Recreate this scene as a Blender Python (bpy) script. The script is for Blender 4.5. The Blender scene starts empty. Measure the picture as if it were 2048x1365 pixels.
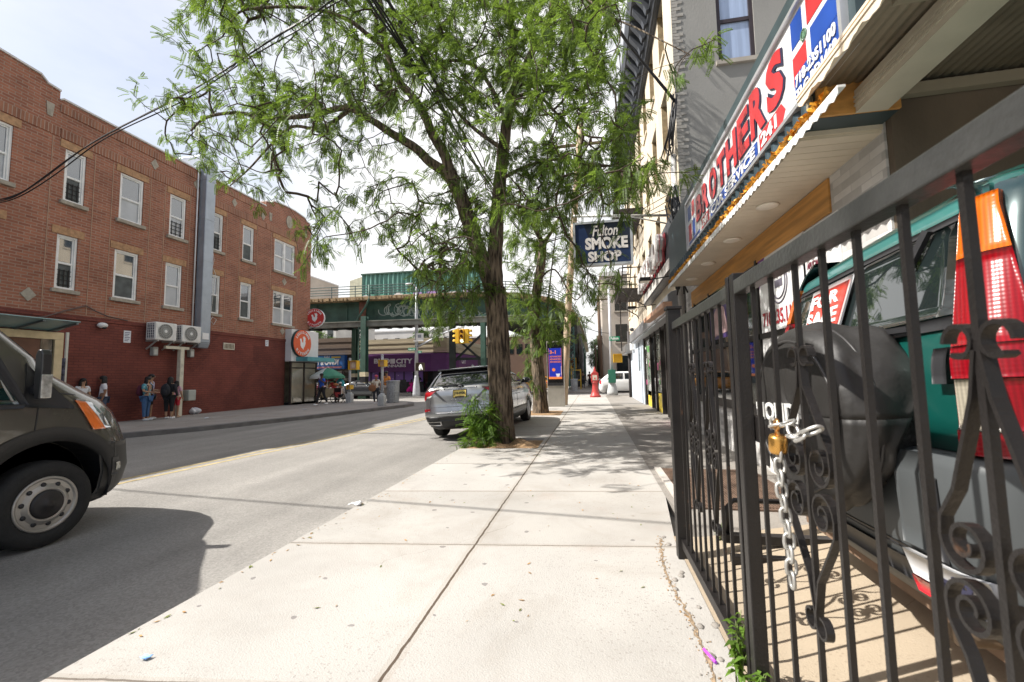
import bpy, bmesh, math, random
from mathutils import Vector, Matrix
random.seed(7)
R = math.radians
sc = bpy.context.scene
COL = sc.collection
# ---------------------------------------------------------------- camera model (also used to turn photo points into places)
FPX, CX, CY, EYE = 870.0, 1024.0, 682.5, 1.55
PITCH, YAW, ROLL = R(4.6), R(10.45), R(-1.0)
def _w2c(v):
    x, y, z = v
    c, s = math.cos(YAW), math.sin(YAW); xr = c*x+s*y; yf = -s*x+c*y
    c, s = math.cos(PITCH), math.sin(PITCH); f = c*yf+s*z; u = -s*yf+c*z
    c, s = math.cos(ROLL), math.sin(ROLL)
    return Vector((c*xr+s*u, -s*xr+c*u, f))
AX = [_w2c(e) for e in ((1,0,0),(0,1,0),(0,0,1))]
CRIGHT = Vector([a.x for a in AX]); CUP = Vector([a.y for a in AX]); CFWD = Vector([a.z for a in AX])
def _ray(u, v): return CRIGHT*((u-CX)/FPX) + CUP*(-(v-CY)/FPX) + CFWD
def _at(i, u, v, val):
    d = _ray(u, v); o = Vector((0,0,EYE)); return o + d*((val-o[i])/d[i])
def gx(u, v, X): return _at(0, u, v, X)
def gy(u, v, Y): return _at(1, u, v, Y)
def gz(u, v, Z=0.13): return _at(2, u, v, Z)
# ---------------------------------------------------------------- materials
MATS = {}
def nd(nt, t, **k):
    n = nt.nodes.new(t)
    for a, b in k.items(): setattr(n, a, b)
    return n
def M(name, col, r=.6, m=0., var=.1, vs=4., bump=0., bs=60., coat=0., spec=.5, trans=0., ior=1.45, em=None, dirt=0., stretch=None, sub=0.):
    if name in MATS: return MATS[name]
    mt = bpy.data.materials.new(name); mt.use_nodes = True; nt = mt.node_tree; b = nt.nodes['Principled BSDF']
    b.inputs['Roughness'].default_value = r; b.inputs['Metallic'].default_value = m
    b.inputs['Specular IOR Level'].default_value = spec; b.inputs['Coat Weight'].default_value = coat; b.inputs['Coat Roughness'].default_value = .04
    b.inputs['Transmission Weight'].default_value = trans; b.inputs['IOR'].default_value = ior
    L = nt.links.new
    tc = nd(nt, 'ShaderNodeTexCoord'); src = tc.outputs['Object']
    if stretch:
        mp = nd(nt, 'ShaderNodeMapping'); mp.inputs['Scale'].default_value = stretch; L(src, mp.inputs['Vector']); src = mp.outputs['Vector']
    n = nd(nt, 'ShaderNodeTexNoise'); n.inputs['Scale'].default_value = vs; n.inputs['Detail'].default_value = 5; L(src, n.inputs['Vector'])
    rp = nd(nt, 'ShaderNodeValToRGB'); rp.color_ramp.elements[0].position = .3; rp.color_ramp.elements[1].position = .7
    rp.color_ramp.elements[0].color = tuple(max(0,c*(1-var)) for c in col)+(1,); rp.color_ramp.elements[1].color = tuple(min(1,c*(1+var)) for c in col)+(1,)
    L(n.outputs['Fac'], rp.inputs['Fac']); out = rp.outputs['Color']
    if dirt:
        n2 = nd(nt, 'ShaderNodeTexNoise'); n2.inputs['Scale'].default_value = vs*.35; n2.inputs['Detail'].default_value = 8; n2.inputs['Roughness'].default_value=.7; L(src, n2.inputs['Vector'])
        r2 = nd(nt, 'ShaderNodeValToRGB'); r2.color_ramp.elements[0].position=.5; r2.color_ramp.elements[1].position=.72
        mx = nd(nt, 'ShaderNodeMix', data_type='RGBA', blend_type='MULTIPLY'); mx.inputs['B'].default_value = (.42,.36,.3,1)
        ml = nd(nt, 'ShaderNodeMath', operation='MULTIPLY'); ml.inputs[1].default_value = dirt
        L(n2.outputs['Fac'], r2.inputs['Fac']); L(r2.outputs['Color'], ml.inputs[0]); L(ml.outputs[0], mx.inputs['Factor']); L(out, mx.inputs['A']); out = mx.outputs['Result']
    L(out, b.inputs['Base Color'])
    if var or dirt:
        mr = nd(nt, 'ShaderNodeMapRange'); mr.inputs['To Min'].default_value = max(.0, r*.82); mr.inputs['To Max'].default_value = min(1, r*1.18)
        L(n.outputs['Fac'], mr.inputs['Value']); L(mr.outputs['Result'], b.inputs['Roughness'])
    if bump:
        nb = nd(nt, 'ShaderNodeTexNoise'); nb.inputs['Scale'].default_value = bs; nb.inputs['Detail'].default_value = 4; L(src, nb.inputs['Vector'])
        bp = nd(nt, 'ShaderNodeBump'); bp.inputs['Strength'].default_value = bump; bp.inputs['Distance'].default_value = .02
        L(nb.outputs['Fac'], bp.inputs['Height']); L(bp.outputs['Normal'], b.inputs['Normal'])
    if em: b.inputs['Emission Color'].default_value = em[0]+(1,); b.inputs['Emission Strength'].default_value = em[1]
    if sub: b.inputs['Subsurface Weight'].default_value = sub
    MATS[name] = mt; return mt
def brick(name, c1, c2, mo, w=.29, h=.092, axes='yz', mort=.012, bump=.5, var=.25, patch=.06):
    if name in MATS: return MATS[name]
    mt = M(name, c1, .85, var=0); nt = mt.node_tree; L = nt.links.new; b = nt.nodes['Principled BSDF']
    tc = nd(nt,'ShaderNodeTexCoord'); sp = nd(nt,'ShaderNodeSeparateXYZ'); cb = nd(nt,'ShaderNodeCombineXYZ'); L(tc.outputs['Object'], sp.inputs[0])
    L(sp.outputs[axes[0].upper()], cb.inputs[0]); L(sp.outputs[axes[1].upper()], cb.inputs[1])
    t = nd(nt,'ShaderNodeTexBrick'); t.inputs['Scale'].default_value=1; t.inputs['Brick Width'].default_value=w; t.inputs['Row Height'].default_value=h
    t.inputs['Mortar Size'].default_value=mort; t.inputs['Mortar Smooth'].default_value=.2; t.inputs['Bias'].default_value=-.2
    t.inputs['Color1'].default_value=c1+(1,); t.inputs['Color2'].default_value=c2+(1,); t.inputs['Mortar'].default_value=mo+(1,); L(cb.outputs[0], t.inputs['Vector'])
    vc = nd(nt,'ShaderNodeTexVoronoi'); vc.voronoi_dimensions='2D'; vc.distance='CHEBYCHEV'; vc.inputs['Scale'].default_value=.33; L(cb.outputs[0], vc.inputs['Vector']); sc_=nd(nt,'ShaderNodeSeparateColor'); L(vc.outputs['Color'],sc_.inputs[0]); pr=nd(nt,'ShaderNodeMapRange'); pr.inputs['To Min'].default_value=1-patch; pr.inputs['To Max'].default_value=1+patch*.5; L(sc_.outputs[0],pr.inputs['Value'])
    n = nd(nt,'ShaderNodeTexNoise'); n.inputs['Scale'].default_value=1.1; n.inputs['Detail'].default_value=9; n.inputs['Roughness'].default_value=.65; L(tc.outputs['Object'], n.inputs['Vector'])
    mr = nd(nt,'ShaderNodeMapRange'); mr.inputs['From Min'].default_value=.3; mr.inputs['From Max'].default_value=.7; mr.inputs['To Min'].default_value=1-var; mr.inputs['To Max'].default_value=1+var*.6; L(n.outputs['Fac'], mr.inputs['Value'])
    mx = nd(nt,'ShaderNodeMix', data_type='RGBA', blend_type='MULTIPLY'); mx.inputs['Factor'].default_value=1; L(t.outputs['Color'], mx.inputs['A']); L(mr.outputs['Result'], mx.inputs['B']); mp_=nd(nt,'ShaderNodeMix',data_type='RGBA',blend_type='MULTIPLY'); mp_.inputs['Factor'].default_value=1; L(mx.outputs['Result'],mp_.inputs['A']); L(pr.outputs['Result'],mp_.inputs['B']); L(mp_.outputs['Result'], b.inputs['Base Color'])
    bp = nd(nt,'ShaderNodeBump'); bp.inputs['Strength'].default_value=bump; bp.inputs['Distance'].default_value=.01; bp.invert=True; L(t.outputs['Fac'], bp.inputs['Height']); L(bp.outputs['Normal'], b.inputs['Normal'])
    return mt
# ---------------------------------------------------------------- mesh builder
TXT = {}
def text_mesh(s, bold, shear):
    k = (s, bold, shear)
    if k not in TXT:
        cu = bpy.data.curves.new('lettering', 'FONT'); cu.body = s; cu.size = 1; cu.offset = bold; cu.shear = shear; cu.resolution_u = 3; cu.fill_mode = 'BOTH'; cu.extrude = .5
        o = bpy.data.objects.new('lettering', cu); COL.objects.link(o); dg = bpy.context.evaluated_depsgraph_get(); me = bpy.data.meshes.new_from_object(o.evaluated_get(dg))
        TXT[k] = ([v.co.copy() for v in me.vertices], [list(p.vertices) for p in me.polygons])
        bpy.data.objects.remove(o); bpy.data.curves.remove(cu); bpy.data.meshes.remove(me)
    return TXT[k]
class MB:
    def __init__(s): s.v=[]; s.f=[]; s.m=[]; s.s=[]
    def add(s, vs, fs, mi=0, sm=False):
        o=len(s.v); s.v += [Vector(p) for p in vs]
        for f in fs: s.f.append([i+o for i in f]); s.m.append(mi); s.s.append(sm)
        return s
    def bx(s, x0,x1,y0,y1,z0,z1, mi=0, T=None):
        if x0>x1: x0,x1=x1,x0
        if y0>y1: y0,y1=y1,y0
        if z0>z1: z0,z1=z1,z0
        p=[Vector(q) for q in ((x0,y0,z0),(x1,y0,z0),(x1,y1,z0),(x0,y1,z0),(x0,y0,z1),(x1,y0,z1),(x1,y1,z1),(x0,y1,z1))]
        if T: p=[T@q for q in p]
        return s.add(p, [(0,3,2,1),(4,5,6,7),(0,1,5,4),(1,2,6,5),(2,3,7,6),(3,0,4,7)], mi)
    def prism(s, poly, ax, d0, d1, mi=0, T=None, sm=False):
        n=len(poly)
        def P(a,b,d): return Vector((d,a,b)) if ax=='x' else Vector((a,d,b)) if ax=='y' else Vector((a,b,d))
        p=[P(a,b,d0) for a,b in poly]+[P(a,b,d1) for a,b in poly]
        if T: p=[T@q for q in p]
        return s.add(p, [list(range(n))[::-1], list(range(n,2*n))]+[(i,(i+1)%n,n+(i+1)%n,n+i) for i in range(n)], mi, sm)
    def tube(s, pts, r, n=8, mi=0, cap=True, closed=False, flat=None, up=None):
        pts=[Vector(p) for p in pts]; N=len(pts)
        rs=r if isinstance(r,(list,tuple)) else [r]*N
        rings=[]; prev=None
        for i,p in enumerate(pts):
            a=pts[i-1] if (i>0 or closed) else p; c=pts[(i+1)%N] if (i<N-1 or closed) else p
            t=(c-a)
            if t.length<1e-9: t=Vector((0,0,1))
            t.normalize()
            if prev is None:
                h=Vector(up) if up else (Vector((0,0,1)) if abs(t.z)<.9 else Vector((1,0,0)))
                e=(h-t*h.dot(t)).normalized()
            else:
                e=prev-t*prev.dot(t)
                e=e.normalized() if e.length>1e-6 else prev
            prev=e; q=t.cross(e)
            fl=flat or 1.
            rings.append([p+(e*math.cos(2*math.pi*k/n)+q*math.sin(2*math.pi*k/n)*fl)*rs[i] for k in range(n)])
        o=len(s.v)
        for g in rings: s.v+=g
        for i in range(N if closed else N-1):
            j=(i+1)%N
            for k in range(n):
                s.f.append([o+i*n+k,o+i*n+(k+1)%n,o+j*n+(k+1)%n,o+j*n+k]); s.m.append(mi); s.s.append(n>4)
        if cap and not closed:
            s.f.append([o+k for k in range(n)][::-1]); s.f.append([o+(N-1)*n+k for k in range(n)]); s.m+=[mi,mi]; s.s+=[False,False]
        return s
    def cyl(s, a, b, r, n=12, mi=0, r2=None): return s.tube([a,b],[r,r if r2 is None else r2],n,mi)
    def bar(s, a, b, w, h, mi=0, up=(0,0,1)):
        a=Vector(a); b=Vector(b); t=(b-a).normalized(); u=Vector(up)
        if abs(t.dot(u))>.95: u=Vector((1,0,0))
        e=(u-t*u.dot(t)).normalized(); q=t.cross(e)
        p=[]
        for c in (a,b):
            for i,j in ((-1,-1),(1,-1),(1,1),(-1,1)): p.append(c+q*(w/2*i)+e*(h/2*j))
        return s.add(p,[(0,3,2,1),(4,5,6,7),(0,1,5,4),(1,2,6,5),(2,3,7,6),(3,0,4,7)],mi)
    def lathe(s, prof, n=20, mi=0, T=None, sm=True):
        o=len(s.v); T=T or Matrix()
        for r,z in prof:
            for k in range(n): s.v.append(T@Vector((r*math.cos(2*math.pi*k/n), r*math.sin(2*math.pi*k/n), z)))
        for i in range(len(prof)-1):
            for k in range(n):
                s.f.append([o+i*n+k,o+i*n+(k+1)%n,o+(i+1)*n+(k+1)%n,o+(i+1)*n+k]); s.m.append(mi); s.s.append(sm)
        s.f.append([o+k for k in range(n)][::-1]); s.f.append([o+(len(prof)-1)*n+k for k in range(n)]); s.m+=[mi,mi]; s.s+=[False,False]
        return s
    def ell(s, c, r, mi=0, n=12, m=8, T=None):
        c=Vector(c); o=len(s.v); rr=r if isinstance(r,(list,tuple)) else (r,r,r)
        for i in range(m+1):
            a=math.pi*i/m
            for k in range(n):
                b=2*math.pi*k/n; p=Vector((rr[0]*math.sin(a)*math.cos(b), rr[1]*math.sin(a)*math.sin(b), rr[2]*math.cos(a)))
                s.v.append(c+(T@p if T else p))
        for i in range(m):
            for k in range(n): s.f.append([o+i*n+k,o+(i+1)*n+k,o+(i+1)*n+(k+1)%n,o+i*n+(k+1)%n]); s.m.append(mi); s.s.append(True)
        return s
    def grid(s, fn, nu, nv, mi=0, sm=True):
        o=len(s.v)
        for i in range(nu+1):
            for j in range(nv+1): s.v.append(Vector(fn(i/nu,j/nv)))
        for i in range(nu):
            for j in range(nv): a=o+i*(nv+1)+j; s.f.append([a,a+nv+1,a+nv+2,a+1]); s.m.append(mi); s.s.append(sm)
        return s
    def text(s, t, org, xd, yd, h, mi=0, depth=.01, bold=.02, shear=0., width=None, align='L', fn=None):
        vs,fs=text_mesh(t,bold,shear); xd=Vector(xd).normalized(); yd=Vector(yd).normalized(); zd=xd.cross(yd)
        x0=min(v.x for v in vs); x1=max(v.x for v in vs); y0=min(v.y for v in vs); y1=max(v.y for v in vs)
        ky=h/max(.3,(y1-y0)); kx=width/(x1-x0) if width else ky
        off=0 if align=='L' else -(x1-x0)*kx/2
        org=Vector(org)
        return s.add([org+xd*((v.x-x0)*kx+off)+yd*((v.y-y0)*ky)+zd*((v.z+.5)*depth) for v in vs], fs, mi)
    def xf(s, T):
        s.v=[T@Vector(p) for p in s.v]; return s
    def build(s, name, mats, parent=None, world=True, bevel=0, seg=2, ang=40, sub=0, solid=0):
        me=bpy.data.meshes.new(name); me.from_pydata([tuple(p) for p in s.v],[],s.f); 
        mats=mats if isinstance(mats,(list,tuple)) else [mats]
        for m in mats: me.materials.append(m)
        me.polygons.foreach_set('material_index', s.m); me.polygons.foreach_set('use_smooth', s.s); me.update()
        o=bpy.data.objects.new(name, me); COL.objects.link(o)
        if parent:
            o.parent=parent
            if world: o.matrix_parent_inverse = parent_world(parent).inverted()
        if solid: md=o.modifiers.new('solid','SOLIDIFY'); md.thickness=solid; md.offset=0
        if bevel: md=o.modifiers.new('bevel','BEVEL'); md.width=bevel; md.segments=seg; md.limit_method='ANGLE'; md.angle_limit=R(ang); md.harden_normals=False
        if sub: md=o.modifiers.new('sub','SUBSURF'); md.levels=sub; md.render_levels=sub
        return o
def parent_world(p):
    m = p.matrix_basis.copy(); q=p
    while q.parent: m = q.parent.matrix_basis @ q.matrix_parent_inverse @ m; q = q.parent
    return m
def tag(o, label=None, cat=None, group=None, kind=None):
    if label: o['label']=label
    if cat: o['category']=cat
    if group: o['group']=group
    if kind: o['kind']=kind
    return o
def thing(name, label, cat, loc=(0,0,0), rz=0., group=None, scale=1.):
    o=bpy.data.objects.new(name, None); COL.objects.link(o); o.empty_display_size=.2
    o.location=loc; o.rotation_euler=(0,0,rz); o.scale=(scale,)*3
    o.matrix_basis = Matrix.Translation(Vector(loc)) @ Matrix.Rotation(rz,4,'Z') @ Matrix.Diagonal((scale,scale,scale,1))
    return tag(o,label,cat,group)
def struct(o): o['kind']='structure'; return o
def copy_tree(o, parent=None):
    c=o.copy(); COL.objects.link(c)
    if parent: c.parent=parent
    for ch in list(o.children): copy_tree(ch, c)
    return c
def rng(a,b): return random.uniform(a,b)
# common materials
white_paint = M('white_paint',(.78,.78,.76),.45,dirt=.15,vs=3)
black_metal = M('black_metal',(.0125,.0105,.0098),.45,var=.3,vs=9,bump=.15,bs=90)
steel = M('steel',(.5,.5,.5),.35,m=.9,var=.1)
galv = M('galvanised',(.42,.44,.46),.5,m=.5,var=.15,vs=6)
grey_pole = M('grey_pole',(.45,.47,.5),.5,m=.2,var=.1,dirt=.3)
black_plastic = M('black_plastic',(.02,.02,.022),.5,var=.15)
rubber = M('rubber',(.018,.018,.018),.8,var=.3,vs=20,bump=.2,bs=80)
dark_glass = M('dark_glass',(.012,.016,.018),.04,var=0,spec=.8,ior=1.6)
win_glass = M('window_glass',(.05,.065,.08),.03,var=0,spec=1.,ior=1.9)
chrome = M('chrome',(.75,.75,.77),.12,m=1.,var=0)
white_flat = M('white_print',(.8,.8,.8),.6,var=.03)
red_flat = M('red_print',(.55,.03,.03),.55,var=.1)
blue_flat = M('blue_print',(.02,.07,.36),.5,var=.08)

# rust patches in the black iron
for _n in MATS['black_metal'].node_tree.nodes:
    if _n.type=='VALTORGB':
        _e=_n.color_ramp.elements.new(.69); _e.color=(.0125,.0105,.0098,1); _n.color_ramp.elements[-1].position=.78; _n.color_ramp.elements[-1].color=(.085,.042,.022,1)
# ================================================================ ground, road, pavements
def asphalt():
    mt=M('asphalt',(.26,.246,.225),.92,var=.10,vs=1.2,bump=.55,bs=150,dirt=.0); nt=mt.node_tree; L=nt.links.new; b=nt.nodes['Principled BSDF']
    old=b.inputs['Base Color'].links[0].from_socket
    tc=nd(nt,'ShaderNodeTexCoord')
    vo=nd(nt,'ShaderNodeTexVoronoi'); vo.voronoi_dimensions='2D'; vo.inputs['Scale'].default_value=70; L(tc.outputs['Object'],vo.inputs['Vector'])
    hs=nd(nt,'ShaderNodeSeparateColor'); L(vo.outputs['Color'],hs.inputs[0])
    mr=nd(nt,'ShaderNodeMapRange'); mr.inputs['To Min'].default_value=.84; mr.inputs['To Max'].default_value=1.16; L(hs.outputs[0],mr.inputs['Value'])
    mx=nd(nt,'ShaderNodeMix',data_type='RGBA',blend_type='MULTIPLY'); mx.inputs['Factor'].default_value=1; L(old,mx.inputs['A']); L(mr.outputs['Result'],mx.inputs['B'])
    # worn wheel tracks along the street and long patches
    mp=nd(nt,'ShaderNodeMapping'); mp.inputs['Scale'].default_value=(.9,.05,1); L(tc.outputs['Object'],mp.inputs['Vector'])
    n3=nd(nt,'ShaderNodeTexNoise'); n3.inputs['Scale'].default_value=1; n3.inputs['Detail'].default_value=6; L(mp.outputs['Vector'],n3.inputs['Vector'])
    m3=nd(nt,'ShaderNodeMapRange'); m3.inputs['From Min'].default_value=.35; m3.inputs['From Max'].default_value=.65; m3.inputs['To Min'].default_value=.80; m3.inputs['To Max'].default_value=1.12; L(n3.outputs['Fac'],m3.inputs['Value'])
    m4=nd(nt,'ShaderNodeMix',data_type='RGBA',blend_type='MULTIPLY'); m4.inputs['Factor'].default_value=1; L(mx.outputs['Result'],m4.inputs['A']); L(m3.outputs['Result'],m4.inputs['B']); L(m4.outputs['Result'],b.inputs['Base Color'])
    return mt
def concrete(name, col, joints=None, spots=True, speck=.2):
    mt=M(name,col,.9,var=.10,vs=.9,bump=.3,bs=120,dirt=.30); nt=mt.node_tree; L=nt.links.new; b=nt.nodes['Principled BSDF']
    out=b.inputs['Base Color'].links[0].from_socket; tc=nd(nt,'ShaderNodeTexCoord'); P=tc.outputs['Object']
    def mult(out, fac, colr):
        mx=nd(nt,'ShaderNodeMix',data_type='RGBA',blend_type='MULTIPLY'); mx.inputs['B'].default_value=colr+(1,); L(out,mx.inputs['A']); L(fac,mx.inputs['Factor']); return mx.outputs['Result']
    def math_(op,a,c=None,d=None):
        n=nd(nt,'ShaderNodeMath',operation=op)
        for i,x in enumerate((a,c,d)):
            if x is None: continue
            if isinstance(x,(int,float)): n.inputs[i].default_value=x
            else: L(x,n.inputs[i])
        return n.outputs[0]
    # exposed aggregate specks
    vo=nd(nt,'ShaderNodeTexVoronoi'); vo.voronoi_dimensions='2D'; vo.inputs['Scale'].default_value=55; L(P,vo.inputs['Vector'])
    hs=nd(nt,'ShaderNodeSeparateColor'); L(vo.outputs['Color'],hs.inputs[0])
    nz=nd(nt,'ShaderNodeTexNoise'); nz.inputs['Scale'].default_value=.5; nz.inputs['Detail'].default_value=3; L(P,nz.inputs['Vector'])
    dens=math_('MULTIPLY', math_('GREATER_THAN',hs.outputs[0],.86), math_('LESS_THAN',vo.outputs['Distance'],.36))
    mrn=nd(nt,'ShaderNodeMapRange'); mrn.inputs['From Min'].default_value=.42; mrn.inputs['From Max'].default_value=.6; L(nz.outputs['Fac'],mrn.inputs['Value'])
    out=mult(out, math_('MULTIPLY',math_('MULTIPLY',dens,mrn.outputs['Result']),speck*3), (.45,.42,.4))
    # broad weather stains and hairline cracks
    nst=nd(nt,'ShaderNodeTexNoise'); nst.inputs['Scale'].default_value=.75; nst.inputs['Detail'].default_value=9; nst.inputs['Roughness'].default_value=.72; nst.inputs['Distortion'].default_value=.6; L(P,nst.inputs['Vector'])
    mst=nd(nt,'ShaderNodeMapRange'); mst.inputs['From Min'].default_value=.5; mst.inputs['From Max'].default_value=.7; L(nst.outputs['Fac'],mst.inputs['Value'])
    out=mult(out,math_('MULTIPLY',mst.outputs['Result'],.42),(.66,.60,.53))
    vk=nd(nt,'ShaderNodeTexVoronoi'); vk.voronoi_dimensions='2D'; vk.feature='DISTANCE_TO_EDGE'; vk.inputs['Scale'].default_value=.36
    nk=nd(nt,'ShaderNodeTexNoise'); nk.inputs['Scale'].default_value=2.2; nk.inputs['Detail'].default_value=8; L(P,nk.inputs['Vector'])
    wk=nd(nt,'ShaderNodeVectorMath',operation='MULTIPLY_ADD'); wk.inputs[1].default_value=(.5,.5,0); L(nk.outputs['Color'],wk.inputs[0]); L(P,wk.inputs[2]); L(wk.outputs[0],vk.inputs['Vector'])
    out=mult(out,math_('MULTIPLY',math_('LESS_THAN',vk.outputs['Distance'],.0016),math_('MULTIPLY',mst.outputs['Result'],.8)),(.35,.3,.26))
    if spots:   # old chewing gum
        v2=nd(nt,'ShaderNodeTexVoronoi'); v2.voronoi_dimensions='2D'; v2.inputs['Scale'].default_value=1.9; v2.inputs['Randomness'].default_value=1
        nw=nd(nt,'ShaderNodeTexNoise'); nw.inputs['Scale'].default_value=14; L(P,nw.inputs['Vector'])
        wv=nd(nt,'ShaderNodeVectorMath',operation='MULTIPLY_ADD'); wv.inputs[1].default_value=(.05,.05,0); L(nw.outputs['Color'],wv.inputs[0]); L(P,wv.inputs[2]); L(wv.outputs[0],v2.inputs['Vector'])
        h2=nd(nt,'ShaderNodeSeparateColor'); L(v2.outputs['Color'],h2.inputs[0])
        rad=math_('MULTIPLY_ADD',h2.outputs[0],.035,.018)
        on=math_('MULTIPLY',math_('LESS_THAN',v2.outputs['Distance'],rad),math_('GREATER_THAN',h2.outputs[1],.35))
        out=mult(out,math_('MULTIPLY',on,.75),(.42,.4,.42))
    if joints:
        sx=nd(nt,'ShaderNodeSeparateXYZ'); 
        nj=nd(nt,'ShaderNodeTexNoise'); nj.inputs['Scale'].default_value=9; nj.inputs['Detail'].default_value=6; L(P,nj.inputs['Vector'])
        wj=nd(nt,'ShaderNodeVectorMath',operation='MULTIPLY_ADD'); wj.inputs[1].default_value=(.018,.018,0); L(nj.outputs['Color'],wj.inputs[0]); L(P,wj.inputs[2]); L(wj.outputs[0],sx.inputs[0])
        x0,y0,step,skew=joints
        dx=math_('ABSOLUTE',math_('SUBTRACT',sx.outputs['X'],x0+.009))
        yy=math_('SUBTRACT',math_('SUBTRACT',sx.outputs['Y'],math_('MULTIPLY',sx.outputs['X'],skew)),y0+.009)
        fr=math_('PINGPONG',yy,step/2)
        lx=math_('LESS_THAN',dx,.009); ly=math_('LESS_THAN',fr,.007)
        lx2=math_('LESS_THAN',dx,.04); ly2=math_('LESS_THAN',fr,.035)
        out=mult(out,math_('MULTIPLY',math_('MAXIMUM',lx2,ly2),.22),(.72,.63,.52))
        out=mult(out,math_('MAXIMUM',lx,math_('MULTIPLY',ly,.75)),(.22,.17,.13))
        fl_=nd(nt,'ShaderNodeCombineXYZ'); L(math_('GREATER_THAN',sx.outputs['X'],x0),fl_.inputs[0]); L(math_('FLOOR',math_('DIVIDE',yy,step)),fl_.inputs[1]); wn=nd(nt,'ShaderNodeTexWhiteNoise'); wn.noise_dimensions='2D'; L(fl_.outputs[0],wn.inputs['Vector'])
        out=mult(out,math_('MULTIPLY',wn.outputs['Value'],.5),(.80,.79,.77))
        # rusty pink scuffs
        ns=nd(nt,'ShaderNodeTexNoise'); ns.inputs['Scale'].default_value=1.3; ns.inputs['Detail'].default_value=5; L(P,ns.inputs['Vector'])
        ms=nd(nt,'ShaderNodeMapRange'); ms.inputs['From Min'].default_value=.62; ms.inputs['From Max'].default_value=.78; L(ns.outputs['Fac'],ms.inputs['Value'])
        out=mult(out,math_('MULTIPLY',ms.outputs['Result'],.35),(.9,.62,.5))
    L(out,b.inputs['Base Color']); return mt
m_asph=asphalt()
m_walk=concrete('pavement_concrete',(.405,.388,.360),(-1.03,3.8,1.73,.11),True,.13)
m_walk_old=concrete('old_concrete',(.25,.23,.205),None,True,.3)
m_walk_far=concrete('far_pavement_concrete',(.36,.33,.30),(-14.5,12.0,1.6,0),True,.2)
m_yard=concrete('yard_concrete',(.36,.295,.215),None,False,.10)
def slab(name, poly, z0, z1, mat):
    return struct(MB().prism(poly,'z',z0,z1).build(name, mat))
struct(MB().add([(-400,-60,0),(400,-60,0),(400,700,0),(-400,700,0)],[(0,1,2,3)]).build('road', m_asph))
slab('pavement', [(-2.65,-8),(.64,-8),(.64,4.0),(.78,5.4),(.78,31.0),(-1.0,31.2),(-2.2,30.6),(-2.65,29.4),(-2.65,9.98),(-1.12,9.98),(-1.12,8.62),(-2.65,8.45)], -.2,.13, m_walk)
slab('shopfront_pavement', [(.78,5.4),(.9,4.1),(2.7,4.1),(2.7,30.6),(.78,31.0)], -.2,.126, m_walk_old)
cornerpts=[(-16.5,2),(-13.9,8.2),(-13.2,10.1),(-12.25,11.9),(-11.25,15.3),(-10.3,20.2),(-9.9,21.6),(-10.0,22.9),(-10.6,24.2),(-11.6,25.0),(-13.0,25.6),(-60,25.9),(-60,24.2),(-17.3,24.2),(-17.3,2)]
slab('far_pavement', cornerpts, -.2,.13, m_walk_far)
slab('kerb', [(-16.68,2),(-14.06,8.25),(-13.36,10.15),(-12.41,11.95),(-11.41,15.35),(-10.46,20.2),(-10.05,21.6),(-10.15,22.85),(-10.72,24.1),(-11.7,24.85),(-13.05,25.45),(-13.0,25.8),(-11.55,25.18),(-10.45,24.33),(-9.84,22.95),(-9.74,21.55),(-10.14,20.15),(-11.1,15.25),(-12.1,11.82),(-13.05,10.0),(-13.75,8.1),(-16.35,2)], -.2,.137, M('kerb_stone',(.16,.15,.145),.85,var=.25,vs=3,dirt=.3,bump=.3))
slab('corner_pavement', [(-60,36.6),(-9.5,36.6),(-8.4,37.6),(-8.2,39),(-8.2,120),(-60,120)], -.2,.13, m_walk_far)
slab('opposite_pavement', [(-2.6,38.0),(-1.6,37.0),(40,36.9),(40,140),(-2.9,140)], -.2,.13, m_walk_far)
# yard behind the fence, ramping up to the house
mb=MB()
def yard(u,v):
    x=.64+u*8; y=-6+v*10.1; z=.135+.22*min(1,max(0,(x-.85)/1.3)); return (x,y,z)
mb.grid(yard,64,30); struct(mb.build('yard', m_yard))
# broken gutter between pavement and fence
mb=MB()
random.seed(3)
soil=M('soil',(.16,.10,.055),.95,var=.5,vs=22,bump=.9,bs=60)
pts=[]
y=1.0
while y<4.05: pts.append((.485+.03*math.sin(y*3.1)+rng(-.012,.012)+(.05*max(0,y-3.2)),y,rng(.003,.013))); y+=.035
for (xa,ya,wa),(xb,yb,wb) in zip(pts,pts[1:]):
    mb.add([(xa-wa,ya,.1335),(xa+wa,ya,.1335),(xb+wb,yb,.1335),(xb-wb,yb,.1335)],[(0,1,2,3)],0)
for i in range(420):
    y=rng(1.0,4.1); mb.ell((.485+.03*math.sin(y*3.1)+random.gauss(0,.022)+(.05*max(0,y-3.2)),y,.132),(rng(.002,.008),rng(.002,.009),rng(.002,.005)),random.choice((0,0,1,2)),5,3)
for i in range(26):
    y=rng(1.6,4.1); r=rng(.012,.028); mb.ell((.56+random.gauss(0,.03),y,.13),(r,r*1.3,r*.5),1,6,4)
o=mb.build('gutter_dirt',[M('gutter_soil',(.26,.19,.12),.95,var=.5,vs=30,bump=.6),m_walk_old,M('dry_leaf_bits',(.34,.20,.08),.9,var=.4,vs=40)]); o['kind']='stuff'
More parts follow.
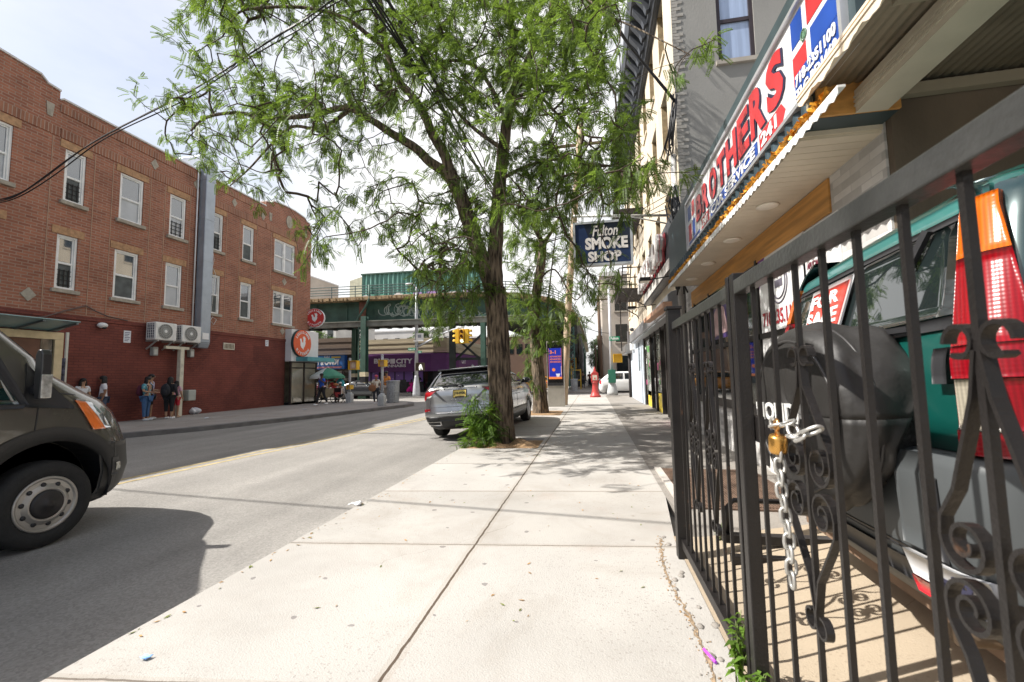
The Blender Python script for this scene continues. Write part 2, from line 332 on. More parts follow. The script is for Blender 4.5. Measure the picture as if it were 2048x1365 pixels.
# tree pits
def pit(name,x0,x1,y0,y1):
    def f(u,v):
        x=x0+(x1-x0)*u; y=y0+(y1-y0)*v; e=min(u,1-u,v,1-v)
        return (x,y,.06+.10*min(1,e*5)*(.6+.4*math.sin(x*9+y*5))+rng(0,.025))
    o=MB().grid(f,26,22).build(name, M('mulch',(.30,.19,.10),.95,var=.5,vs=30,bump=1,bs=70)); o['kind']='structure'
pit('tree_pit_soil',-2.66,-1.1,8.4,10.0)
struct(MB().prism([(-2.62,15.6),(-1.2,15.6),(-1.2,17.6),(-2.62,17.6)],'z',.1,.136).build('tree_bed_soil',MATS['mulch']))
# painted lines on the road
yl=M('road_yellow',(.42,.33,.16),.8,var=.3,vs=7,dirt=.8)
def line(pts,w,off,z=.004):
    mb=MB()
    for (a,b) in zip(pts,pts[1:]):
        a=Vector((a[0]+off,a[1],z)); b=Vector((b[0]+off,b[1],z)); t=(b-a).normalized(); q=Vector((t.y,-t.x,0))*w/2
        mb.add([a-q,a+q,b+q,b-q],[(0,1,2,3)])
    return mb
ypts=[(-7.9,-6),(-7.36,5.8),(-7.12,8.1),(-6.72,11.2),(-6.35,15.3),(-6.0,21.5)]
for off in (-.14,.14): struct(line(ypts,.085,off).build('road_marking', yl))
wl=M('road_white',(.62,.6,.56),.8,var=.2,vs=5,dirt=.6)
for k in range(6):
    x=-8.6+k*1.05
    struct(MB().add([(x,23.6,.005),(x+.4,23.6,.005),(x+.4,26.8,.005),(x,26.8,.005)],[(0,1,2,3)]).build('crosswalk_marking', wl))
for k in range(7):
    y=27.2+k*1.25
    struct(MB().add([(-2.3,y,.005),(.6,y,.005),(.6,y+.5,.005),(-2.3,y+.5,.005)],[(0,1,2,3)]).build('crosswalk_marking', wl)) if y>31.3 else None
# cellar hatch plate set in the old pavement
g=thing('cellar_hatch','rusty ribbed metal cellar hatch set in the old pavement by the shop door','hatch',(1.5,6.4,.13))
rust=M('rusty_plate',(.13,.085,.06),.75,m=.3,var=.35,vs=8,dirt=.4,bump=.3)
mb=MB().bx(.95,2.2,4.95,6.9,.128,.146)
mb.build('plate',rust,g)
mb=MB()
for k in range(40): mb.bx(.99+k*.03,1.003+k*.03,5.0,6.85,.146,.157)
mb.build('tread_ribs',rust,g)
mb=MB(); mb.bx(.86,.95,4.9,6.95,.126,.152); mb.build('hatch_frame',M('hatch_frame',(.45,.42,.38),.8,dirt=.4,vs=8),g)
# litter
def litter(label,u,v,z,col,kind='scrap',s=.05,name='paper_scrap',cat='litter'):
    p=gz(u,v,z); mb=MB(); random.seed(int(u))
    mb.grid(lambda a,b:(p.x+(a-.5)*s*2+rng(-.2,.2)*s, p.y+(b-.5)*s*1.3+rng(-.2,.2)*s, z+.006+rng(0,.5)*s),3,3)
    return tag(mb.build(name,M('litter_'+name+str(int(u)),col,.6),solid=.002),label,cat)
litter('crumpled white paper scrap on the kerb edge of the pavement',712,1010,.13,(.85,.85,.85),s=.07)
litter('small flattened light blue wrapper on the pavement near the van shadow',291,1319,.13,(.25,.45,.8),s=.024,name='blue_wrapper')
a=gz(1408,1303,.13); b=gz(1432,1330,.13)
tag(MB().tube([a+Vector((0,0,.01)),b+Vector((0,0,.01))],.008,8).build('plastic_straw',M('purple_plastic',(.5,.08,.75),.35)),'purple plastic tube lying on the pavement by the fence','litter')

# fallen leaflets on the pavement and along the kerb
mb=MB(); random.seed(88)
for k in range(520):
    q=random.random()
    if q<.45: x=-2.63+abs(random.gauss(0,.05)); y=rng(2,24)
    elif q<.75: x=-1.0+random.gauss(0,.25); y=9+random.gauss(0,.9)
    else: x=rng(-2.5,.6); y=rng(2.5,16)
    a=rng(0,6.28); l=rng(.010,.028); d=Vector((math.cos(a)*l,math.sin(a)*l,0)); w_=Vector((-math.sin(a),math.cos(a),0))*l*.3; c=Vector((x,y,.1335)); mb.add([c-d,c+w_+Vector((0,0,rng(0,.006))),c+d+Vector((0,0,rng(0,.006))),c-w_],[(0,1,2,3)],random.choice((0,0,1)))
o=mb.build('leaf_litter',[M('dry_leaf_bits',(.34,.20,.08),.9,var=.4,vs=40),M('litter_green',(.16,.18,.05),.8,var=.3,vs=30)]); o['kind']='stuff'
# ================================================================ brick building over the road
XB=-17.2
m_brick=brick('brown_brick',(.36,.14,.083),(.235,.085,.053),(.34,.225,.165),w=.30,h=.095,mort=.014)
m_brick_red=brick('painted_red_brick',(.205,.054,.037),(.165,.044,.032),(.14,.041,.032),w=.30,h=.095,mort=.014,bump=.9,patch=.22)
m_soldier=brick('soldier_course_brick',(.33,.145,.085),(.22,.09,.055),(.36,.25,.19),w=.10,h=.42,mort=.014)
m_tan=M('tan_brick',(.40,.235,.125),.85,var=.25,vs=9,bump=.3)
m_stone=M('weathered_sill',(.36,.32,.26),.85,var=.2,vs=8,dirt=.3)
m_cope=M('coping',(.62,.60,.58),.7,var=.1,dirt=.2)
m_screen=M('window_screen',(.09,.10,.10),.5,var=.35,vs=3,spec=.3)
m_blind=M('window_blind',(.42,.44,.46),.3,var=.12,vs=2,spec=.8)
W3F=[(9.0,9.78),(11.12,11.74),(12.86,13.73),(14.82,15.55),(16.79,17.49),(18.69,19.42),(20.92,22.6)]
W2F=[(9.0,9.6),(11.04,11.64),(12.8,13.66),(14.75,15.49),(16.71,17.44),(18.64,19.36),(20.91,22.55)]
Z3,Z2=(7.66,9.45),(4.68,6.5)
bb=thing('brick_building','three storey brown brick building with white sash windows and dark red painted ground floor','building',(XB,15,0))
holes=[(a,b)+Z3 for a,b in W3F]+[(a,b)+Z2 for a,b in W2F]
# south of the picture the wall goes on with the same bays
extra=[(6.4,7.1),(4.2,4.9)]
holes+= [(a,b)+Z3 for a,b in extra]+[(a,b)+Z2 for a,b in extra]
Y0,Y1,ZT=-8.,24.1,10.85
def wall_grid(mb,x,y0,y1,z0,z1,holes,mi=0,depth=.14):
    ys=sorted({y0,y1}|{h[0] for h in holes}|{h[1] for h in holes}); zs=sorted({z0,z1}|{h[2] for h in holes}|{h[3] for h in holes})
    for a,b in zip(ys,ys[1:]):
        for c,d in zip(zs,zs[1:]):
            if any(h[0]<=a+1e-6 and b<=h[1]+1e-6 and h[2]<=c+1e-6 and d<=h[3]+1e-6 for h in holes): continue
            mb.add([(x,a,c),(x,b,c),(x,b,d),(x,a,d)],[(0,1,2,3)],mi)
    for a,b,c,d in holes:
        e=x-depth
        mb.add([(x,a,c),(e,a,c),(e,a,d),(x,a,d)],[(0,1,2,3)],mi); mb.add([(x,b,c),(x,b,d),(e,b,d),(e,b,c)],[(0,1,2,3)],mi)
        mb.add([(x,a,c),(x,b,c),(e,b,c),(e,a,c)],[(0,1,2,3)],mi); mb.add([(x,a,d),(e,a,d),(e,b,d),(x,b,d)],[(0,1,2,3)],mi)
mb=MB(); wall_grid(mb,XB,Y0,Y1,3.8,ZT,holes)
mb.add([(XB,Y1,3.8),(XB-14,Y1,3.8),(XB-14,Y1,ZT),(XB,Y1,ZT)],[(0,1,2,3)])
mb.add([(XB,Y0,3.8),(XB,Y0,ZT),(XB-14,Y0,ZT),(XB-14,Y0,3.8)],[(0,1,2,3)])
mb.bx(XB-14,XB-.45,Y0,Y1-.02,10.2,10.4)
mb.build('wall',m_brick,bb)
mb=MB().bx(XB-14,XB+.02,Y0,21.95,0,3.8).bx(XB-14,XB-.5,21.95,Y1,0,3.8); mb.bx(XB,XB+.05,Y0,21.95,3.72,3.86); mb.build('ground_floor_wall',m_brick_red,bb)
# parapet with stepped gables
def gable(a,b,up):
    return [(a,10.98),(a,10.98+.3*up),(a+.35,10.98+.34*up),(a+.55,10.98+.52*up),((a+b)/2-.4,10.98+.62*up),((a+b)/2+.4,10.98+.62*up),(b-.55,10.98+.52*up),(b-.35,10.98+.34*up),(b,10.98+.3*up),(b,10.98)]
prof=gable(6.2,10.87,1.0)+[(10.95,11.05)]+gable(20.2,23.95,.95)
top=[(Y0,11.0)]+prof+[(Y1,11.0)]
mb=MB().prism([(Y0,ZT)]+top+[(Y1,ZT)],'x',XB-.36,XB,0); mb.build('parapet',m_brick,bb)
mb=MB()
for (a,b),(c,d) in zip(top,top[1:]):
    if abs(a-c)<.02: continue
    mb.prism([(a,b),(c,d),(c,d+.06),(a,b+.06)],'x',XB-.42,XB+.05)
mb.build('coping',m_cope,bb)
mb=MB(); prev=Y0
for a,b in [(Y0,10.9),(10.95,20.2),(20.25,Y1)]: mb.bx(XB,XB+.025,a,b,9.75,10.05)
mb.bx(XB,XB+.03,10.9,20.2,10.6,10.86)
mb.build('soldier_course',m_soldier,bb)
for y in (14.1,16.0,18.1,20.0): MB().prism([(y-.16,10.35),(y,10.12),(y+.16,10.35),(y,10.58)],'x',XB,XB+.02).build('diamond_ornament',m_stone,bb)
for y,z in ((10.4,4.35),(21.7,4.3),(21.75,7.15)): MB().prism([(y-.2,z),(y,z-.22),(y+.2,z),(y,z+.22)],'x',XB,XB+.02).build('diamond_ornament',m_stone,bb)
for y in (9.1,22.05): MB().prism([(y+.26*math.cos(k*.3927),10.75+.38*math.sin(k*.3927)) for k in range(16)],'x',XB,XB+.03).build('oval_ornament',m_stone,bb)
for y in (10.62,20.55,23.55): MB().prism([(y-.07,10.3),(y+.07,10.3),(y+.11,10.75),(y-.11,10.75)],'x',XB,XB+.025).build('drop_ornament',m_stone,bb)
random.seed(12)
def sash(parent,a,b,c,d,X,i,double=False):
    f=MB(); fr=.075; x0,x1=X-.13,X-.035
    f.bx(x0,x1,a,a+fr,c,d).bx(x0,x1,b-fr,b,c,d).bx(x0,x1,a+fr,b-fr,d-fr,d).bx(x0,x1,a+fr,b-fr,c,c+fr)
    spans=[(a+fr,b-fr)]
    if double: m=(a+b)/2; f.bx(x0,x1,m-.07,m+.07,c+fr,d-fr); spans=[(a+fr,m-.07),(m+.07,b-fr)]
    mid=(c+d)/2-.03
    for s,e in spans:
        f.bx(x0,x1-.02,s,e,mid-.035,mid+.035)
        f.bx(x0+.03,x1-.03,s,s+.045,c+fr,d-fr).bx(x0+.03,x1-.03,e-.045,e,c+fr,d-fr).bx(x0+.03,x1-.03,s+.045,e-.045,d-fr-.05,d-fr)
    w=f.build('window',white_paint,parent,bevel=.006,seg=1)
    for s,e in spans:
        MB().bx(X-.12,X-.095,s+.045,e-.045,mid+.035,d-fr-.05).build('pane',win_glass,w)
        lo=MB().bx(X-.12,X-.10,s+.045,e-.045,c+fr,mid-.035).build('screen_pane',(m_screen if i%3 else m_blind) if i!=2 else m_blind,w)
        if i in (1,3,4,10):
            g=MB()
            for k in range(4): g.bar((X-.07,s+.03,c+fr+.08+k*.16),(X-.07,e-.03,c+fr+.08+k*.16),.02,.02)
            for k in range(3): g.bar((X-.07,s+.1+k*(e-s-.2)/2,c+fr),(X-.07,s+.1+k*(e-s-.2)/2,c+fr+.6),.02,.02)
            g.build('window_guard',black_metal,w)
    MB().bx(X-.14,X+.09,a-.1,b+.1,c-.13,c-.004).build('sill',m_stone,w,bevel=.01,seg=1)
    MB().bx(X-.05,X+.02,a-.16,b+.16,d+.004,d+.26).build('lintel',m_tan,w)
i=0
for (a,b),Z in [(w,Z3) for w in W3F+extra]+[(w,Z2) for w in W2F+extra]:
    sash(bb,a,b,Z[0],Z[1],XB,i,double=(b-a)>1.4); i+=1
# interior backing so that the panes do not show through
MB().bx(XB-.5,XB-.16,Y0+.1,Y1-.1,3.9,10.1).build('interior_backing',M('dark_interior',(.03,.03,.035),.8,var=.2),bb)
# ribs beside the windows: thin vertical brick pilaster lines
mb=MB()
for y in (10.75,12.0,12.6,14.0,14.6,15.75,16.55,17.7,18.5,19.65,20.65,22.85): mb.bx(XB,XB+.012,y-.012,y+.012,3.9,9.7)
mb.build('pilaster_edge',M('pilaster_tan',(.40,.26,.18),.85,var=.2),bb)
# entrance on the ground floor
dr=MB(); xf=XB+.02
dr.bx(xf,xf+.12,9.2,11.32,2.98,3.22).bx(xf,xf+.12,11.08,11.32,.13,2.98).bx(xf,xf+.12,9.2,9.4,.13,2.98)
fr=dr.build('door',M('brass_frame',(.55,.46,.30),.4,m=.4,var=.15),bb,bevel=.01)
MB().bx(xf,xf+.05,9.4,10.75,.13,2.98).build('door_panel',M('brown_door',(.17,.075,.045),.5,var=.2,vs=3),fr)
MB().bx(xf,xf+.06,10.75,11.08,.13,2.98).build('sidelight',dark_glass,fr)
# glass canopy over the entrance
gc=thing('glass_canopy','frosted glass entrance canopy projecting from the red painted wall','canopy',(XB+.4,9.5,3.3))
m_gl=M('frosted_glass',(.42,.62,.62),.25,var=.05,trans=.35,spec=.6)
MB().add([(XB+.02,7,3.27),(XB+1.25,7,3.5),(XB+1.25,11.0,3.5),(XB+.02,11.2,3.27)],[(0,1,2,3)]).build('glass_sheet',m_gl,gc,solid=.025)
mb=MB()
for y in (8.6,10.1,10.95): mb.bar((XB+.02,y,3.23),(XB+1.2,y,3.44),.06,.05)
mb.build('arm',M('canopy_arm',(.16,.19,.2),.4,m=.5),gc)
# pale standpipe by the entrance
t=thing('sign_post','pale metal post with stickers standing in front of the entrance side wall','post',(-15.6,11.1,.13))
p=gz(136,835,.13)
p0=Vector((XB+1.3,gx(133,700,XB+1.3).y,.13))
MB().bar(p0,p0+Vector((0,0,3.0)),.06,.05).build('post_shaft',M('post_cream',(.62,.60,.52),.5),t)
MB().bar(p0+Vector((.03,-.07,0)),p0+Vector((.03,-.07,2.2)),.05,.07).build('sticker_strip',M('sticker',(.08,.08,.12),.6,var=.9,vs=9),t)
# fixtures on the wall, each its own thing
def acunit(y0,y1,label):
    u=thing('air_conditioner',label,'air conditioner',(XB+.4,y0,3.2),group='outdoor units on the brick wall')
    z0,z1=3.2,3.9; x0,x1=XB+.12,XB+.58; ym=(y0+y1)/2
    cas=M('ac_casing',(.74,.73,.70),.45,dirt=.2,vs=5)
    MB().bx(x0,x1,y0,y1,z0,z1).build('casing',cas,u,bevel=.03)
    yc=y0+(y1-y0)*.45; zc=(z0+z1)/2; r=.29
    T=Matrix.Translation((x1+.004,yc,zc))@Matrix.Rotation(R(90),4,'Y')
    MB().lathe([(0.001,.0),(r,.0),(r,.004)],28,0,T).build('fan_opening',M('fan_dark',(.19,.19,.175),.6,var=.2),u)
    g=MB()
    for k in range(22):
        a=k*math.pi/11; g.bar((x1+.016,yc+.05*math.cos(a),zc+.05*math.sin(a)),(x1+.016,yc+r*math.cos(a),zc+r*math.sin(a)),.012,.01)
    for rr in (.12,.2,r): g.tube([(x1+.016,yc+rr*math.cos(k*math.pi/12),zc+rr*math.sin(k*math.pi/12)) for k in range(24)],.008,5,closed=True)
    g.build('fan_guard',M('guard_grey',(.46,.46,.44),.5),u)
    MB().lathe([(.001,.0),(.07,0),(.06,.012)],14,0,Matrix.Translation((x1+.02,yc,zc))@Matrix.Rotation(R(90),4,'Y')).build('fan_hub',white_paint,u)
    g=MB(); g.bx(x0+.06,x1-.05,y0-.006,y0-.001,z0+.06,z1-.06,0)
    for k in range(5): g.bx(x0+.06+k*.085,x0+.075+k*.085,y0-.016,y0-.006,z0+.06,z1-.06,1)
    for k in range(6): g.bx(x0+.06,x1-.05,y0-.014,y0-.006,z0+.08+k*.1,z0+.095+k*.1,1)
    g.build('side_grille',[M('coil_dark',(.06,.07,.10),.5),cas],u)
    mb=MB()
    for yy in (y0+.12,y1-.12): mb.bar((XB+.02,yy,z0-.03),(x1,yy,z0-.03),.05,.05); mb.bar((XB+.03,yy,z0-.35),(x1-.1,yy,z0-.05),.04,.04)
    mb.build('bracket',M('bracket_grey',(.4,.4,.38),.5,m=.4),u)
acunit(13.98,14.86,'white air conditioner unit on the red wall, nearer the notice sheet')
acunit(15.1,15.98,'white air conditioner unit on the red wall, close beside the blue grey duct')
st=thing('support_post','cream T shaped steel post standing under the two air conditioner units','post',(XB+.3,15.3,.13))
MB().bar((XB+.3,15.33,.13),(XB+.3,15.33,2.9),.17,.17).build('shaft',M('cream_paint',(.66,.62,.50),.5,dirt=.4,vs=5),st,bevel=.01)
MB().bar((XB+.3,14.62,2.95),(XB+.3,15.66,2.95),.12,.12,0).build('crossbar',MATS['cream_paint'],st,bevel=.01)
for k,yy in enumerate((14.35,15.95)):
    b=thing('wall_light',('small grey flood lamp under the first air conditioner' if k==0 else 'small grey flood lamp beside the foot of the duct'),'light',(XB+.1,yy,2.8),group='flood lamps on the brick wall')
    MB().bx(XB+.02,XB+.2,yy-.1,yy+.1,2.6,2.95).build('housing',M('lamp_grey',(.30,.30,.28),.5),b,bevel=.02)
    MB().bx(XB+.2,XB+.206,yy-.07,yy+.07,2.65,2.85).build('lens',M('lamp_lens',(.5,.5,.47),.2),b)
bx=tag(MB().bx(XB+.1,XB+.45,15.62,15.98,.75,1.2).build('utility_box',M('box_grey',(.40,.42,.38),.5,dirt=.3),bevel=.03),'small rounded grey metal box low on the red wall by the T shaped post','utility box')
# exhaust duct
d=thing('exhaust_duct','tall blue grey metal exhaust duct running down the brick wall','duct',(XB+.4,16.3,3.1))
m_du=M('duct_metal',(.34,.38,.43),.45,m=.5,var=.12,vs=2,dirt=.12)
mb=MB(); mb.bx(XB+.03,XB+.40,16.12,16.62,3.25,11.15); mb.prism([(XB+.03,3.25),(XB+.40,3.25),(XB+.3,3.02),(XB+.03,3.02)],'y',16.12,16.62); mb.build('shaft',m_du,d,bevel=.03)
for z in (5.0,6.9,8.8,10.6): MB().bx(XB+.025,XB+.412,16.108,16.632,z,z+.03).build('flange',m_du,d)
mb=MB().prism([(XB+.40,11.15),(XB+.44,11.45),(XB+.3,11.75),(XB-1.6,11.75),(XB-1.6,11.2),(XB+.03,11.15)],'y',16.05,16.68); mb.build('elbow',m_du,d,bevel=.03)
MB().bx(XB+.40,XB+.42,16.2,16.52,3.4,3.68).build('label_plate',white_flat,d)
tag(MB().tube([(XB+.06,16.02,11.2),(XB+.06,16.02,3.9)],.03,6).build('conduit',white_paint),'thin white vertical pipe beside the blue grey duct','pipe')
v=thing('wall_vent','cream louvred vent set in the red painted wall','vent',(XB,18,3.2))
MB().bx(XB+.02,XB+.06,17.7,18.34,3.05,3.36).build('frame',MATS['cream_paint'],v)
mb=MB()
for k in range(7): mb.bx(XB+.06,XB+.075,17.76+k*.08,17.79+k*.08,3.09,3.32)
mb.build('louvre',M('vent_dark',(.12,.08,.05),.6),v)
def notice(y0,y1,z0,z1,label,lines=6,col=(.74,.75,.78)):
    t=thing('notice_sign',label,'sign',(XB,y0,z0))
    MB().bx(XB+.02,XB+.035,y0,y1,z0,z1).build('sheet',M('notice_sheet',col,.5,var=.03),t)
    mb=MB()
    for k in range(lines):
        z=z1-.06-(z1-z0-.08)*k/lines; mb.bx(XB+.035,XB+.037,y0+.03,y1-.03-.03*(k%3),z-.025,z)
    mb.build('printed_lines',M('notice_ink',(.12,.12,.2),.6),t)
notice(13.25,13.5,3.05,3.5,'white printed notice sheet on the red painted wall')
notice(20.4,20.62,3.38,3.7,'small white and blue sign on the red wall near the restaurant corner',3)
cm=thing('security_camera','white dome security camera on the red painted wall','camera',(XB,12.45,3.57))
MB().ell((XB+.12,12.45,3.6),(.13,.16,.10)).build('housing',white_paint,cm); MB().ell((XB+.16,12.48,3.53),(.07,.08,.07)).build('lens_dome',dark_glass,cm)
# drooping cable along the wall
pts=[gx(u,v,XB+.06) for u,v in ((-5,648),(45,638),(90,634),(130,622),(165,614),(171,611),(190,622),(215,633),(255,642))]
tag(MB().tube(pts,.022,6).build('wall_cable',M('cable_brown',(.12,.08,.07),.6)),'loose grey cable sagging along the brick wall above the canopy','cable')
pts=[gx(u,v,XB+.05) for u,v in ((426,505),(428,520),(425,535),(431,548),(420,640),(427,650),(433,640),(425,634),(410,660))]
tag(MB().tube(pts,.012,5).build('wall_cable',white_paint),'thin loose white wire coiled below the windows beside the duct','cable')
# restaurant corner shopfront
cs=thing('corner_shopfront','white and glass restaurant corner shopfront with teal awning at the end of the brick building','shopfront',(XB+.3,23,0))
XS=XB+.42
MB().bx(XB-.4,XS,21.95,24.4,2.6,4.45).build('fascia',M('white_fascia',(.72,.72,.72),.4,var=.04),cs,bevel=.02)
MB().bx(XB-.3,XS-.02,22.15,24.42,.13,.25).build('base_step',black_plastic,cs)
mb=MB()
for y in (22.0,23.15,24.3): mb.bx(XS-.12,XS-.02,y-.05,y+.05,.13,2.6)
mb.bx(XS-.12,XS-.02,22.05,24.25,2.2,2.27); mb.bx(XS-.12,XS-.02,22.05,24.25,2.53,2.6); mb.bx(XS-.12,XS-.02,22.05,24.25,.13,.25)
for x in (XB-.3,): mb.bx(x,x+.1,24.3,24.4,.13,2.6)
mb.build('window_frame',M('bronze_frame',(.05,.04,.035),.4,m=.3),cs)
MB().bx(XS-.09,XS-.07,22.05,24.25,.25,2.53).build('glass',M('shop_glass',(.36,.33,.26),.03,var=.25,vs=.8,spec=1,ior=1.8),cs)  # beige base colour stands for the sunny street reflected in the glass
MB().bx(XB-.6,XB-.35,22.05,24.25,.13,2.6).build('interior_wall',M('restaurant_interior',(.38,.33,.24),.7,var=.3),cs)
MB().bx(XS,XS+.75,22.35,25.0,2.62,2.86).build('awning',M('teal_awning',(.10,.32,.36),.45,var=.1),cs,bevel=.01)
m_or=M('orange_sign',(.72,.13,.05),.45,var=.05); m_dg=M('dark_rim',(.02,.05,.05),.5)
def rooster(mb,c,xd,yd,s,mi=0,d=.012):
    pts=[(-.36,.30),(-.24,.36),(-.16,.34),(-.12,.18),(-.02,.02),(.06,.10),(.08,.34),(.0,.42),(.06,.55),(.14,.46),(.20,.58),(.26,.44),(.34,.42),(.28,.34),(.36,.28),(.28,.22),(.32,.0),(.24,-.24),(.10,-.38),(.10,-.52),(.0,-.42),(-.14,-.36),(-.26,-.18),(-.26,.04),(-.30,.16)]
    xd=Vector(xd); yd=Vector(yd); z=xd.cross(yd); c=Vector(c); n=len(pts)
    P=[c+xd*a*s+yd*b*s for a,b in pts]
    mb.add(P+[p+z*d for p in P],[list(range(n)),list(range(n,2*n))]+[(i,(i+1)%n,n+(i+1)%n,n+i) for i in range(n)],mi)
def ringtext(mb,s,c,xd,yd,r,h,a0,a1,mi=0,flip=False):
    xd=Vector(xd); yd=Vector(yd)
    for k,ch in enumerate(s):
        a=a0+(a1-a0)*k/(len(s)-1); p=Vector(c)+xd*math.cos(a)*r+yd*math.sin(a)*r
        u=xd*math.sin(a)-yd*math.cos(a); v=xd*math.cos(a)+yd*math.sin(a)
        if flip: u,v=-u,-v
        if ch!=' ': mb.text(ch,p-v*h/2,u,v,h,mi,.012,.03,align='C')
def round_sign(name,label,c,nrm,xd,r,thick,parent_extra=None,rim=m_dg):
    t=thing(name,label,'sign',c); nrm=Vector(nrm); xd=Vector(xd); yd=Vector((0,0,1)); c=Vector(c)
    T=Matrix.Translation(c)@nrm.to_track_quat('Z','Y').to_matrix().to_4x4()
    MB().lathe([(r,-thick),(r,-.01)],40,0,T).build('rim',rim,t)
    MB().lathe([(.001,-.009),(r*.97,-.009),(r*.97,.012)],40,0,T).build('face',m_or if nrm.x>.5 else M('red_sign',(.55,.035,.03),.45),t)
    mb=MB(); rooster(mb,c+nrm*.013,xd,yd,r*.92); mb.build('rooster_emblem',white_flat,t)
    mb=MB(); cc=c+nrm*.02
    ringtext(mb,'LOUISIANA',cc,xd,yd,r*.78,r*.2,R(148),R(32)); ringtext(mb,'KITCHEN',cc,xd,yd,r*.78,r*.2,R(-140),R(-40),flip=True)
    mb.build('lettering',white_flat,t)
    return t
pc=gx(605,687,XS+.16)
round_sign('wall_sign','large round orange rooster sign on the white shopfront fascia',pc,(1,0,0),(0,1,0),.80,.15)
pb=gy(629,636,24.0)
t=round_sign('blade_sign','round red rooster sign on a bracket projecting from the brick corner',pb,(.25,-.97,0),(.97,.25,0),.58,.22,rim=M('white_rim',(.7,.7,.72),.5))
MB().tube([(XB,24.0,pb.z-.75),pb+Vector((.1,.2,-.5))],.04,6).tube([(XB,24.0,pb.z+.2),pb+Vector((-.5,.1,.2))],.04,6).build('bracket',black_metal,t)
# ================================================================ elevated railway and the far side of the crossing
m_elg=M('el_green',(.045,.10,.075),.6,var=.35,vs=1.3,dirt=.5,bump=.2)
m_eld=M('el_dark',(.022,.028,.026),.75,var=.4,vs=2,dirt=.3)
m_rust=M('el_rust',(.17,.075,.05),.8,var=.4,vs=3)
m_tie=M('railway_tie',(.33,.235,.13),.9,var=.35,vs=5,dirt=.3)
el=thing('elevated_railway','green steel elevated railway viaduct crossing the street and curving away along it','viaduct',(-6,34,0))
# centre line of the near girder: straight across, then bending away along the street
NEAR=[(-48,32.4),(-30,32.6),(-20,32.9),(-14,33.1),(-9,33.6),(-5.8,35.0),(-3.9,38),(-2.9,43),(-2.3,52),(-2.0,66),(-1.9,90),(-1.9,130)]
def smooth(pts,n=6):
    P=[Vector((a,b,0)) for a,b in pts]; out=[]
    for i in range(len(P)-1):
        p0=P[max(0,i-1)];p1=P[i];p2=P[i+1];p3=P[min(len(P)-1,i+2)]
        for k in range(n):
            t=k/n; out.append(.5*((2*p1)+(p2-p0)*t+(2*p0-5*p1+4*p2-p3)*t*t+(3*p1-p0-3*p2+p3)*t**3))
    return out+[P[-1]]
NL=smooth(NEAR)
def offs(L,d):
    o=[]
    for i,p in enumerate(L):
        t=(L[min(i+1,len(L)-1)]-L[max(0,i-1)]).normalized(); o.append(p+Vector((-t.y,t.x,0))*d)
    return o
FL=offs(NL,5.6); 
def strip(mb,L,d0,d1,z0,z1,mi=0):
    A=offs(L,d0);B=offs(L,d1); o=len(mb.v); n=len(L)
    for a,b in zip(A,B): mb.v+=[Vector((a.x,a.y,z0)),Vector((b.x,b.y,z0)),Vector((b.x,b.y,z1)),Vector((a.x,a.y,z1))]
    for i in range(n-1):
        for k in range(4): mb.f.append([o+i*4+k,o+i*4+(k+1)%4,o+(i+1)*4+(k+1)%4,o+(i+1)*4+k]); mb.m.append(mi); mb.s.append(False)
    mb.f+= [[o,o+3,o+2,o+1],[o+(n-1)*4+k for k in range(4)]]; mb.m+=[mi,mi]; mb.s+=[False,False]
ZB,ZG=6.38,7.82
for d,nm in ((0,'near'),(5.6,'far')):
    mb=MB(); strip(mb,NL,d-.03,d+.03,ZB,ZG); strip(mb,NL,d-.22,d+.22,ZB-.06,ZB); strip(mb,NL,d-.22,d+.22,ZG,ZG+.06)
    A=offs(NL,d)
    for i in range(0,len(A)-1,1):
        p=A[i]; t=(A[i+1]-A[i]).normalized(); q=Vector((-t.y,t.x,0))
        if i%2==0: mb.bar(p-q*.06+Vector((0,0,ZB+.001)),p-q*.06+Vector((0,0,ZG-.001)),.05,.08)
    mb.build('girder',m_elg,el)
mb=MB(); strip(mb,NL,.5,5.2,7.2,7.5); 
for i in range(0,len(NL)-1):
    p=NL[i]; q=FL[i]; mb.bar((p.x,p.y,6.58),(q.x,q.y,6.58),.35,.7)
mb.build('deck',m_eld,el)
mb=MB(); random.seed(5)
L2=smooth(NEAR[:9],26)
for i in range(0,len(L2)-1,1):
    p=L2[i]; t=(L2[i+1]-p).normalized(); q=Vector((-t.y,t.x,0)); 
    a=p-q*(.95+rng(-.1,.1)); b=p+q*6.2; mb.bar((a.x,a.y,8.02+rng(-.02,.02)),(b.x,b.y,8.02),.26,.24)
o=mb.build('railway_tie',m_tie,el); o['kind']='stuff'
mb=MB(); strip(mb,NL,-.85,-.1,8.15,8.2); strip(mb,NL,1.6,1.72,8.17,8.37); strip(mb,NL,3.1,3.22,8.17,8.37); strip(mb,NL,4.0,4.1,8.17,8.37); mb.build('walkway',M('walkway_wood',(.36,.29,.2),.9,var=.3),el)
rail=M('handrail_green',(.05,.085,.08),.6,var=.2)
mb=MB()
for d in (-.85,6.2):
    A=offs(NL,d)
    for z in (8.42,8.62,8.84,9.06): mb.tube([(p.x,p.y,z) for p in A],.035,5)
    B=offs(L2,d)
    for i in range(0,len(B),7): mb.bar((B[i].x,B[i].y,8.05),(B[i].x,B[i].y,9.1),.05,.05)
mb.build('railing',rail,el)
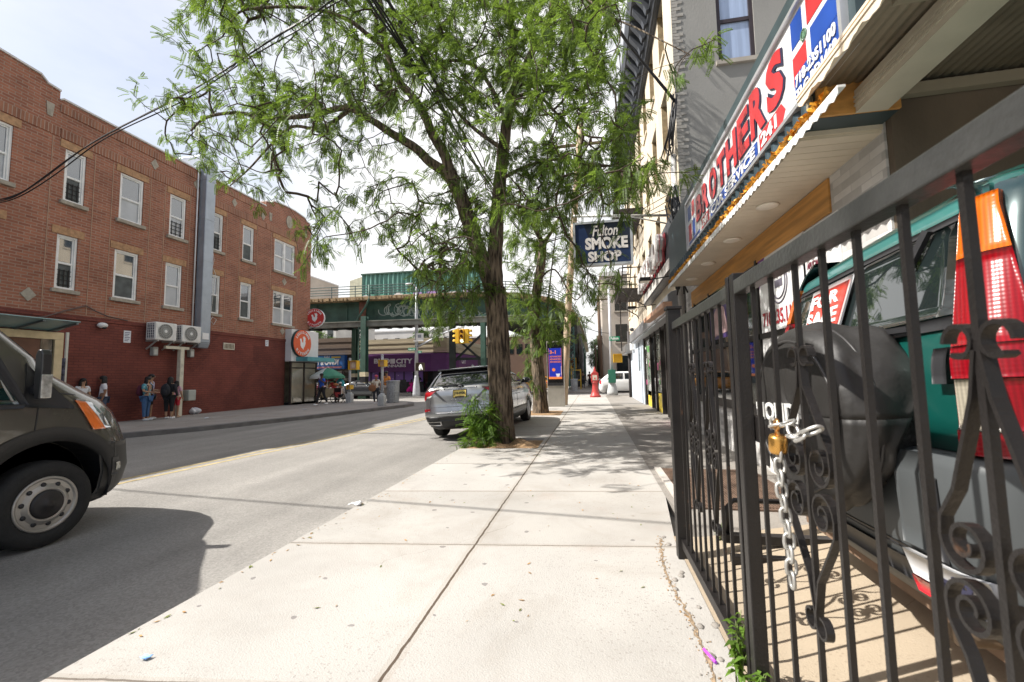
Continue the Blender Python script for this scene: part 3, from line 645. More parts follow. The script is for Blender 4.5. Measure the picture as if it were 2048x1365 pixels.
# crossing truss beam under the deck and columns
mb=MB(); strip(mb,[Vector((-46,30.6,0)),Vector((-4.6,31.4,0))],-.2,.2,5.60,5.96); strip(mb,[Vector((-46,30.6,0)),Vector((-4.6,31.4,0))],-.28,.28,5.96,6.02); mb.build('cross_girder',M('girder_pale',(.20,.21,.18),.6,dirt=.6,vs=1.5,var=.3),el)
def elcol(x,y,z1=6.36,w=.42,band=True):
    c=MB(); 
    for sx in (-1,1): c.bx(x-w/2,x+w/2,y+sx*w/2-.03,y+sx*w/2+.03,.0,z1)
    c.bx(x-.03,x+.03,y-w/2+.03,y+w/2-.03,0,z1); c.bx(x-w*.75,x+w*.75,y-w*.75,y+w*.75,0,.25)
    c=c.build('column',m_elg,el)
    if band:
        for k,(a,b) in enumerate(((.9,1.25),(1.7,2.05))): MB().bx(x-w/2-.02,x+w/2+.02,y-w/2-.06,y+w/2+.06,a,b).build('safety_band',M('band_cream',(.62,.55,.38),.6,dirt=.3),c)
        MB().bx(x-w/2-.02,x+w/2+.02,y-w/2-.06,y+w/2+.06,1.251,1.699).build('safety_band_black',black_plastic,c)
    return c
def lattice(x,y,z0,z1,w=.5):
    mb=MB()
    for sx in (-1,1):
        for sy in (-1,1): mb.bar((x+sx*w/2,y+sy*w/2,z0),(x+sx*w/2,y+sy*w/2,z1),.09,.09)
    n=int((z1-z0)/.55)
    for k in range(n):
        za=z0+(z1-z0)*k/n; zb=z0+(z1-z0)*(k+1)/n
        for sy in (-1,1):
            mb.bar((x-w/2,y+sy*w/2,za),(x+w/2,y+sy*w/2,zb),.05,.04); mb.bar((x+w/2,y+sy*w/2,za),(x-w/2,y+sy*w/2,zb),.05,.04)
        for sx in (-1,1): mb.bar((x+sx*w/2,y-w/2,za),(x+sx*w/2,y+w/2,zb),.05,.04)
    return mb
a=gz(722,795,.0); cx=-17.3; cy=30.9
elcol(cx,cy); elcol(gy(709,740,38.6).x,38.6)
lattice(-18.6,33.0,0,6.3).build('lattice_column',m_elg,el)
cp=gy(967,700,32.5); elcol(cp.x,32.5,w=.36); 
cp=gy(905,700,33.6); mb=MB(); mb.bx(cp.x-.22,cp.x+.22,33.4,33.8,0,6.36); mb.build('dark_column',m_eld,el)
mb=MB(); mb.bar((cp.x,34,4.9),(cp.x+2.6,34,2.6),.16,.16); mb.bar((cp.x+2.6,34,5.2),(cp.x,34,2.8),.16,.16); mb.bar((cp.x,34,3.0),(cp.x+2.4,34,3.0),.2,.2); mb.build('brace',m_eld,el)
lattice(-2.05,44,0,6.36,.55).build('lattice_column',M('el_teal',(.09,.20,.18),.6,var=.3,dirt=.3),el)
for y in (54,66,80,98): elcol(-1.7,y,6.36,.5,False)
for y in (52,70,92): elcol(-11,y,6.36,.5,False)
mb=MB(); mb.bar((-2.05,44,3.2),(-4.4,44,6.2),.14,.14); mb.bar((-2.05,44,2.6),(-4.6,44,2.6),.18,.18); mb.build('brace',MATS['el_teal'],el)
# dark netting wrapped bay far along the street
net=M('dark_netting',(.05,.052,.055),.95,var=.9,vs=1.4,bump=.8,bs=9)
mb=MB(); random.seed(8)
mb.grid(lambda u,v:(-1.55+rng(-.12,.12)+.2*math.sin(v*3),46+u*22,(.4+v*7.4)),30,18); mb.grid(lambda u,v:(-2.9+u*1.4+rng(-.05,.05),46,(.4+v*7.4)),6,18)
mb.build('netting',net,el)
# rust stains: splice plate on the girder and drain pipe
mb=MB(); p=gy(725,630,32.6); mb.bx(p.x-.28,p.x+.28,32.55,32.68,ZB,ZG); mb.build('splice_plate',m_rust,el)
mb=MB(); mb.tube([(p.x+.9,32.0,9.1),(p.x+.95,32.0,8.0),(p.x+.5,32.3,7.5),(p.x-.2,32.4,6.6),(p.x-.35,32.4,6.2)],.09,8); mb.build('drain_pipe',m_elg,el)
# graffiti loops on the girder web
gr=M('graffiti_white',(.33,.39,.35),.7,var=.2)
mb=MB(); random.seed(21)
def loops(u0,u1,vc,n,amp):
    for k in range(n):
        u=u0+(u1-u0)*k/n+rng(-3,3); c=gy(u,vc+rng(-2,3),32.80); r=amp*rng(.5,1.1)
        a0=rng(0,6); span=rng(3.5,6.3); e=rng(.7,1.3)
        pts=[]
        for j in range(13):
            a=a0+span*j/12; pts.append((c.x+r*e*math.cos(a),32.85-.02*(c.x+14)*.0,c.z+r*math.sin(a)))
        mb.tube([(x,33.02+(x+14)*.06 if x>-14 else 32.9+(x+20)*.033,z) for x,_,z in pts] if False else [(x,girder_y(x)-.06,z) for x,_,z in pts],.042,4)
def girder_y(x):
    for a,b in zip(NL,NL[1:]):
        if a.x<=x<=b.x: return a.y+(b.y-a.y)*(x-a.x)/max(1e-6,b.x-a.x)
    return 33
loops(768,812,620,9,.44); loops(812,850,624,8,.40); loops(850,985,629,24,.38)
mb.build('graffiti',gr,el)
# corrugated station shed standing on the structure
sh=thing('station_shed','teal corrugated metal shed standing on the elevated railway','shed',(-17,35.5,7.7))
m_cor=M('teal_corrugated',(.12,.27,.23),.5,m=.05,var=.3,vs=2,dirt=.2,stretch=(2,1,.4))
pa=gy(725,548,35.0); pb=gy(972,580,35.0)
zt=pa.z-.15
mb=MB(); o=[]
n=int((pb.x-pa.x)/.11)
def corr(u,v):
    x=pa.x+u*(pb.x-pa.x); return (x,35.0+.09*math.sin(x*2*math.pi/.42),8.2+v*(zt-8.2))
mb.grid(corr,n,1,0,False); mb.build('corrugated_wall',m_cor,sh)
mb=MB().bx(pa.x-.1,pb.x+.1,34.88,37.0,zt,zt+.12); mb.build('roof_edge',m_elg,sh)
mb=MB().bx(pa.x-.05,pa.x+.02,35.1,36.9,8.2,zt).bx(pb.x-.02,pb.x+.05,35.1,36.9,8.2,zt).bx(pa.x,pb.x,36.8,36.9,8.2,zt).prism([(pa.x-1.4,8.2),(pa.x-.06,8.2),(pa.x-.06,zt),(pa.x-1.4,zt-.35)],'y',35.3,36.8); mb.build('end_wall',M('shed_end',(.55,.55,.42),.6,var=.15,dirt=.3),sh)
mb=MB(); random.seed(4)
for k in range(90):
    x=pa.x+rng(0,pb.x-pa.x-.8); w=rng(.3,.8); mb.bx(x,x+w,34.84-.0006*k,34.86,8.2+rng(0,.1),8.5+rng(0,.4),k%3)
mb.build('graffiti_panel',[M('graf_a',(.10,.3,.22),.6),M('graf_b',(.35,.22,.5),.6),M('graf_c',(.62,.62,.62),.6)],sh)
# corner block: cannabis shop, grocery
m_cream=M('cream_siding',(.50,.43,.31),.6,var=.1,vs=1.5,dirt=.45,stretch=(.3,.3,3))
YB=40.2
x0=gy(795,700,YB).x; x1=gy(898,700,YB).x; xe=x1
ztop=gy(850,676,YB).z; zaw1=gy(800,707,YB).z; zaw0=gy(800,744,YB).z
bd=thing('corner_shop','single storey corner shop with cream metal siding above a purple awning and patterned purple windows','shop',(x0+5,YB,0))
xl=gy(632,700,YB).x; xm=gy(705,700,YB).x
mb=MB()
mb.prism([(xm+.4,YB+.6),(xe-1.6,YB+.6),(xe-.5,YB+1.0),(xe,YB+2.1),(xe,YB+22),(xm+.4,YB+22)],'z',0,zaw1); mb.build('wall',M('shop_dark_wall',(.045,.042,.05),.6,var=.3),bd)
mb=MB()
m=9
for k in range(m):
    a=zaw1+.02+(ztop-zaw1)*k/m; b=zaw1+.02+(ztop-zaw1)*(k+1)/m; o_=.0 if k%3 else .05
    mb.prism([(xm+.4,YB+.25-o_),(xe-1.7,YB+.25-o_),(xe-.45,YB+.7-o_),(xe+.2+o_,YB+2.0),(xe+.2+o_,YB+20),(xm+.4,YB+20)],'z',a,b-.012)
mb.build('siding',m_cream,bd)
m_pur=M('purple_awning',(.13,.035,.165),.5,var=.12,vs=2)
aw=MB()
prf=[(YB+.55,zaw1),(YB-.25,zaw1-.12),(YB-.35,zaw0),(YB+.55,zaw0)]
aw.prism(prf,'x',xm+.5,xe-1.7); aw.build('awning',m_pur,bd)
aw=MB().prism([(xe-1.7,YB-.34),(xe-.3,YB+.15),(xe+.45,YB+1.7),(xe+.45,YB+9),(xe-.1,YB+9),(xe-.1,YB+2),(xe-.7,YB+1),(xe-1.7,YB+.5)],'z',zaw0,zaw1-.1).build('awning',m_pur,bd)
mb=MB(); yy=YB-.37
def tx(mb,s,u0,u1,v0,v1,Y,mi=0,**k):
    a=gy(u0,v1,Y); b=gy(u1,v1,Y); c=gy(u0,v0,Y); mb.text(s,a,(1,0,0),(0,0,1),c.z-a.z,mi,width=b.x-a.x,**k)
tx(mb,'BUD',748,780,718,728,yy,bold=.04); tx(mb,'CITY',792,825,718,728,yy,bold=.04); tx(mb,'CANNABIS',763,812,730,735.5,yy,bold=.03)
a=gy(780.5,728,yy); b=gy(790,718,yy); mb.bx(a.x,b.x,yy-.01,yy,a.z,b.z)
MB().text('CITY',Vector((xe+.47,YB+2.6,zaw0+.75)),(0,1,0),(0,0,1),.5,0,.01,.04).build('side_lettering',M('lettering_lilac',(.80,.77,.85),.5),bd)
mb.build('lettering',M('lettering_lilac',(.80,.77,.85),.5),bd)
# patterned windows
m_pw=M('purple_window',(.20,.10,.40),.4,var=.05); nt=m_pw.node_tree; L=nt.links.new
tc=nd(nt,'ShaderNodeTexCoord'); vo=nd(nt,'ShaderNodeTexVoronoi'); vo.inputs['Scale'].default_value=3.4; vo.inputs['Randomness'].default_value=.12; L(tc.outputs['Object'],vo.inputs['Vector'])
rp=nd(nt,'ShaderNodeValToRGB'); rp.color_ramp.interpolation='CONSTANT'; rp.color_ramp.elements[0].color=(.80,.74,.9,1); rp.color_ramp.elements[1].color=(.26,.14,.48,1); rp.color_ramp.elements[1].position=.36
L(vo.outputs['Distance'],rp.inputs['Fac']); L(rp.outputs['Color'],nt.nodes['Principled BSDF'].inputs['Base Color'])
fr=M('window_frame_dark',(.03,.028,.03),.5)
for u0,u1 in ((725,741),(743,758),(772,789),(790.5,807),(809,826),(834,846)):
    a=gy(u0,768 if u0>770 else 762,YB+.5); b=gy(u1,743,YB+.5)
    w=MB().bx(a.x,b.x,YB+.52,YB+.58,1.15,b.z).build('window',m_pw,bd)
    MB().bx(a.x-.05,a.x,YB+.48,YB+.6,1.1,b.z).bx(b.x,b.x+.05,YB+.48,YB+.6,1.1,b.z).bx(a.x,b.x,YB+.48,YB+.6,1.1,1.15).build('frame',fr,w)
MB().bx(xe-2.8,xe-1.9,YB+.5,YB+.58,.3,2.6).build('door',dark_glass,bd)
# grocery to the left of it
gs=thing('grocery_shop','brown clad grocery shop with blue sign behind the food cart','shop',((xl+xm)/2,YB,0))
xl-=6
zb=gy(670,710,YB).z; zt2=gy(670,676,YB).z
MB().bx(xl,xm+.3,YB+.7,YB+20,0,zb).build('wall',M('grocery_wall',(.10,.085,.07),.7,var=.6,vs=1.2),gs)
mb=MB()
for k in range(8):
    a=zb+(zt2-zb)*k/8; mb.bx(xl,xm+.3,YB+.35-(.05 if k in (0,3,6) else 0),YB+.9,a+.01,zb+(zt2-zb)*(k+1)/8)
mb.build('siding',M('brown_siding',(.16,.115,.085),.7,var=.15,dirt=.3,stretch=(.3,.3,3)),gs)
p0=gy(612,740,YB-.2); p1=gy(689,711,YB-.2)
sg=MB().bx(p0.x-2,p1.x,YB-.2,YB+.3,p0.z,p1.z).build('sign_board',M('grocery_blue',(.02,.14,.45),.45,var=.06),gs)
mb=MB(); yy=YB-.21
tx(mb,'GROCERY & CANDY',602,679,720,732,yy,0,bold=.05); tx(mb,"Eddie's",648,660,712,719,yy,0,bold=.02,shear=.2)
mb.build('lettering',white_flat,sg)
mb=MB(); a=gy(612,738,yy); b=gy(683,733,yy); mb.bx(a.x-1,b.x,yy-.005,YB-.2,a.z,b.z,0); a=gy(663,717,yy); b=gy(681,713,yy); mb.bx(a.x,b.x,yy-.005,YB-.2,a.z,b.z,1); mb.build('sign_stripe',[M('pink_stripe',(.6,.25,.3),.5),M('yellow_stripe',(.6,.42,.06),.5)],sg)
random.seed(31)
for k in range(46):
    x=rng(xl+4,xm-.2); z=rng(.2,2.3); MB().bx(x,x+rng(.2,.6),YB+.3-rng(0,.3),YB+.7,z,z+rng(.15,.4)).build('goods_box',[M('goods_a',(.25,.16,.05),.6),M('goods_b',(.05,.12,.06),.6),M('goods_c',(.4,.38,.33),.6),M('goods_d',(.3,.04,.04),.6),M('goods_e',(.03,.03,.04),.6)][k%5],gs)
# distant blocks behind
def block(name,label,u0,u1,v,Y,depth,col,rows=0,cols=0,zg=0):
    a=gy(u0,v,Y); b=gy(u1,v,Y); t=thing(name,label,'building',((a.x+b.x)/2,Y,0))
    MB().bx(a.x,b.x,Y,Y+depth,0,a.z).build('wall',M('wall_'+str(int(u0)),col,.85,var=.1,vs=.6,dirt=.3),t)
    MB().bx(a.x-.1,b.x+.1,Y-.1,Y+depth,a.z,a.z+.25).build('cornice',m_cope,t)
    for r in range(rows):
        for c in range(cols):
            x=a.x+(b.x-a.x)*(c+.5)/cols; z=a.z-1.2-2.9*r
            if z>2: 
                w=MB().bx(x-.45,x+.45,Y-.04,Y+.02,z-1.5,z).build('window',dark_glass,t)
    return t
block('pale_building','pale plastered building seen beneath the railway deck',560,672,650,60,12,(.62,.60,.56),1,5)
block('far_building','low pale warehouse far behind the cannabis shop',690,905,668,75,10,(.55,.53,.5),1,9)
block('flats_building','beige flats far along the cross street behind the viaduct',400,600,560,80,14,(.42,.36,.3),5,8)

block('brown_building','brown brick building seen beyond the viaduct columns behind the silver SUV',895,1100,678,66,14,(.16,.10,.07),1,12)
# ================================================================ right hand row: tenement, car service office, shops
XF=2.45
m_stucco=M('cream_stucco',(.60,.52,.40),.85,var=.08,vs=1.2,bump=.3,bs=30,dirt=.25,stretch=(1,1,.35))
m_grey=M('grey_stucco',(.23,.225,.21),.9,var=.10,vs=1.0,bump=.25,bs=25,dirt=.22,stretch=(1,1,.5))
m_corn=M('cornice_grey',(.065,.072,.085),.55,var=.2,dirt=.2)
m_quoin=M('old_yellow_brick',(.36,.27,.15),.85,var=.3,vs=6,dirt=.3)
m_wood=M('raw_plywood',(.50,.25,.07),.6,var=.3,vs=1.6,stretch=(4,.6,9),bump=.15)
m_cream2=M('cream_soffit',(.62,.54,.425),.55,var=.08,dirt=.25,vs=3)
m_trim=M('trim_beige',(.70,.60,.47),.55,var=.06,dirt=.2)
YN,YE=12.0,29.6
tb=thing('tenement_building','tall cream fronted tenement with a grey stucco side wall and dark bracketed cornice','building',(XF,20,0))
fw=[]
for z in (4.9,8.0,11.1):
    for y in (13.2,15.4,17.6,19.8,22.0,24.2,26.4,28.3): fw.append((y,y+.95,z+.25,z+2.15))
mb=MB(); 
def wg(mb,x,y0,y1,z0,z1,holes,depth):
    ys=sorted({y0,y1}|{h[0] for h in holes}|{h[1] for h in holes}); zs=sorted({z0,z1}|{h[2] for h in holes}|{h[3] for h in holes})
    for a,b in zip(ys,ys[1:]):
        for c,d in zip(zs,zs[1:]):
            if any(h[0]<=a+1e-6 and b<=h[1]+1e-6 and h[2]<=c+1e-6 and d<=h[3]+1e-6 for h in holes): continue
            mb.add([(x,b,c),(x,a,c),(x,a,d),(x,b,d)],[(0,1,2,3)])
    for a,b,c,d in holes:
        e=x+depth
        mb.add([(x,a,c),(x,a,d),(e,a,d),(e,a,c)],[(0,1,2,3)],1); mb.add([(x,b,c),(e,b,c),(e,b,d),(x,b,d)],[(0,1,2,3)],1)
        mb.add([(x,a,c),(e,a,c),(e,b,c),(x,b,c)],[(0,1,2,3)]); mb.add([(x,a,d),(x,b,d),(e,b,d),(e,a,d)],[(0,1,2,3)])
wg(mb,XF,YN,YE,3.9,13.6,fw,.3)
mb.add([(XF,YE,3.9),(XF,YE,13.6),(XF+14,YE,13.6),(XF+14,YE,3.9)],[(0,1,2,3)])
mb.bx(XF+.45,XF+14,YN+.1,YE-.1,13.4,13.59)
mb.build('wall',[m_stucco,m_quoin],tb)
# grey side wall with windows
sw=[(3.62,4.55,9.93,12.3),(6.3,7.2,9.93,12.3),(4.63,5.4,5.2,7.3)]
mb=MB(); xs=sorted({XF,XF+14}|{h[0] for h in sw}|{h[1] for h in sw}); zs=sorted({0,14.6}|{h[2] for h in sw}|{h[3] for h in sw})
for a,b in zip(xs,xs[1:]):
    for c,d in zip(zs,zs[1:]):
        if any(h[0]<=a+1e-6 and b<=h[1]+1e-6 and h[2]<=c+1e-6 and d<=h[3]+1e-6 for h in sw): continue
        mb.add([(a,YN,c),(b,YN,c),(b,YN,d),(a,YN,d)],[(0,1,2,3)])
for a,b,c,d in sw:
    e=YN+.16
    mb.add([(a,YN,c),(a,YN,d),(a,e,d),(a,e,c)],[(0,1,2,3)]); mb.add([(b,YN,c),(b,e,c),(b,e,d),(b,YN,d)],[(0,1,2,3)])
    mb.add([(a,YN,c),(a,e,c),(b,e,c),(b,YN,c)],[(0,1,2,3)]); mb.add([(a,YN,d),(b,YN,d),(b,e,d),(a,e,d)],[(0,1,2,3)])
mb.build('side_wall',m_grey,tb)
m_wf=M('brown_window_frame',(.035,.025,.028),.45,var=.2)
m_cur=M('white_curtain',(.50,.55,.68),.5,var=.18,vs=2.2,stretch=(7,1,.3))
for a,b,c,d in sw:
    m=(c+d)/2
    f=MB(); y0,y1=YN+.04,YN+.13
    f.bx(a,a+.10,y0,y1,c,d).bx(b-.10,b,y0,y1,c,d).bx(a+.1,b-.1,y0,y1,c,c+.07).bx(a+.1,b-.1,y0,y1,d-.08,d).bx(a+.1,b-.1,y0+.01,y1-.01,m-.05,m+.05)
    w=f.build('window',m_wf,tb)
    for q0,q1 in ((c+.07,m-.05),(m+.05,d-.08)):
        MB().bx(a+.1,b-.1,YN+.10,YN+.105,q0,q1).build('pane',M('curtain_glass',(.32,.40,.56),.06,var=.16,vs=1.6,spec=1,ior=1.6,stretch=(5,1,.3)),w)
    MB().bx(a-.08,b+.06,YN-.09,YN+.15,c-.12,c-.003).build('sill',M('grey_sill',(.33,.30,.26),.85,dirt=.4),w)
# toothed brick edge where the stucco stops
mb=MB(); random.seed(2)
for k in range(102):
    z=3.9+k*.095; w=.12+(.12 if k%2 else 0)+rng(0,.08)
    mb.bx(XF,XF+w,YN-.012-rng(0,.01),YN,z,z+.083)
mb.build('quoin_brick',M('grey_brick',(.29,.275,.25),.9,var=.25,vs=9),tb)
for a,b,c,d in fw:
    m=(c+d)/2; f=MB(); x=XF+.16
    f.bx(x,x+.1,a,a+.08,c,d).bx(x,x+.1,b-.08,b,c,d).bx(x,x+.1,a+.08,b-.08,m-.04,m+.04).bx(x,x+.1,a+.08,b-.08,c,c+.08).bx(x,x+.1,a+.08,b-.08,d-.08,d)
    w=f.build('window',m_wf,tb)
    MB().bx(x+.05,x+.06,a+.08,b-.08,c+.08,d-.08).build('pane',dark_glass,w)
    MB().bx(XF-.05,XF+.12,a-.06,b+.06,c-.12,c-.004).build('sill',m_stucco,w)
    MB().bx(XF-.02,XF+.05,a-.08,b+.08,d+.003,d+.16).build('lintel',m_stucco,w)
mb=MB()
mb.prism([(XF,13.2),(XF-.12,13.2),(XF-.15,13.5),(XF-.25,13.6),(XF-.25,14.1),(XF-.75,14.25),(XF-.85,14.5),(XF-.85,14.75),(XF,14.75)],'y',YN-.05,YE+.05)
cn=mb.build('cornice',m_corn,tb)
k=YN+.2
while k<YE: MB().prism([(XF-.25,13.55),(XF-.35,13.5),(XF-.42,13.7),(XF-.70,14.1),(XF-.70,14.22),(XF-.25,14.22)],'y',k,k+.22).build('bracket',m_corn,cn); k+=.62
mb=MB()
for z in (13.25,13.38): mb.bx(XF-.18,XF,YN-.05,YE+.05,z,z+.05)
mb.build('moulding',m_corn,cn)
# ground floor shop wall of the tenement
m_dk=M('shopfront_dark',(.05,.046,.042),.5,var=.3)
MB().bx(XF+.05,XF+14,YN+.02,YE-.02,0,3.9).build('ground_floor',m_dk,tb)
m_lb=M('pale_blue_wall',(.50,.56,.62),.7,var=.12,vs=2,dirt=.35,bump=.2)
MB().bx(XF-.12,XF+.05,21.2,27.8,.126,3.85).build('blue_render',m_lb,tb)
MB().bx(XF-.135,XF-.12,22.6,23.1,1.7,3.1).build('blue_door_panel',M('blue_panel',(.12,.15,.17),.5,var=.3),tb)
m_pipe=M('standpipe',(.04,.035,.035),.6)
MB().cyl((XF-.2,27.9,.13),(XF-.2,27.9,4.2),.09,8).build('pipe',m_pipe,tb)
# fire escapes
fe_m=M('fire_escape_iron',(.035,.028,.025),.6,var=.3)
def fire_escape(z,label):
    t=thing('fire_escape',label,'fire escape',(XF,21.5,z),group='fire escapes on the tenement front')
    y0,y1,x0=19.8,23.6,XF-1.15; mb=MB()
    k=y0
    while k<=y1: mb.bar((x0,k,z),(XF,k,z),.035,.03); k+=.11
    for x in (x0,(x0+XF)/2,XF-.02): mb.bar((x,y0,z-.04),(x,y1,z-.04),.05,.06)
    mb.build('platform',fe_m,t)
    mb=MB()
    for h in (.5,.95): mb.bar((x0,y0,z+h),(x0,y1,z+h),.04,.04); mb.bar((x0,y0,z+h),(XF,y0,z+h),.04,.04); mb.bar((x0,y1,z+h),(XF,y1,z+h),.04,.04)
    k=y0
    while k<=y1: mb.bar((x0,k,z),(x0,k,z+.95),.02,.02); k+=.19
    for x in (x0+.4,x0+.8): mb.bar((x,y0,z),(x,y0,z+.95),.02,.02); mb.bar((x,y1,z),(x,y1,z+.95),.02,.02)
    mb.build('railing',fe_m,t)
    mb=MB()
    for y in (y0+.2,y1-.2): mb.tube([(x0+.05,y,z-.05),(x0+.3,y,z-.28),(XF-.1,y,z-.75),(XF,y,z-.95)],.03,5)
    mb.build('bracket',fe_m,t)
    mb=MB()
    for x in (x0+.25,x0+.65): mb.bar((x,y1-.2,z),(x+.1,y0+.4,z+2.9),.05,.03)
    for k in range(10): f=k/10; mb.bar((x0+.25+.1*f,y1-.2-(y1-y0-.6)*f,z+2.9*f),(x0+.65+.1*f,y1-.2-(y1-y0-.6)*f,z+2.9*f),.16,.02)
    mb.build('stair',fe_m,t)
    return t
fire_escape(5.35,'lower black iron fire escape platform on the tenement front, just above the shops')
fire_escape(9.0,'upper black iron fire escape platform on the tenement front')
lad=thing('drop_ladder','thin black iron drop ladder hanging below the lower fire escape','ladder',(XF-1,22.4,3.2))
mb=MB()
for y in (22.2,22.6): mb.bar((XF-1.0,y,2.7),(XF-1.0,y,6.6),.04,.03)
for k in range(12): mb.bar((XF-1.0,22.2,2.85+k*.31),(XF-1.0,22.6,2.85+k*.31),.025,.025)
mb.build('ladder_rails',fe_m,lad)
# service pipe, weatherhead and cable knot at the corner
wh=thing('service_mast','white conduit and black cable knot at the corner of the cream facade','conduit',(XF-.05,12.2,4))
MB().tube([(XF-.06,12.35,3.3),(XF-.06,12.3,7.6)],.075,8).build('conduit',M('conduit_white',(.62,.62,.62),.5,dirt=.3),wh)
mb=MB(); random.seed(6); hub=gx(1350,205,XF-.1)
for k in range(9):
    a=hub+Vector((rng(-.05,.05),rng(-.3,.3),rng(-.2,.2))); b=Vector((XF-.08+rng(-.1,.05),12.4+rng(-.3,.4),7.6+rng(-.2,.3)))
    m_=(a+b)/2+Vector((rng(-.3,0),rng(-.5,.7),-rng(.2,.6))); mb.tube([a,(a+m_)/2+Vector((0,0,-.1)),m_,(m_+b)/2+Vector((0,0,-.12)),b],.02,5)
for k in range(3): mb.ell(hub+Vector((-.05,.1*k,-.3-.1*k)),.07,0,8,6)
mb.build('cable_knot',black_plastic,wh)
# tangle of meter cables between the sign and the facade
tg=MB(); random.seed(9)
for k in range(12):
    a=Vector((XF-.15-rng(0,.2),11.2+rng(-.6,.7),3.4+rng(0,.5))); b=Vector((XF-.1-rng(0,.3),11.3+rng(-.6,.7),5.6+rng(0,.7)))
    pts=[a.lerp(b,t)+Vector((rng(-.12,.1),rng(-.25,.25),0)) for t in [j/6 for j in range(7)]]; tg.tube(pts,.02,5)
for k in range(5):
    c=Vector((XF-.3,10.9+rng(-.4,.4),5.3+rng(-.4,.5))); r=rng(.15,.35); tg.tube([c+Vector((0,r*math.cos(j*.5),r*math.sin(j*.5))) for j in range(13)],.018,5)
tag(tg.build('cable_tangle',black_plastic),'tangle of black cables and coils hanging between the car service sign and the tenement','cables')
tag(MB().tube([(XF-.18,11.6,.13),(XF-.18,11.6,6.4)],.08,8).build('riser_pipe',M('riser_grey',(.34,.32,.30),.6,dirt=.4)),'grey riser pipe between the tenement and the car service office','pipe')
# ---------------------------------------------------------------- car service office
of=thing('car_service_office','one storey car service office with a cream soffit canopy and stone tiled wall','building',(XF,7,0))
m_tile=brick('stone_tile',(.68,.66,.63),(.34,.325,.31),(.50,.49,.48),w=.30,h=.075,mort=.004,bump=.5,var=.2)
m_brown=M('brown_render',(.135,.105,.075),.92,var=.25,vs=1.6,bump=.5,bs=22,dirt=.3,stretch=(1,1,.4))
MB().bx(XF,XF+6,4.0,11.9,.1,4.9).build('wall',m_tile,of)
MB().bx(XF+.02,XF+6,3.93,4.0,.1,5.2).build('side_wall',m_brown,of)
MB().bx(XF-.02,XF,4.85,11.2,3.16,3.52).build('timber_beam',m_wood,of)
so=MB(); k=4.02
while k<10.4: so.bx(1.83,XF,k,min(k+.118,10.4),3.535-.0,3.56); k+=.125
so.bx(1.83,XF,4.0,10.4,3.56,3.6)
so=so.build('soffit',m_cream2,of)
for y in (5.55,6.9,8.3,9.6):
    MB().lathe([(.001,0),(.12,0),(.125,-.012),(.1,-.022),(.001,-.02)],20,0,Matrix.Translation((2.12,y,3.534))).build('recessed_light',M('light_rim',(.80,.74,.64),.4),so)
MB().bx(1.862,XF,3.77,3.797,3.602,3.895).build('gable_board',m_wood,of)
# fascia with sign
MB().bx(1.86,XF,3.80,10.6,3.6,4.95).bx(1.86,XF,3.2,3.80,3.90,4.95).build('fascia_box',M('fascia_green',(.035,.055,.06),.5,var=.2),of)
mb=MB()
mb.grid(lambda u,v:(1.845+.02*math.sin((3.8+6.8*u)*2*math.pi/.16),3.8+6.8*u,3.56+v*.30),220,1,0); mb.build('corrugated_fascia',M('fascia_corrugated',(.05,.075,.09),.4,m=.3,var=.2),of)
mb=MB(); n=120
for k in range(n):
    y=3.35+k*7.2/n; a=3.35+(k+1)*7.2/n
    mb.add([(1.79,y,3.53+.012*math.sin(k*math.pi)),(1.79,a,3.53),(1.79,a,3.575+.0),(1.79,y,3.575)],[(0,1,2,3)])
mb.bx(1.79,1.84,3.35,10.55,3.575,3.59)
for k in range(60): mb.add([(1.79,3.35+k*.12,3.53),(1.79,3.35+k*.12+.06,3.50),(1.79,3.35+k*.12+.12,3.53)],[(0,1,2)])
mb.build('drip_trim',white_paint,of,solid=.006)
gar=MB(); random.seed(14)
for k in range(420):
    y=3.5+k*6.9/420; c=Vector((1.80+rng(-.02,.02),y,3.63+rng(-.025,.025)))
    d=Vector((rng(-1,1),rng(-1,1),rng(-1,1))).normalized()*.035; q=d.cross(Vector((rng(-1,1),rng(-1,1),rng(-1,1)))).normalized()*.018
    gar.add([c-d-q,c+d-q,c+d+q,c-d+q],[(0,1,2,3)])
tag(gar.build('tinsel_garland',M('gold_tinsel',(.60,.28,.03),.4,m=.3,var=.3,vs=30)),'gold orange tinsel garland strung under the car service sign','garland')
sg=thing('car_service_sign','long red white and blue car service sign with flag panels over the canopy','sign',(1.85,6,4.2))
XS2=1.845; SY0,SY1,SZ0,SZ1=3.3,8.5,3.85,4.72
m_vin=M('sign_vinyl',(.70,.70,.72),.30,var=.08,vs=2,coat=.3,dirt=.2,bump=.25,bs=5)
MB().bx(XS2,XS2+.08,SY0,SY1,SZ0,SZ1).build('panel',m_vin,sg)
mb=MB(); mb.bar((XS2-.01,SY0,SZ1),(XS2-.01,SY1,SZ1),.05,.04).bar((XS2-.01,SY0,SZ0),(XS2-.01,SY1,SZ0),.05,.04).bar((XS2-.01,SY0,SZ0),(XS2-.01,SY0,SZ1),.04,.05,up=(1,0,0)).bar((XS2-.01,SY1,SZ0),(XS2-.01,SY1,SZ1),.04,.05,up=(1,0,0)); mb.build('frame',M('sign_frame',(.55,.55,.57),.35,m=.6),sg)
XT=XS2-.004; xd=(0,-1,0); zd=(0,0,1)
m_sred=M('sign_red',(.50,.03,.035),.35,var=.25,vs=3); m_sblue=M('sign_blue',(.015,.06,.30),.35,var=.15,vs=3)
def panel(mb,ya,yb,za,zb,mi,x=XT): mb.bx(x,x+.003,min(ya,yb),max(ya,yb),za,zb,mi)
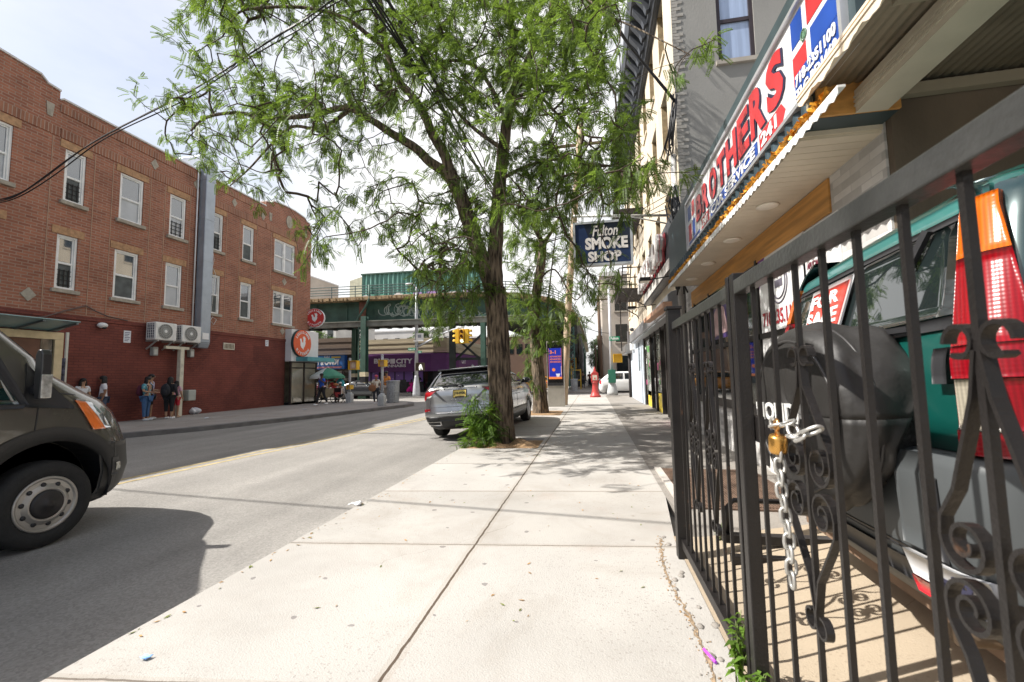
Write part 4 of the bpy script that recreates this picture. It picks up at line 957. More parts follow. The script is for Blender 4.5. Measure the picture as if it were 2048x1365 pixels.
fl=MB(); panel(fl,4.08,3.88,4.40,4.66,1); panel(fl,3.80,3.52,4.42,4.68,0); panel(fl,4.08,3.84,4.06,4.32,0); panel(fl,3.76,3.36,4.15,4.36,1); fl.build('flag_panel',[m_sred,m_sblue],sg)
fl=MB(); panel(fl,8.42,8.2,4.36,4.62,1); panel(fl,8.1,7.92,4.36,4.62,0); panel(fl,8.42,8.2,3.98,4.28,0); panel(fl,8.1,7.92,3.98,4.28,1); fl.build('flag_panel',[m_sred,m_sblue],sg)
for q in ((4.06,3.36,3.87,4.14),(6.9,4.98,3.89,4.06),(8.4,7.6,3.88,3.96)): bl=MB(); panel(bl,*q,0,XT-.003); bl.build('blue_panel',m_sblue,sg)
for q in ([(4.92,3.90),(4.36,3.90),(4.28,3.99),(4.36,4.09),(4.92,4.09)],[(7.5,3.90),(7.0,3.90),(7.0,4.08),(7.5,4.08),(7.42,3.99)]): MB().prism(q,'x',XT,XT+.003).build('ribbon',m_sred,sg)
big=MB(); x=7.78
BT='BROTHERS'; yb=7.75; hs=[.42,.44,.46,.46,.48,.50,.52,.52]; ws=[.40,.40,.42,.40,.44,.40,.44,.42]
for ch,h,w in zip(BT,hs,ws):
    big.text(ch,(XT-.003,yb-.012,4.108),xd,zd,h,1,.003,.07,width=w*.95); big.text(ch,(XT-.006,yb+.012,4.125),xd,zd,h,0,.003,.045,width=w*.92); yb-=w+.03
big.build('lettering',[m_sred,M('letter_shadow',(.02,.02,.05),.5)],sg)
for tx_,p,h,w_ in (('CAR SERVICE',(XT-.006,6.84,3.915),.12,1.8),('241',(XT-.004,4.86,3.925),.135,.40),('241',(XT-.004,7.38,3.925),.12,.3),('718-2351100',(XT-.008,4.03,4.02),.10,.64),('TLC BD1469',(XT-.008,4.03,3.895),.10,.64)):
    MB().text(tx_,p,xd,zd,h,0,.006,.03,width=w_).build('small_lettering',white_flat,sg)
em=MB(); c=Vector((XT-.003,3.86,4.385)); em.tube([c+Vector((0,.045*math.cos(k*.5236),.045*math.sin(k*.5236))) for k in range(12)],.006,5,closed=True); em.bx(XT-.005,XT,3.84,3.88,4.36,4.41); em.build('flag_emblem',M('emblem_green',(.1,.2,.12),.5),sg)
# posters on the office wall
def poster(y0,y1,z0,z1,name,label,cat='poster',x=XF-.012):
    t=thing(name,label,cat,(x,y0,z0)); MB().bx(x,x+.012,y0,y1,z0,z1).build('sheet',M('poster_white',(.66,.66,.65),.4,var=.04),t); return t
pt=poster(5.45,6.85,1.1,3.25,'window_poster','tall white poster with phone number 718.235.1100 in the office window')
xp=XF-.016
MB().text('718.235.1100',(xp,6.78,2.18),xd,zd,.20,0,.004,.02,width=1.15).build('lettering',M('poster_red',(.30,.02,.03),.5),pt); MB().text('RIDES  FAST  RIDE SAFE',(xp,6.78,2.02),xd,zd,.085,0,.004,.02,width=1.2).build('lettering',M('poster_red',(.30,.02,.03),.5),pt)
mb=MB(); c=Vector((xp,6.2,2.72)); 
for r in (.27,.21): mb.tube([c+Vector((0,r*math.cos(k*.2618),r*math.sin(k*.2618))) for k in range(24)],.01,5,closed=True)
mb.bx(xp,xp+.003,6.08,6.32,2.66,2.76); mb.text('CAR SERVICE',(xp,6.36,2.80),xd,zd,.05,0,.004,.02,width=.32); c=Vector((xp,6.86,2.27)); 
mb.build('round_logo',M('poster_ink',(.12,.11,.14),.5),pt)
mb=MB().prism([(6.85,3.25),(6.85,2.75),(6.72,3.0),(6.55,3.25)],'x',xp,xp+.003); mb.build('corner_swoosh',M('swoosh',(.16,.04,.22),.5),pt)
mb=MB(); mb.prism([(6.75,1.32),(6.75,1.5),(6.6,1.55),(6.48,1.72),(6.15,1.72),(6.0,1.55),(5.75,1.5),(5.75,1.32)],'x',xp,xp+.003,0); mb.prism([(6.5,1.57),(6.42,1.68),(6.2,1.68),(6.1,1.57)],'x',xp-.003,xp,1); mb.build('car_picture',[M('picture_red',(.45,.02,.03),.4),M('picture_dark',(.03,.03,.04),.4)],pt)
p2=poster(4.72,5.5,2.62,3.14,'app_poster','white poster reading descarga nuestra aplicacion beside the stone tiles')
mb=MB(); mb.text('DESCARGA NUESTRA',(xp,5.46,2.80),xd,zd,.075,0,.004,.02,width=.56); mb.text('APLICACION',(xp,5.40,2.69),xd,zd,.075,0,.004,.02,width=.40); mb.build('lettering',M('poster_maroon',(.16,.03,.05),.5),p2)
mb=MB()
for a in (5.20,5.02): mb.bx(xp,xp+.003,a-.15,a,3.0,3.06)
mb.build('store_badge',m_sblue,p2)
mb=MB(); c=Vector((xp,5.36,3.02)); mb.tube([c+Vector((0,.07*math.cos(k*.5236),.07*math.sin(k*.5236))) for k in range(12)],.008,5,closed=True); mb.build('round_logo',MATS['poster_ink'],p2)
mb=MB().bx(XF-.03,XF+.0,5.42,11.6,.9,1.05).bx(XF-.03,XF,5.42,11.6,2.02,2.10); 
for y in (6.9,8.2,8.35,9.6,10.9): mb.bx(XF-.03,XF-.001,y,y+.07,.2,3.2)
mb.build('window_frame',black_metal,of)
MB().bx(XF-.008,XF-.002,6.9,11.3,1.05,3.15).build('window',dark_glass,of)
wm=thing('window_decal','dark purple window poster with pale swirl under the canopy far end','poster',(XF-.02,9.6,2.9)); MB().bx(XF-.02,XF-.01,8.3,9.6,2.2,3.1).build('sheet',M('decal_purple',(.06,.035,.14),.4,var=.2),wm); MB().prism([(9.4,2.25),(9.3,2.7),(8.9,2.9),(8.6,2.75),(8.4,2.3)],'x',XF-.024,XF-.02).build('swirl',M('decal_pale',(.45,.3,.3),.5,var=.3),wm)
# ---------------------------------------------------------------- carport roof over the yard
cp_=thing('carport','beige corrugated metal carport roof with beams over the parked green car','carport',(3,2,3.5))
m_cr=M('roof_sheet',(.30,.265,.20),.5,var=.12,vs=1.5,dirt=.25,stretch=(.3,3,1))
def roofz(x): return 3.845+.015*(x-1.78)
mb=MB(); NX=int(5.4/.0135)
mb.grid(lambda u,v:(1.78+5.2*u,-4+7.88*v,roofz(1.78+5.2*u)+.007*math.sin((1.78+5.2*u)*2*math.pi/.066)),NX,1,0,True); mb.build('roof_sheet',m_cr,cp_,solid=.003)
mb=MB()
mb.bar((1.775,-4,3.80),(1.775,3.85,3.80),.03,.075); mb.bar((1.757,-4,3.83),(1.757,3.85,3.83),.02,.018); mb.bar((1.757,-4,3.795),(1.757,3.85,3.795),.02,.014)
N_=240
for k in range(N_):
    y0_=-4+7.85*k/N_; y1_=-4+7.85*(k+1)/N_; f=lambda y:3.735+.020*math.cos(y*2*math.pi/.30)+.008*math.cos(y*2*math.pi/.11)
    mb.add([(1.758,y0_,3.80),(1.758,y1_,3.80),(1.758,y1_,f(y1_)),(1.758,y0_,f(y0_))],[(0,1,2,3)])
mb.build('edge_trim',m_trim,cp_,solid=.008)
mb=MB()
for y in (3.87,2.80,1.8,.8,-.4): mb.bar((1.84,y,roofz(1.84)-.07),(6.8,y,roofz(6.8)-.07),.07,.09)
mb.build('purlin',m_cr,cp_)
mb=MB(); mb.bx(2.13,2.36,-4,3.78,3.60,3.62).bx(2.13,2.36,-4,3.78,3.76,3.78).bx(2.13,2.15,-4,3.78,3.62,3.76).bx(2.34,2.36,-4,3.78,3.62,3.76)
for z in (3.655,3.69,3.725): mb.bx(2.12,2.37,-4,3.78,z-.008,z+.008)
mb.build('beam',M('beam_beige',(.50,.46,.37),.5,var=.08),cp_)
# ---------------------------------------------------------------- shops of the tenement
def shutter_box(y0,y1,z0,z1,x0,label,col=(.36,.36,.37)):
    t=thing('shutter_box',label,'roller shutter',(x0,y0,z0)); 
    MB().prism([(x0,z0),(XF+.04,z0-.1),(XF+.04,z1+.12),(x0+.1,z1+.02),(x0,z1-.06)],'y',y0,y1).build('housing',M('shutter_'+str(int(y0)),col,.4,m=.5,var=.12,vs=2,dirt=.25),t,bevel=.015)
    MB().bx(x0+.05,x0+.12,y0+.05,y1-.05,z0-.07,z0-.005).build('bottom_slat',galv,t)
    return t
shutter_box(12.1,24.6,3.25,3.72,XF-.42,'long grey roller shutter box running over the shop doors')
lb=thing('light_box','tilted pale orange tube light box hung under the shutter box','light',(1.9,13,3.1))
MB().bar((XF-.62,10.95,3.22),(XF-.62,15.0,3.3),.22,.14).build('housing',M('lamp_orange',(.62,.36,.24),.5,var=.12,dirt=.3),lb,bevel=.02)
mb=MB(); mb.bar((XF-.62,12.2,3.28),(XF,12.2,3.5),.04,.04).bar((XF-.62,14.2,3.3),(XF,14.2,3.5),.04,.04); mb.build('bracket',black_metal,lb)
# channel letter fascia
fa=thing('smoke_shop_sign','red edged white channel letters on a black box over the smoke shop','sign',(XF-.3,14,5))
MB().bx(XF-.30,XF-.02,11.55,18.4,4.35,5.75).build('black_box',M('sign_black',(.03,.03,.035),.4),fa,bevel=.01)
mb=MB(); mb.text('SMOKE & SHOP',(XF-.40,18.2,4.75),xd,zd,.80,0,.15,.02,width=5.6); mb.build('letter_side',M('letter_side',(.62,.60,.58),.5),fa)
mb=MB(); mb.text('SMOKE & SHOP',(XF-.325,18.22,4.72),xd,zd,.86,0,.012,.035,width=5.66); mb.text('SMOKE & SHOP',(XF-.478,18.21,4.74),xd,zd,.82,0,.012,.03,width=5.63); mb.build('letter_red_edge',M('letter_red',(.30,.02,.03),.5),fa)
mb=MB(); mb.text('SMOKE & SHOP',(XF-.492,18.2,4.755),xd,zd,.79,0,.01,.015,width=5.6); mb.build('letter_face',M('letter_face',(.78,.78,.76),.4),fa)
mb=MB(); mb.bx(XF-.33,XF-.31,12.2,18.2,4.38,4.68); mb.build('lower_strip',M('strip_pale',(.55,.53,.5),.5),fa)
for k,(y,z) in enumerate(((12.9,4.25),(17.3,4.1))):
    t=thing('flood_lamp',('flood lamp on an arm under the near end of the channel letter sign','flood lamp on an arm near the fire escape')[k],'light',(XF-.9,y,z),group='flood lamps over the smoke shop')
    MB().bx(XF-1.05,XF-.75,y-.18,y+.18,z-.05,z+.05).build('head',black_metal,t,bevel=.01); MB().bx(XF-1.03,XF-.77,y-.16,y+.16,z-.062,z-.052).build('lens',M('flood_lens',(.75,.72,.6),.3),t); MB().bar((XF-.75,y,z),(XF,y,z+.1),.03,.03).build('arm',black_metal,t)
# shop windows and doors
sh2=thing('smoke_shop','narrow smoke shop front with dark door, display windows and yellow and pink panels','shopfront',(XF,16,0))
def bay(y0,y1,z0,z1,mat,nm,x=XF-.02): return MB().bx(x,XF+.045,y0,y1,z0,z1).build(nm,mat,sh2)
disp=M('display_glass',(.30,.31,.27),.04,var=.7,vs=2.2,spec=1,ior=1.7)
bay(12.15,14.0,.85,3.05,disp,'display_window'); bay(16.1,17.5,.85,3.05,disp,'display_window'); bay(19.5,20.9,.6,3.05,disp,'display_window')
bay(12.1,14.1,.126,.80,M('pink_panel',(.75,.36,.50),.5,var=.08),'pink_panel')
bay(16.1,17.4,.126,.80,M('yellow_panel',(.66,.50,.05),.5,var=.25,vs=6),'yellow_panel'); bay(18.9,20.6,.126,.80,MATS['yellow_panel'],'yellow_panel')
bay(17.65,18.75,.14,3.0,dark_glass,'door')
mb=MB()
for y in (12.05,14.05,14.9,16.0,17.5,18.8,20.95): mb.bx(XF-.09,XF+.044,y,y+.13,.126,3.2)
mb.bx(XF-.07,XF+.044,14.18,14.9,.126,3.2); mb.bx(XF-.06,XF+.043,12.18,20.95,3.06,3.24)
mb.build('frame',M('frame_dark',(.028,.024,.022),.45,var=.3),sh2)
mb=MB().text('$',(XF-.025,13.35,.3),xd,zd,.32,0,.005,.03,align='C'); mb.build('panel_mark',M('mark_pink',(.7,.1,.3),.5),sh2)
random.seed(17)
for k in range(30):
    y=random.choice([rng(12.3,13.9),rng(16.2,17.4),rng(19.6,20.8)]); z=rng(1.0,2.8); MB().bx(XF-.03-.001*(k%7),XF-.021,y,y+rng(.12,.3),z,z+rng(.12,.3)).build('window_sticker',[white_flat,M('sticker_green',(.12,.3,.1),.5),M('sticker_pink',(.5,.12,.25),.5),M('sticker_dark',(.04,.04,.04),.5)][k%4],sh2)
# corner shop at the far end
shutter_box(26.5,29.6,2.85,3.3,XF-.55,'short grey roller shutter box at the street corner',(.26,.25,.24))
cf=thing('corner_window','white framed corner shop window under the short shutter box','shopfront',(XF,29,0))
MB().bx(XF-.1,XF+.05,27.95,29.55,.126,2.8).build('frame',M('pale_frame',(.55,.56,.56),.5,dirt=.3),cf); MB().bx(XF-.11,XF-.1,28.1,29.0,1.0,2.6).build('glass',disp,cf); MB().bx(XF-.16,XF+.05,29.4,29.62,.126,3.0).build('corner_post',black_metal,cf)
# wall boxes on the blue render
wb=thing('utility_cabinet','white wall cabinet mounted high on the pale blue render','cabinet',(XF-.2,25.5,3.2)); MB().bx(XF-.3,XF-.125,25.1,26.0,2.9,3.7).build('cabinet',white_paint,wb,bevel=.02); MB().bx(XF-.31,XF-.301,25.15,25.95,2.95,3.65).build('door',M('cab_door',(.68,.68,.66),.5),wb)
for k,(y,z) in enumerate(((24.9,3.9),(24.3,4.3))):
    t=thing('security_camera',('dark dome camera under the end of the long shutter box','dark dome camera higher on the pale blue render')[k],'camera',(XF-.3,y,z-.3)); MB().ell((XF-.3,y,z-.35),(.12,.12,.10)).build('dome',black_plastic,t); MB().cyl((XF-.3,y,z-.32),(XF-.1,y,z-.25),.04,8).build('mount',white_paint,t)
# hanging smoke shop sign on its arm
hs_=thing('hanging_sign','framed blue and black hanging smoke shop sign on a long steel arm','sign',(.45,14,5.8))
hx0,hx1,hz0,hz1=-.5,1.37,5.03,6.48
MB().bx(hx0+.07,hx1-.07,13.98,14.10,hz0+.07,hz1-.07).build('board',M('sign_navy',(.012,.016,.03),.35,var=.1),hs_)
mb=MB().bx(hx0,hx1,13.94,14.16,hz1-.07,hz1).bx(hx0,hx1,13.94,14.16,hz0,hz0+.07).bx(hx0,hx0+.07,13.94,14.16,hz0+.07,hz1-.07).bx(hx1-.07,hx1,13.94,14.16,hz0+.07,hz1-.07); mb.build('frame',M('alu_frame',(.55,.56,.56),.4,m=.5),hs_)
mb=MB().prism([(hx0+.08,hz0+.3),(hx0+.08,hz1-.08),(hx0+.35,hz1-.08),(hx0+.5,hz0+.9),(hx1-.08,hz0+.55),(hx1-.08,hz0+.08),(hx0+.5,hz0+.08)],'y',13.972,13.979); mb.build('blue_swoosh',M('swoosh_blue',(.012,.028,.085),.4),hs_)
mb=MB(); X1=(1,0,0)
mb.text('Fulton',(hx0+.62,13.966,hz1-.50),X1,zd,.36,0,.006,.02,.25,width=.80); mb.text('SMOKE',(hx0+.38,13.966,hz0+.52),X1,zd,.40,0,.006,.05,width=1.34); mb.text('SHOP',(hx0+.46,13.966,hz0+.12),X1,zd,.34,0,.006,.05,width=1.05); mb.build('lettering',M('sign_cream',(.74,.70,.66),.5),hs_)
mb=MB().tube([(XF,14.05,6.52),(-.5,14.05,6.74)],.045,8).tube([(XF,14.05,6.25),(1.2,14.05,6.62)],.025,6).bar((-.2,14.05,6.7),(-.2,14.05,hz1),.03,.03).bar((1.0,14.05,6.6),(1.0,14.05,hz1),.03,.03); mb.build('arm',M('arm_galv',(.55,.55,.52),.5,m=.3),hs_)
# the far side of the cross street
fb=thing('beige_corner_building','tall beige plastered building across the cross street','building',(6,44,0))
a=gy(1205,650,42.5)
MB().bx(a.x,a.x+20,42.5,60,0,11).build('wall',M('beige_plaster',(.44,.39,.33),.85,var=.1,vs=.7,dirt=.35),fb); MB().bx(a.x-.2,a.x+20,42.3,60,11,11.4).build('cornice',m_cope,fb)
for zz in (1.6,4.6,7.6):
    for k in range(4): 
        w=MB().bx(a.x+1.2+k*2.6,a.x+2.3+k*2.6,42.44,42.5,zz,zz+1.7).build('window',dark_glass,fb); MB().bx(a.x+1.1+k*2.6,a.x+2.4+k*2.6,42.40,42.5,zz-.14,zz-.003).build('sill',m_stone,w)
for k in range(7):
    w=MB().bx(a.x-.05,a.x,44+k*2.2,45+k*2.2,4.6,6.3).build('window',dark_glass,fb)
fp=thing('brown_pole','dark wooden utility pole in front of the beige corner building','pole',(a.x-.2,41.8,0)); MB().tube([(a.x-.25,41.6,0),(a.x-.35,41.6,9)],[.17,.13],9).build('shaft',M('pole_wood',(.12,.075,.05),.9,var=.3,bump=.4,stretch=(1,1,.1)),fp); MB().bar((a.x-1.2,41.5,8.6),(a.x+.6,41.5,8.6),.12,.12).build('crossarm',MATS['pole_wood'],fp)
block('far_right_building','pale brick building down the street beyond the beige corner building',1190,1240,700,85,20,(.35,.22,.17),2,1)
# ================================================================ iron fence, gate, chain
XG=.65
def spiral(c,r0,turns,a0,sgn,n=26,r1=.25):
    # flat scroll in the fence plane, from its outer end inwards; returns points (y,z)
    pts=[]
    for k in range(n+1):
        t=k/n; r=r0*(1-(1-r1)*t); a=a0+sgn*2*math.pi*turns*t; pts.append((c[0]+r*math.cos(a),c[1]+r*math.sin(a)))
    return pts
def strap(mb,pts,w=.022,th=.008):
    # flat iron strap: wide across the fence (x), thin in the plane
    P=[Vector((XG,y,z)) for y,z in pts]; n=len(P); o=len(mb.v)
    for i,p in enumerate(P):
        t=(P[min(i+1,n-1)]-P[max(i-1,0)]).normalized(); q=Vector((0,-t.z,t.y))*th/2
        for sx,sq in ((-1,-1),(1,-1),(1,1),(-1,1)): mb.v.append(p+Vector((sx*w/2,0,0))+q*sq)
    for i in range(n-1):
        for k in range(4): mb.f.append([o+i*4+k,o+i*4+(k+1)%4,o+(i+1)*4+(k+1)%4,o+(i+1)*4+k]); mb.m.append(0); mb.s.append(False)
    mb.f+=[[o,o+3,o+2,o+1],[o+(n-1)*4+k for k in range(4)]]; mb.m+=[0,0]; mb.s+=[False,False]
def ornament(y,zt,zb,half,zm,parent):
    mb=MB(); r=half*.50
    for s in (-1,1):
        # top curl, leg widening down to the middle scroll, mirrored scroll and leg back to the foot curl
        top=spiral((y+s*.038,zt-.005),.032,.85,R(90) if False else (0 if s>0 else math.pi),s,14,.8)
        c1=(y+s*half*.52,zm+r*.92); c2=(y+s*half*.52,zm-r*.92)
        leg=[(y+s*.006,zt-.02),(y+s*.02,zt-.10),(y+s*half*.62,zm+r*2.4),(y+s*half*.92,zm+r*1.5)]
        sp=spiral(c1,r*.86,1.55,0 if s>0 else math.pi,-s,30,.22)
        strap(mb,top); strap(mb,leg+sp)
        leg2=[(y+s*.004,zb+.06),(y+s*.03,zb+.16),(y+s*half*.66,zm-r*2.3),(y+s*half*.92,zm-r*1.5)]
        sp2=spiral(c2,r*.86,1.55,0 if s>0 else math.pi,s,30,.22)
        strap(mb,leg2+sp2)
        strap(mb,[(y+s*.004,zb+.06)]+spiral((y+s*.034,zb+.03),.032,.8,(math.pi if s>0 else 0),s,14,.8))
    return mb.build('scroll_ornament',black_metal,parent)
def rail_z(y): return 1.95
gate=thing('iron_fence_gate','black iron gate panel with scrolls standing ajar between two square posts','gate',(XG,3,.13))
mb=MB(); mb.bx(XG-.022,XG+.022,2.18,3.62,1.895,1.955); gr_=mb.build('top_rail',M('worn_iron',(.05,.05,.048),.3,m=.3,var=.3,vs=6,dirt=.25,bump=.1),gate,bevel=.004)
MB().bx(XG-.024,XG+.024,2.24,3.62,.22,.28).build('bottom_rail',black_metal,gate)
for y in (3.5,3.36,3.22,3.08,2.94,2.80,2.66,2.52,2.38):
    MB().bar((XG,y,.28),(XG,y,1.896),.0145,.0145).build('baluster',black_metal,gate)
ornament(2.66,1.585,.66,.13,1.12,gate); ornament(3.08,1.585,.66,.13,1.12,gate)
fn=thing('iron_fence','tall black iron fence with vertical bars and scrollwork in front of the parked green car','fence',(XG,1.5,.13))
MB().bx(XG-.028,XG+.028,-1.6,2.05,1.893,1.955).build('top_rail',MATS['worn_iron'],fn,bevel=.004)
MB().bx(XG-.024,XG+.024,-1.6,2.04,.16,.22).build('bottom_rail',black_metal,fn)
ys=[1.90,1.72,1.525,1.355,1.19,1.025,.87,.71,.53,.36,.19,.02,-.15,-.32,-.49,-.66,-.83,-1.0,-1.17,-1.34,-1.5]
for y in ys: MB().bar((XG,y,.22),(XG,y,1.894),.0150,.0150).build('baluster',black_metal,fn)
ornament(1.525,1.60,.76,.155,1.20,fn); ornament(.87,1.60,.72,.125,1.18,fn); ornament(.19,1.6,.7,.17,1.17,fn)
for y,nm in ((2.08,'fence'),(2.15,'gate')):
    MB().bx(XG-.028,XG+.028,y-.027 if nm=='fence' else y-.018,y+.027 if nm=='fence' else y+.018,.10,1.99).build('post',MATS['worn_iron'] if False else black_metal,fn if nm=='fence' else gate,bevel=.004)
MB().bx(XG-.05,XG+.05,3.62,3.72,.08,2.06).bx(XG-.06,XG+.06,3.61,3.73,2.06,2.085).build('post',black_metal,gate,bevel=.004)
mb=MB().bx(XG+.03,XG+.06,2.03,2.20,1.25,1.36); mb.lathe([(.035,-.02),(.035,.02)],12,0,Matrix.Translation((XG+.07,1.98,1.3))@Matrix.Rotation(R(90),4,'Y')); mb.build('latch',black_metal,gate,bevel=.004)
# little bolts and weld drips
# chain round the centre bar and padlock
def chain(pts,name,label):
    mb=MB(); L=[Vector(p) for p in pts]; link=.050; segs=[]
    tot=sum((b-a).length for a,b in zip(L,L[1:])); n=int(tot/(link*.74)); 
    def at(s):
        for a,b in zip(L,L[1:]):
            d=(b-a).length
            if s<=d: return a+(b-a)*(s/d),(b-a).normalized()
            s-=d
        return L[-1],(L[-1]-L[-2]).normalized()
    for k in range(n):
        c,t=at((k+.5)*tot/n); up=Vector((1,0,0)) if k%2 else Vector((0,1,0))
        if abs(t.dot(up))>.9: up=Vector((0,0,1))
        e=(up-t*up.dot(t)).normalized(); hl=link*.5; hw=.0150
        ring=[]
        for j in range(12):
            a=2*math.pi*j/12; ring.append(c+t*(hl-hw)*(1 if math.cos(a)>0 else -1)*(1 if abs(math.cos(a))>.01 else 0)+t*hw*math.cos(a)+e*hw*math.sin(a))
        mb.tube(ring,.0056,6,closed=True)
    return tag(mb.build(name,M('chain_galv',(.50,.49,.46),.42,m=.75,var=.2,vs=12)),label,'chain')
P0=gx(1590,905,XG-.05)
chain([(XG-.05,1.66,1.375),(XG-.055,1.60,1.37),(XG-.03,1.555,1.385),(XG-.035,1.515,1.34),(XG-.058,1.475,1.352),(XG-.06,1.445,1.352),(XG-.05,1.415,1.368),(XG-.02,1.392,1.388)],'chain','short galvanised chain loop wrapped round the fence bars behind the padlock')
chain([(XG-.055,1.595,1.30),(XG-.06,1.585,1.18),(XG-.05,1.575,1.02),(XG-.05,1.57,.87)],'chain','galvanised chain hanging straight down below the brass padlock')
pl=thing('padlock','brass padlock hanging from the chain on the black fence','padlock',(XG-.055,1.60,1.30))
MB().lathe([(.001,-.03),(.024,-.03),(.028,-.02),(.028,.02),(.024,.03),(.001,.03)],14,0,Matrix.Translation((XG-.055,1.60,1.31))@Matrix.Rotation(R(8),4,'X')).build('body',M('brass',(.70,.38,.10),.28,m=.9,var=.12),pl)
MB().tube([(XG-.055,1.585,1.335)]+[(XG-.055,1.60+.017*math.cos(a),1.37+.02*math.sin(a)) for a in (0,.8,1.57,2.3,3.14)]+[(XG-.055,1.618,1.335)],.006,7).build('shackle',M('brass_shackle',(.6,.33,.12),.3,m=.9),pl)
# weeds at the fence foot
def weed(name,label,base,h,n,spread,leaf,seed,cat='plant',mat=None,lean=(0,0)):
    random.seed(seed); t=thing(name,label,cat,base); base=Vector(base)
    st=MB(); lf=MB()
    for k in range(n):
        a=rng(0,6.28); d=Vector((math.cos(a),math.sin(a),0)); hh=h*rng(.5,1.); tip=base+d*spread*rng(.2,1)+Vector((lean[0],lean[1],hh)); m_=base+(tip-base)*.5+Vector((0,0,hh*.15))
        st.tube([base+d*.01,m_,tip],[.004,.003,.0015],5)
        for j in range(9):
            f=.2+.8*j/9; p=(base*(1-f)**2+m_*2*f*(1-f)+tip*f*f); b=rng(0,6.28); u=Vector((math.cos(b),math.sin(b),rng(-.5,.4))).normalized(); w=u.cross(Vector((0,0,1))).normalized(); l=leaf*rng(.6,1.2)
            q=p+u*l*.5; lf.add([p,q+w*l*.2+Vector((0,0,.01)),p+u*l-Vector((0,0,l*.15)),q-w*l*.2+Vector((0,0,.01))],[(0,1,2,3)],0,True)
    st.build('stem',M('weed_stem',(.12,.16,.04),.7),t); lf.build('leaves',mat or m_leaf2,t); return t
def leafmat(name,c,tr=.35):
    mt=M(name,c,.5,var=.35,vs=6,spec=.4); nt=mt.node_tree; L=nt.links.new; b=nt.nodes['Principled BSDF']; out=nt.nodes['Material Output']
    geo=nd(nt,'ShaderNodeNewGeometry'); tb_=nd(nt,'ShaderNodeBsdfTranslucent'); mx=nd(nt,'ShaderNodeMixShader'); mx.inputs[0].default_value=tr
    src=b.inputs['Base Color'].links[0].from_socket
    oi=nd(nt,'ShaderNodeMapRange'); oi.inputs['To Min'].default_value=.65; oi.inputs['To Max'].default_value=1.4; L(geo.outputs['Random Per Island'],oi.inputs['Value'])
    ml=nd(nt,'ShaderNodeMix',data_type='RGBA',blend_type='MULTIPLY'); ml.inputs['Factor'].default_value=1; L(src,ml.inputs['A']); L(oi.outputs['Result'],ml.inputs['B']); L(ml.outputs['Result'],b.inputs['Base Color'])
    hs=nd(nt,'ShaderNodeHueSaturation'); hs.inputs['Hue'].default_value=.483; hs.inputs['Saturation'].default_value=1.1; hs.inputs['Value'].default_value=1.75; L(ml.outputs['Result'],hs.inputs['Color']); L(hs.outputs['Color'],tb_.inputs['Color'])
    L(b.outputs[0],mx.inputs[1]); L(tb_.outputs[0],mx.inputs[2]); L(mx.outputs[0],out.inputs['Surface']); return mt
m_leaf=leafmat('locust_leaf',(.082,.135,.028),.42); m_leaf2=leafmat('weed_leaf',(.11,.20,.03)); m_leaf3=leafmat('dark_leaf',(.05,.09,.02))
weed('weed','leafy green weed growing at the foot of the double fence post',(XG-.05,2.22,.13),.34,8,.07,.06,41)
weed('weed','second leafy weed nearer the bottom of the fence, darker and lower',(XG-.05,2.02,.13),.24,7,.08,.06,42)
weed('weed','tiny weed sprouting on the yard floor near the far gate post',(1.0,4.0,.16),.16,5,.06,.05,43)
# things lying in the yard
pp=thing('steel_rack','low black metal rack lying on the yard floor behind the gate','rack',(1.3,3.8,.2))
mb=MB(); mb.bx(.95,2.3,3.70,3.78,.24,.30).bx(.95,2.3,3.5,3.56,.17,.22).tube([(1.0,3.75,.3),(1.0,3.75,.5),(1.05,3.75,.55),(1.6,3.75,.55)],.02,6); mb.build('frame',black_metal,pp)
# ================================================================ green off-road car parked behind the fence
def ring(z,yr,yf,w,rr=.12,rf=.2,bow=.0,bowf=.0,n=5):
    P=[]
    for (cx,cy,a0,r) in ((w-rf,yf-rf,0,rf),(-(w-rf),yf-rf,90,rf),(-(w-rr),yr+rr,180,rr),(w-rr,yr+rr,270,rr)):
        for k in range(n+1): a=R(a0+90*k/n); P.append([cx+r*math.cos(a),cy+r*math.sin(a)])
    Q=[]
    m=len(P); L=[]
    for i in range(m):
        a,b=P[i],P[(i+1)%m]; L.append(a)
        d=math.hypot(b[0]-a[0],b[1]-a[1])
        if (i%(n+1))==n:
            for k in range(1,8): L.append([a[0]+(b[0]-a[0])*k/8,a[1]+(b[1]-a[1])*k/8])
    for x,y in L:
        t=(x/w)**2; mid=(yr+yf)/2
        y = y-bowf*t if y>mid else y+bow*t
        Q.append(Vector((x,y,z)))
    return Q
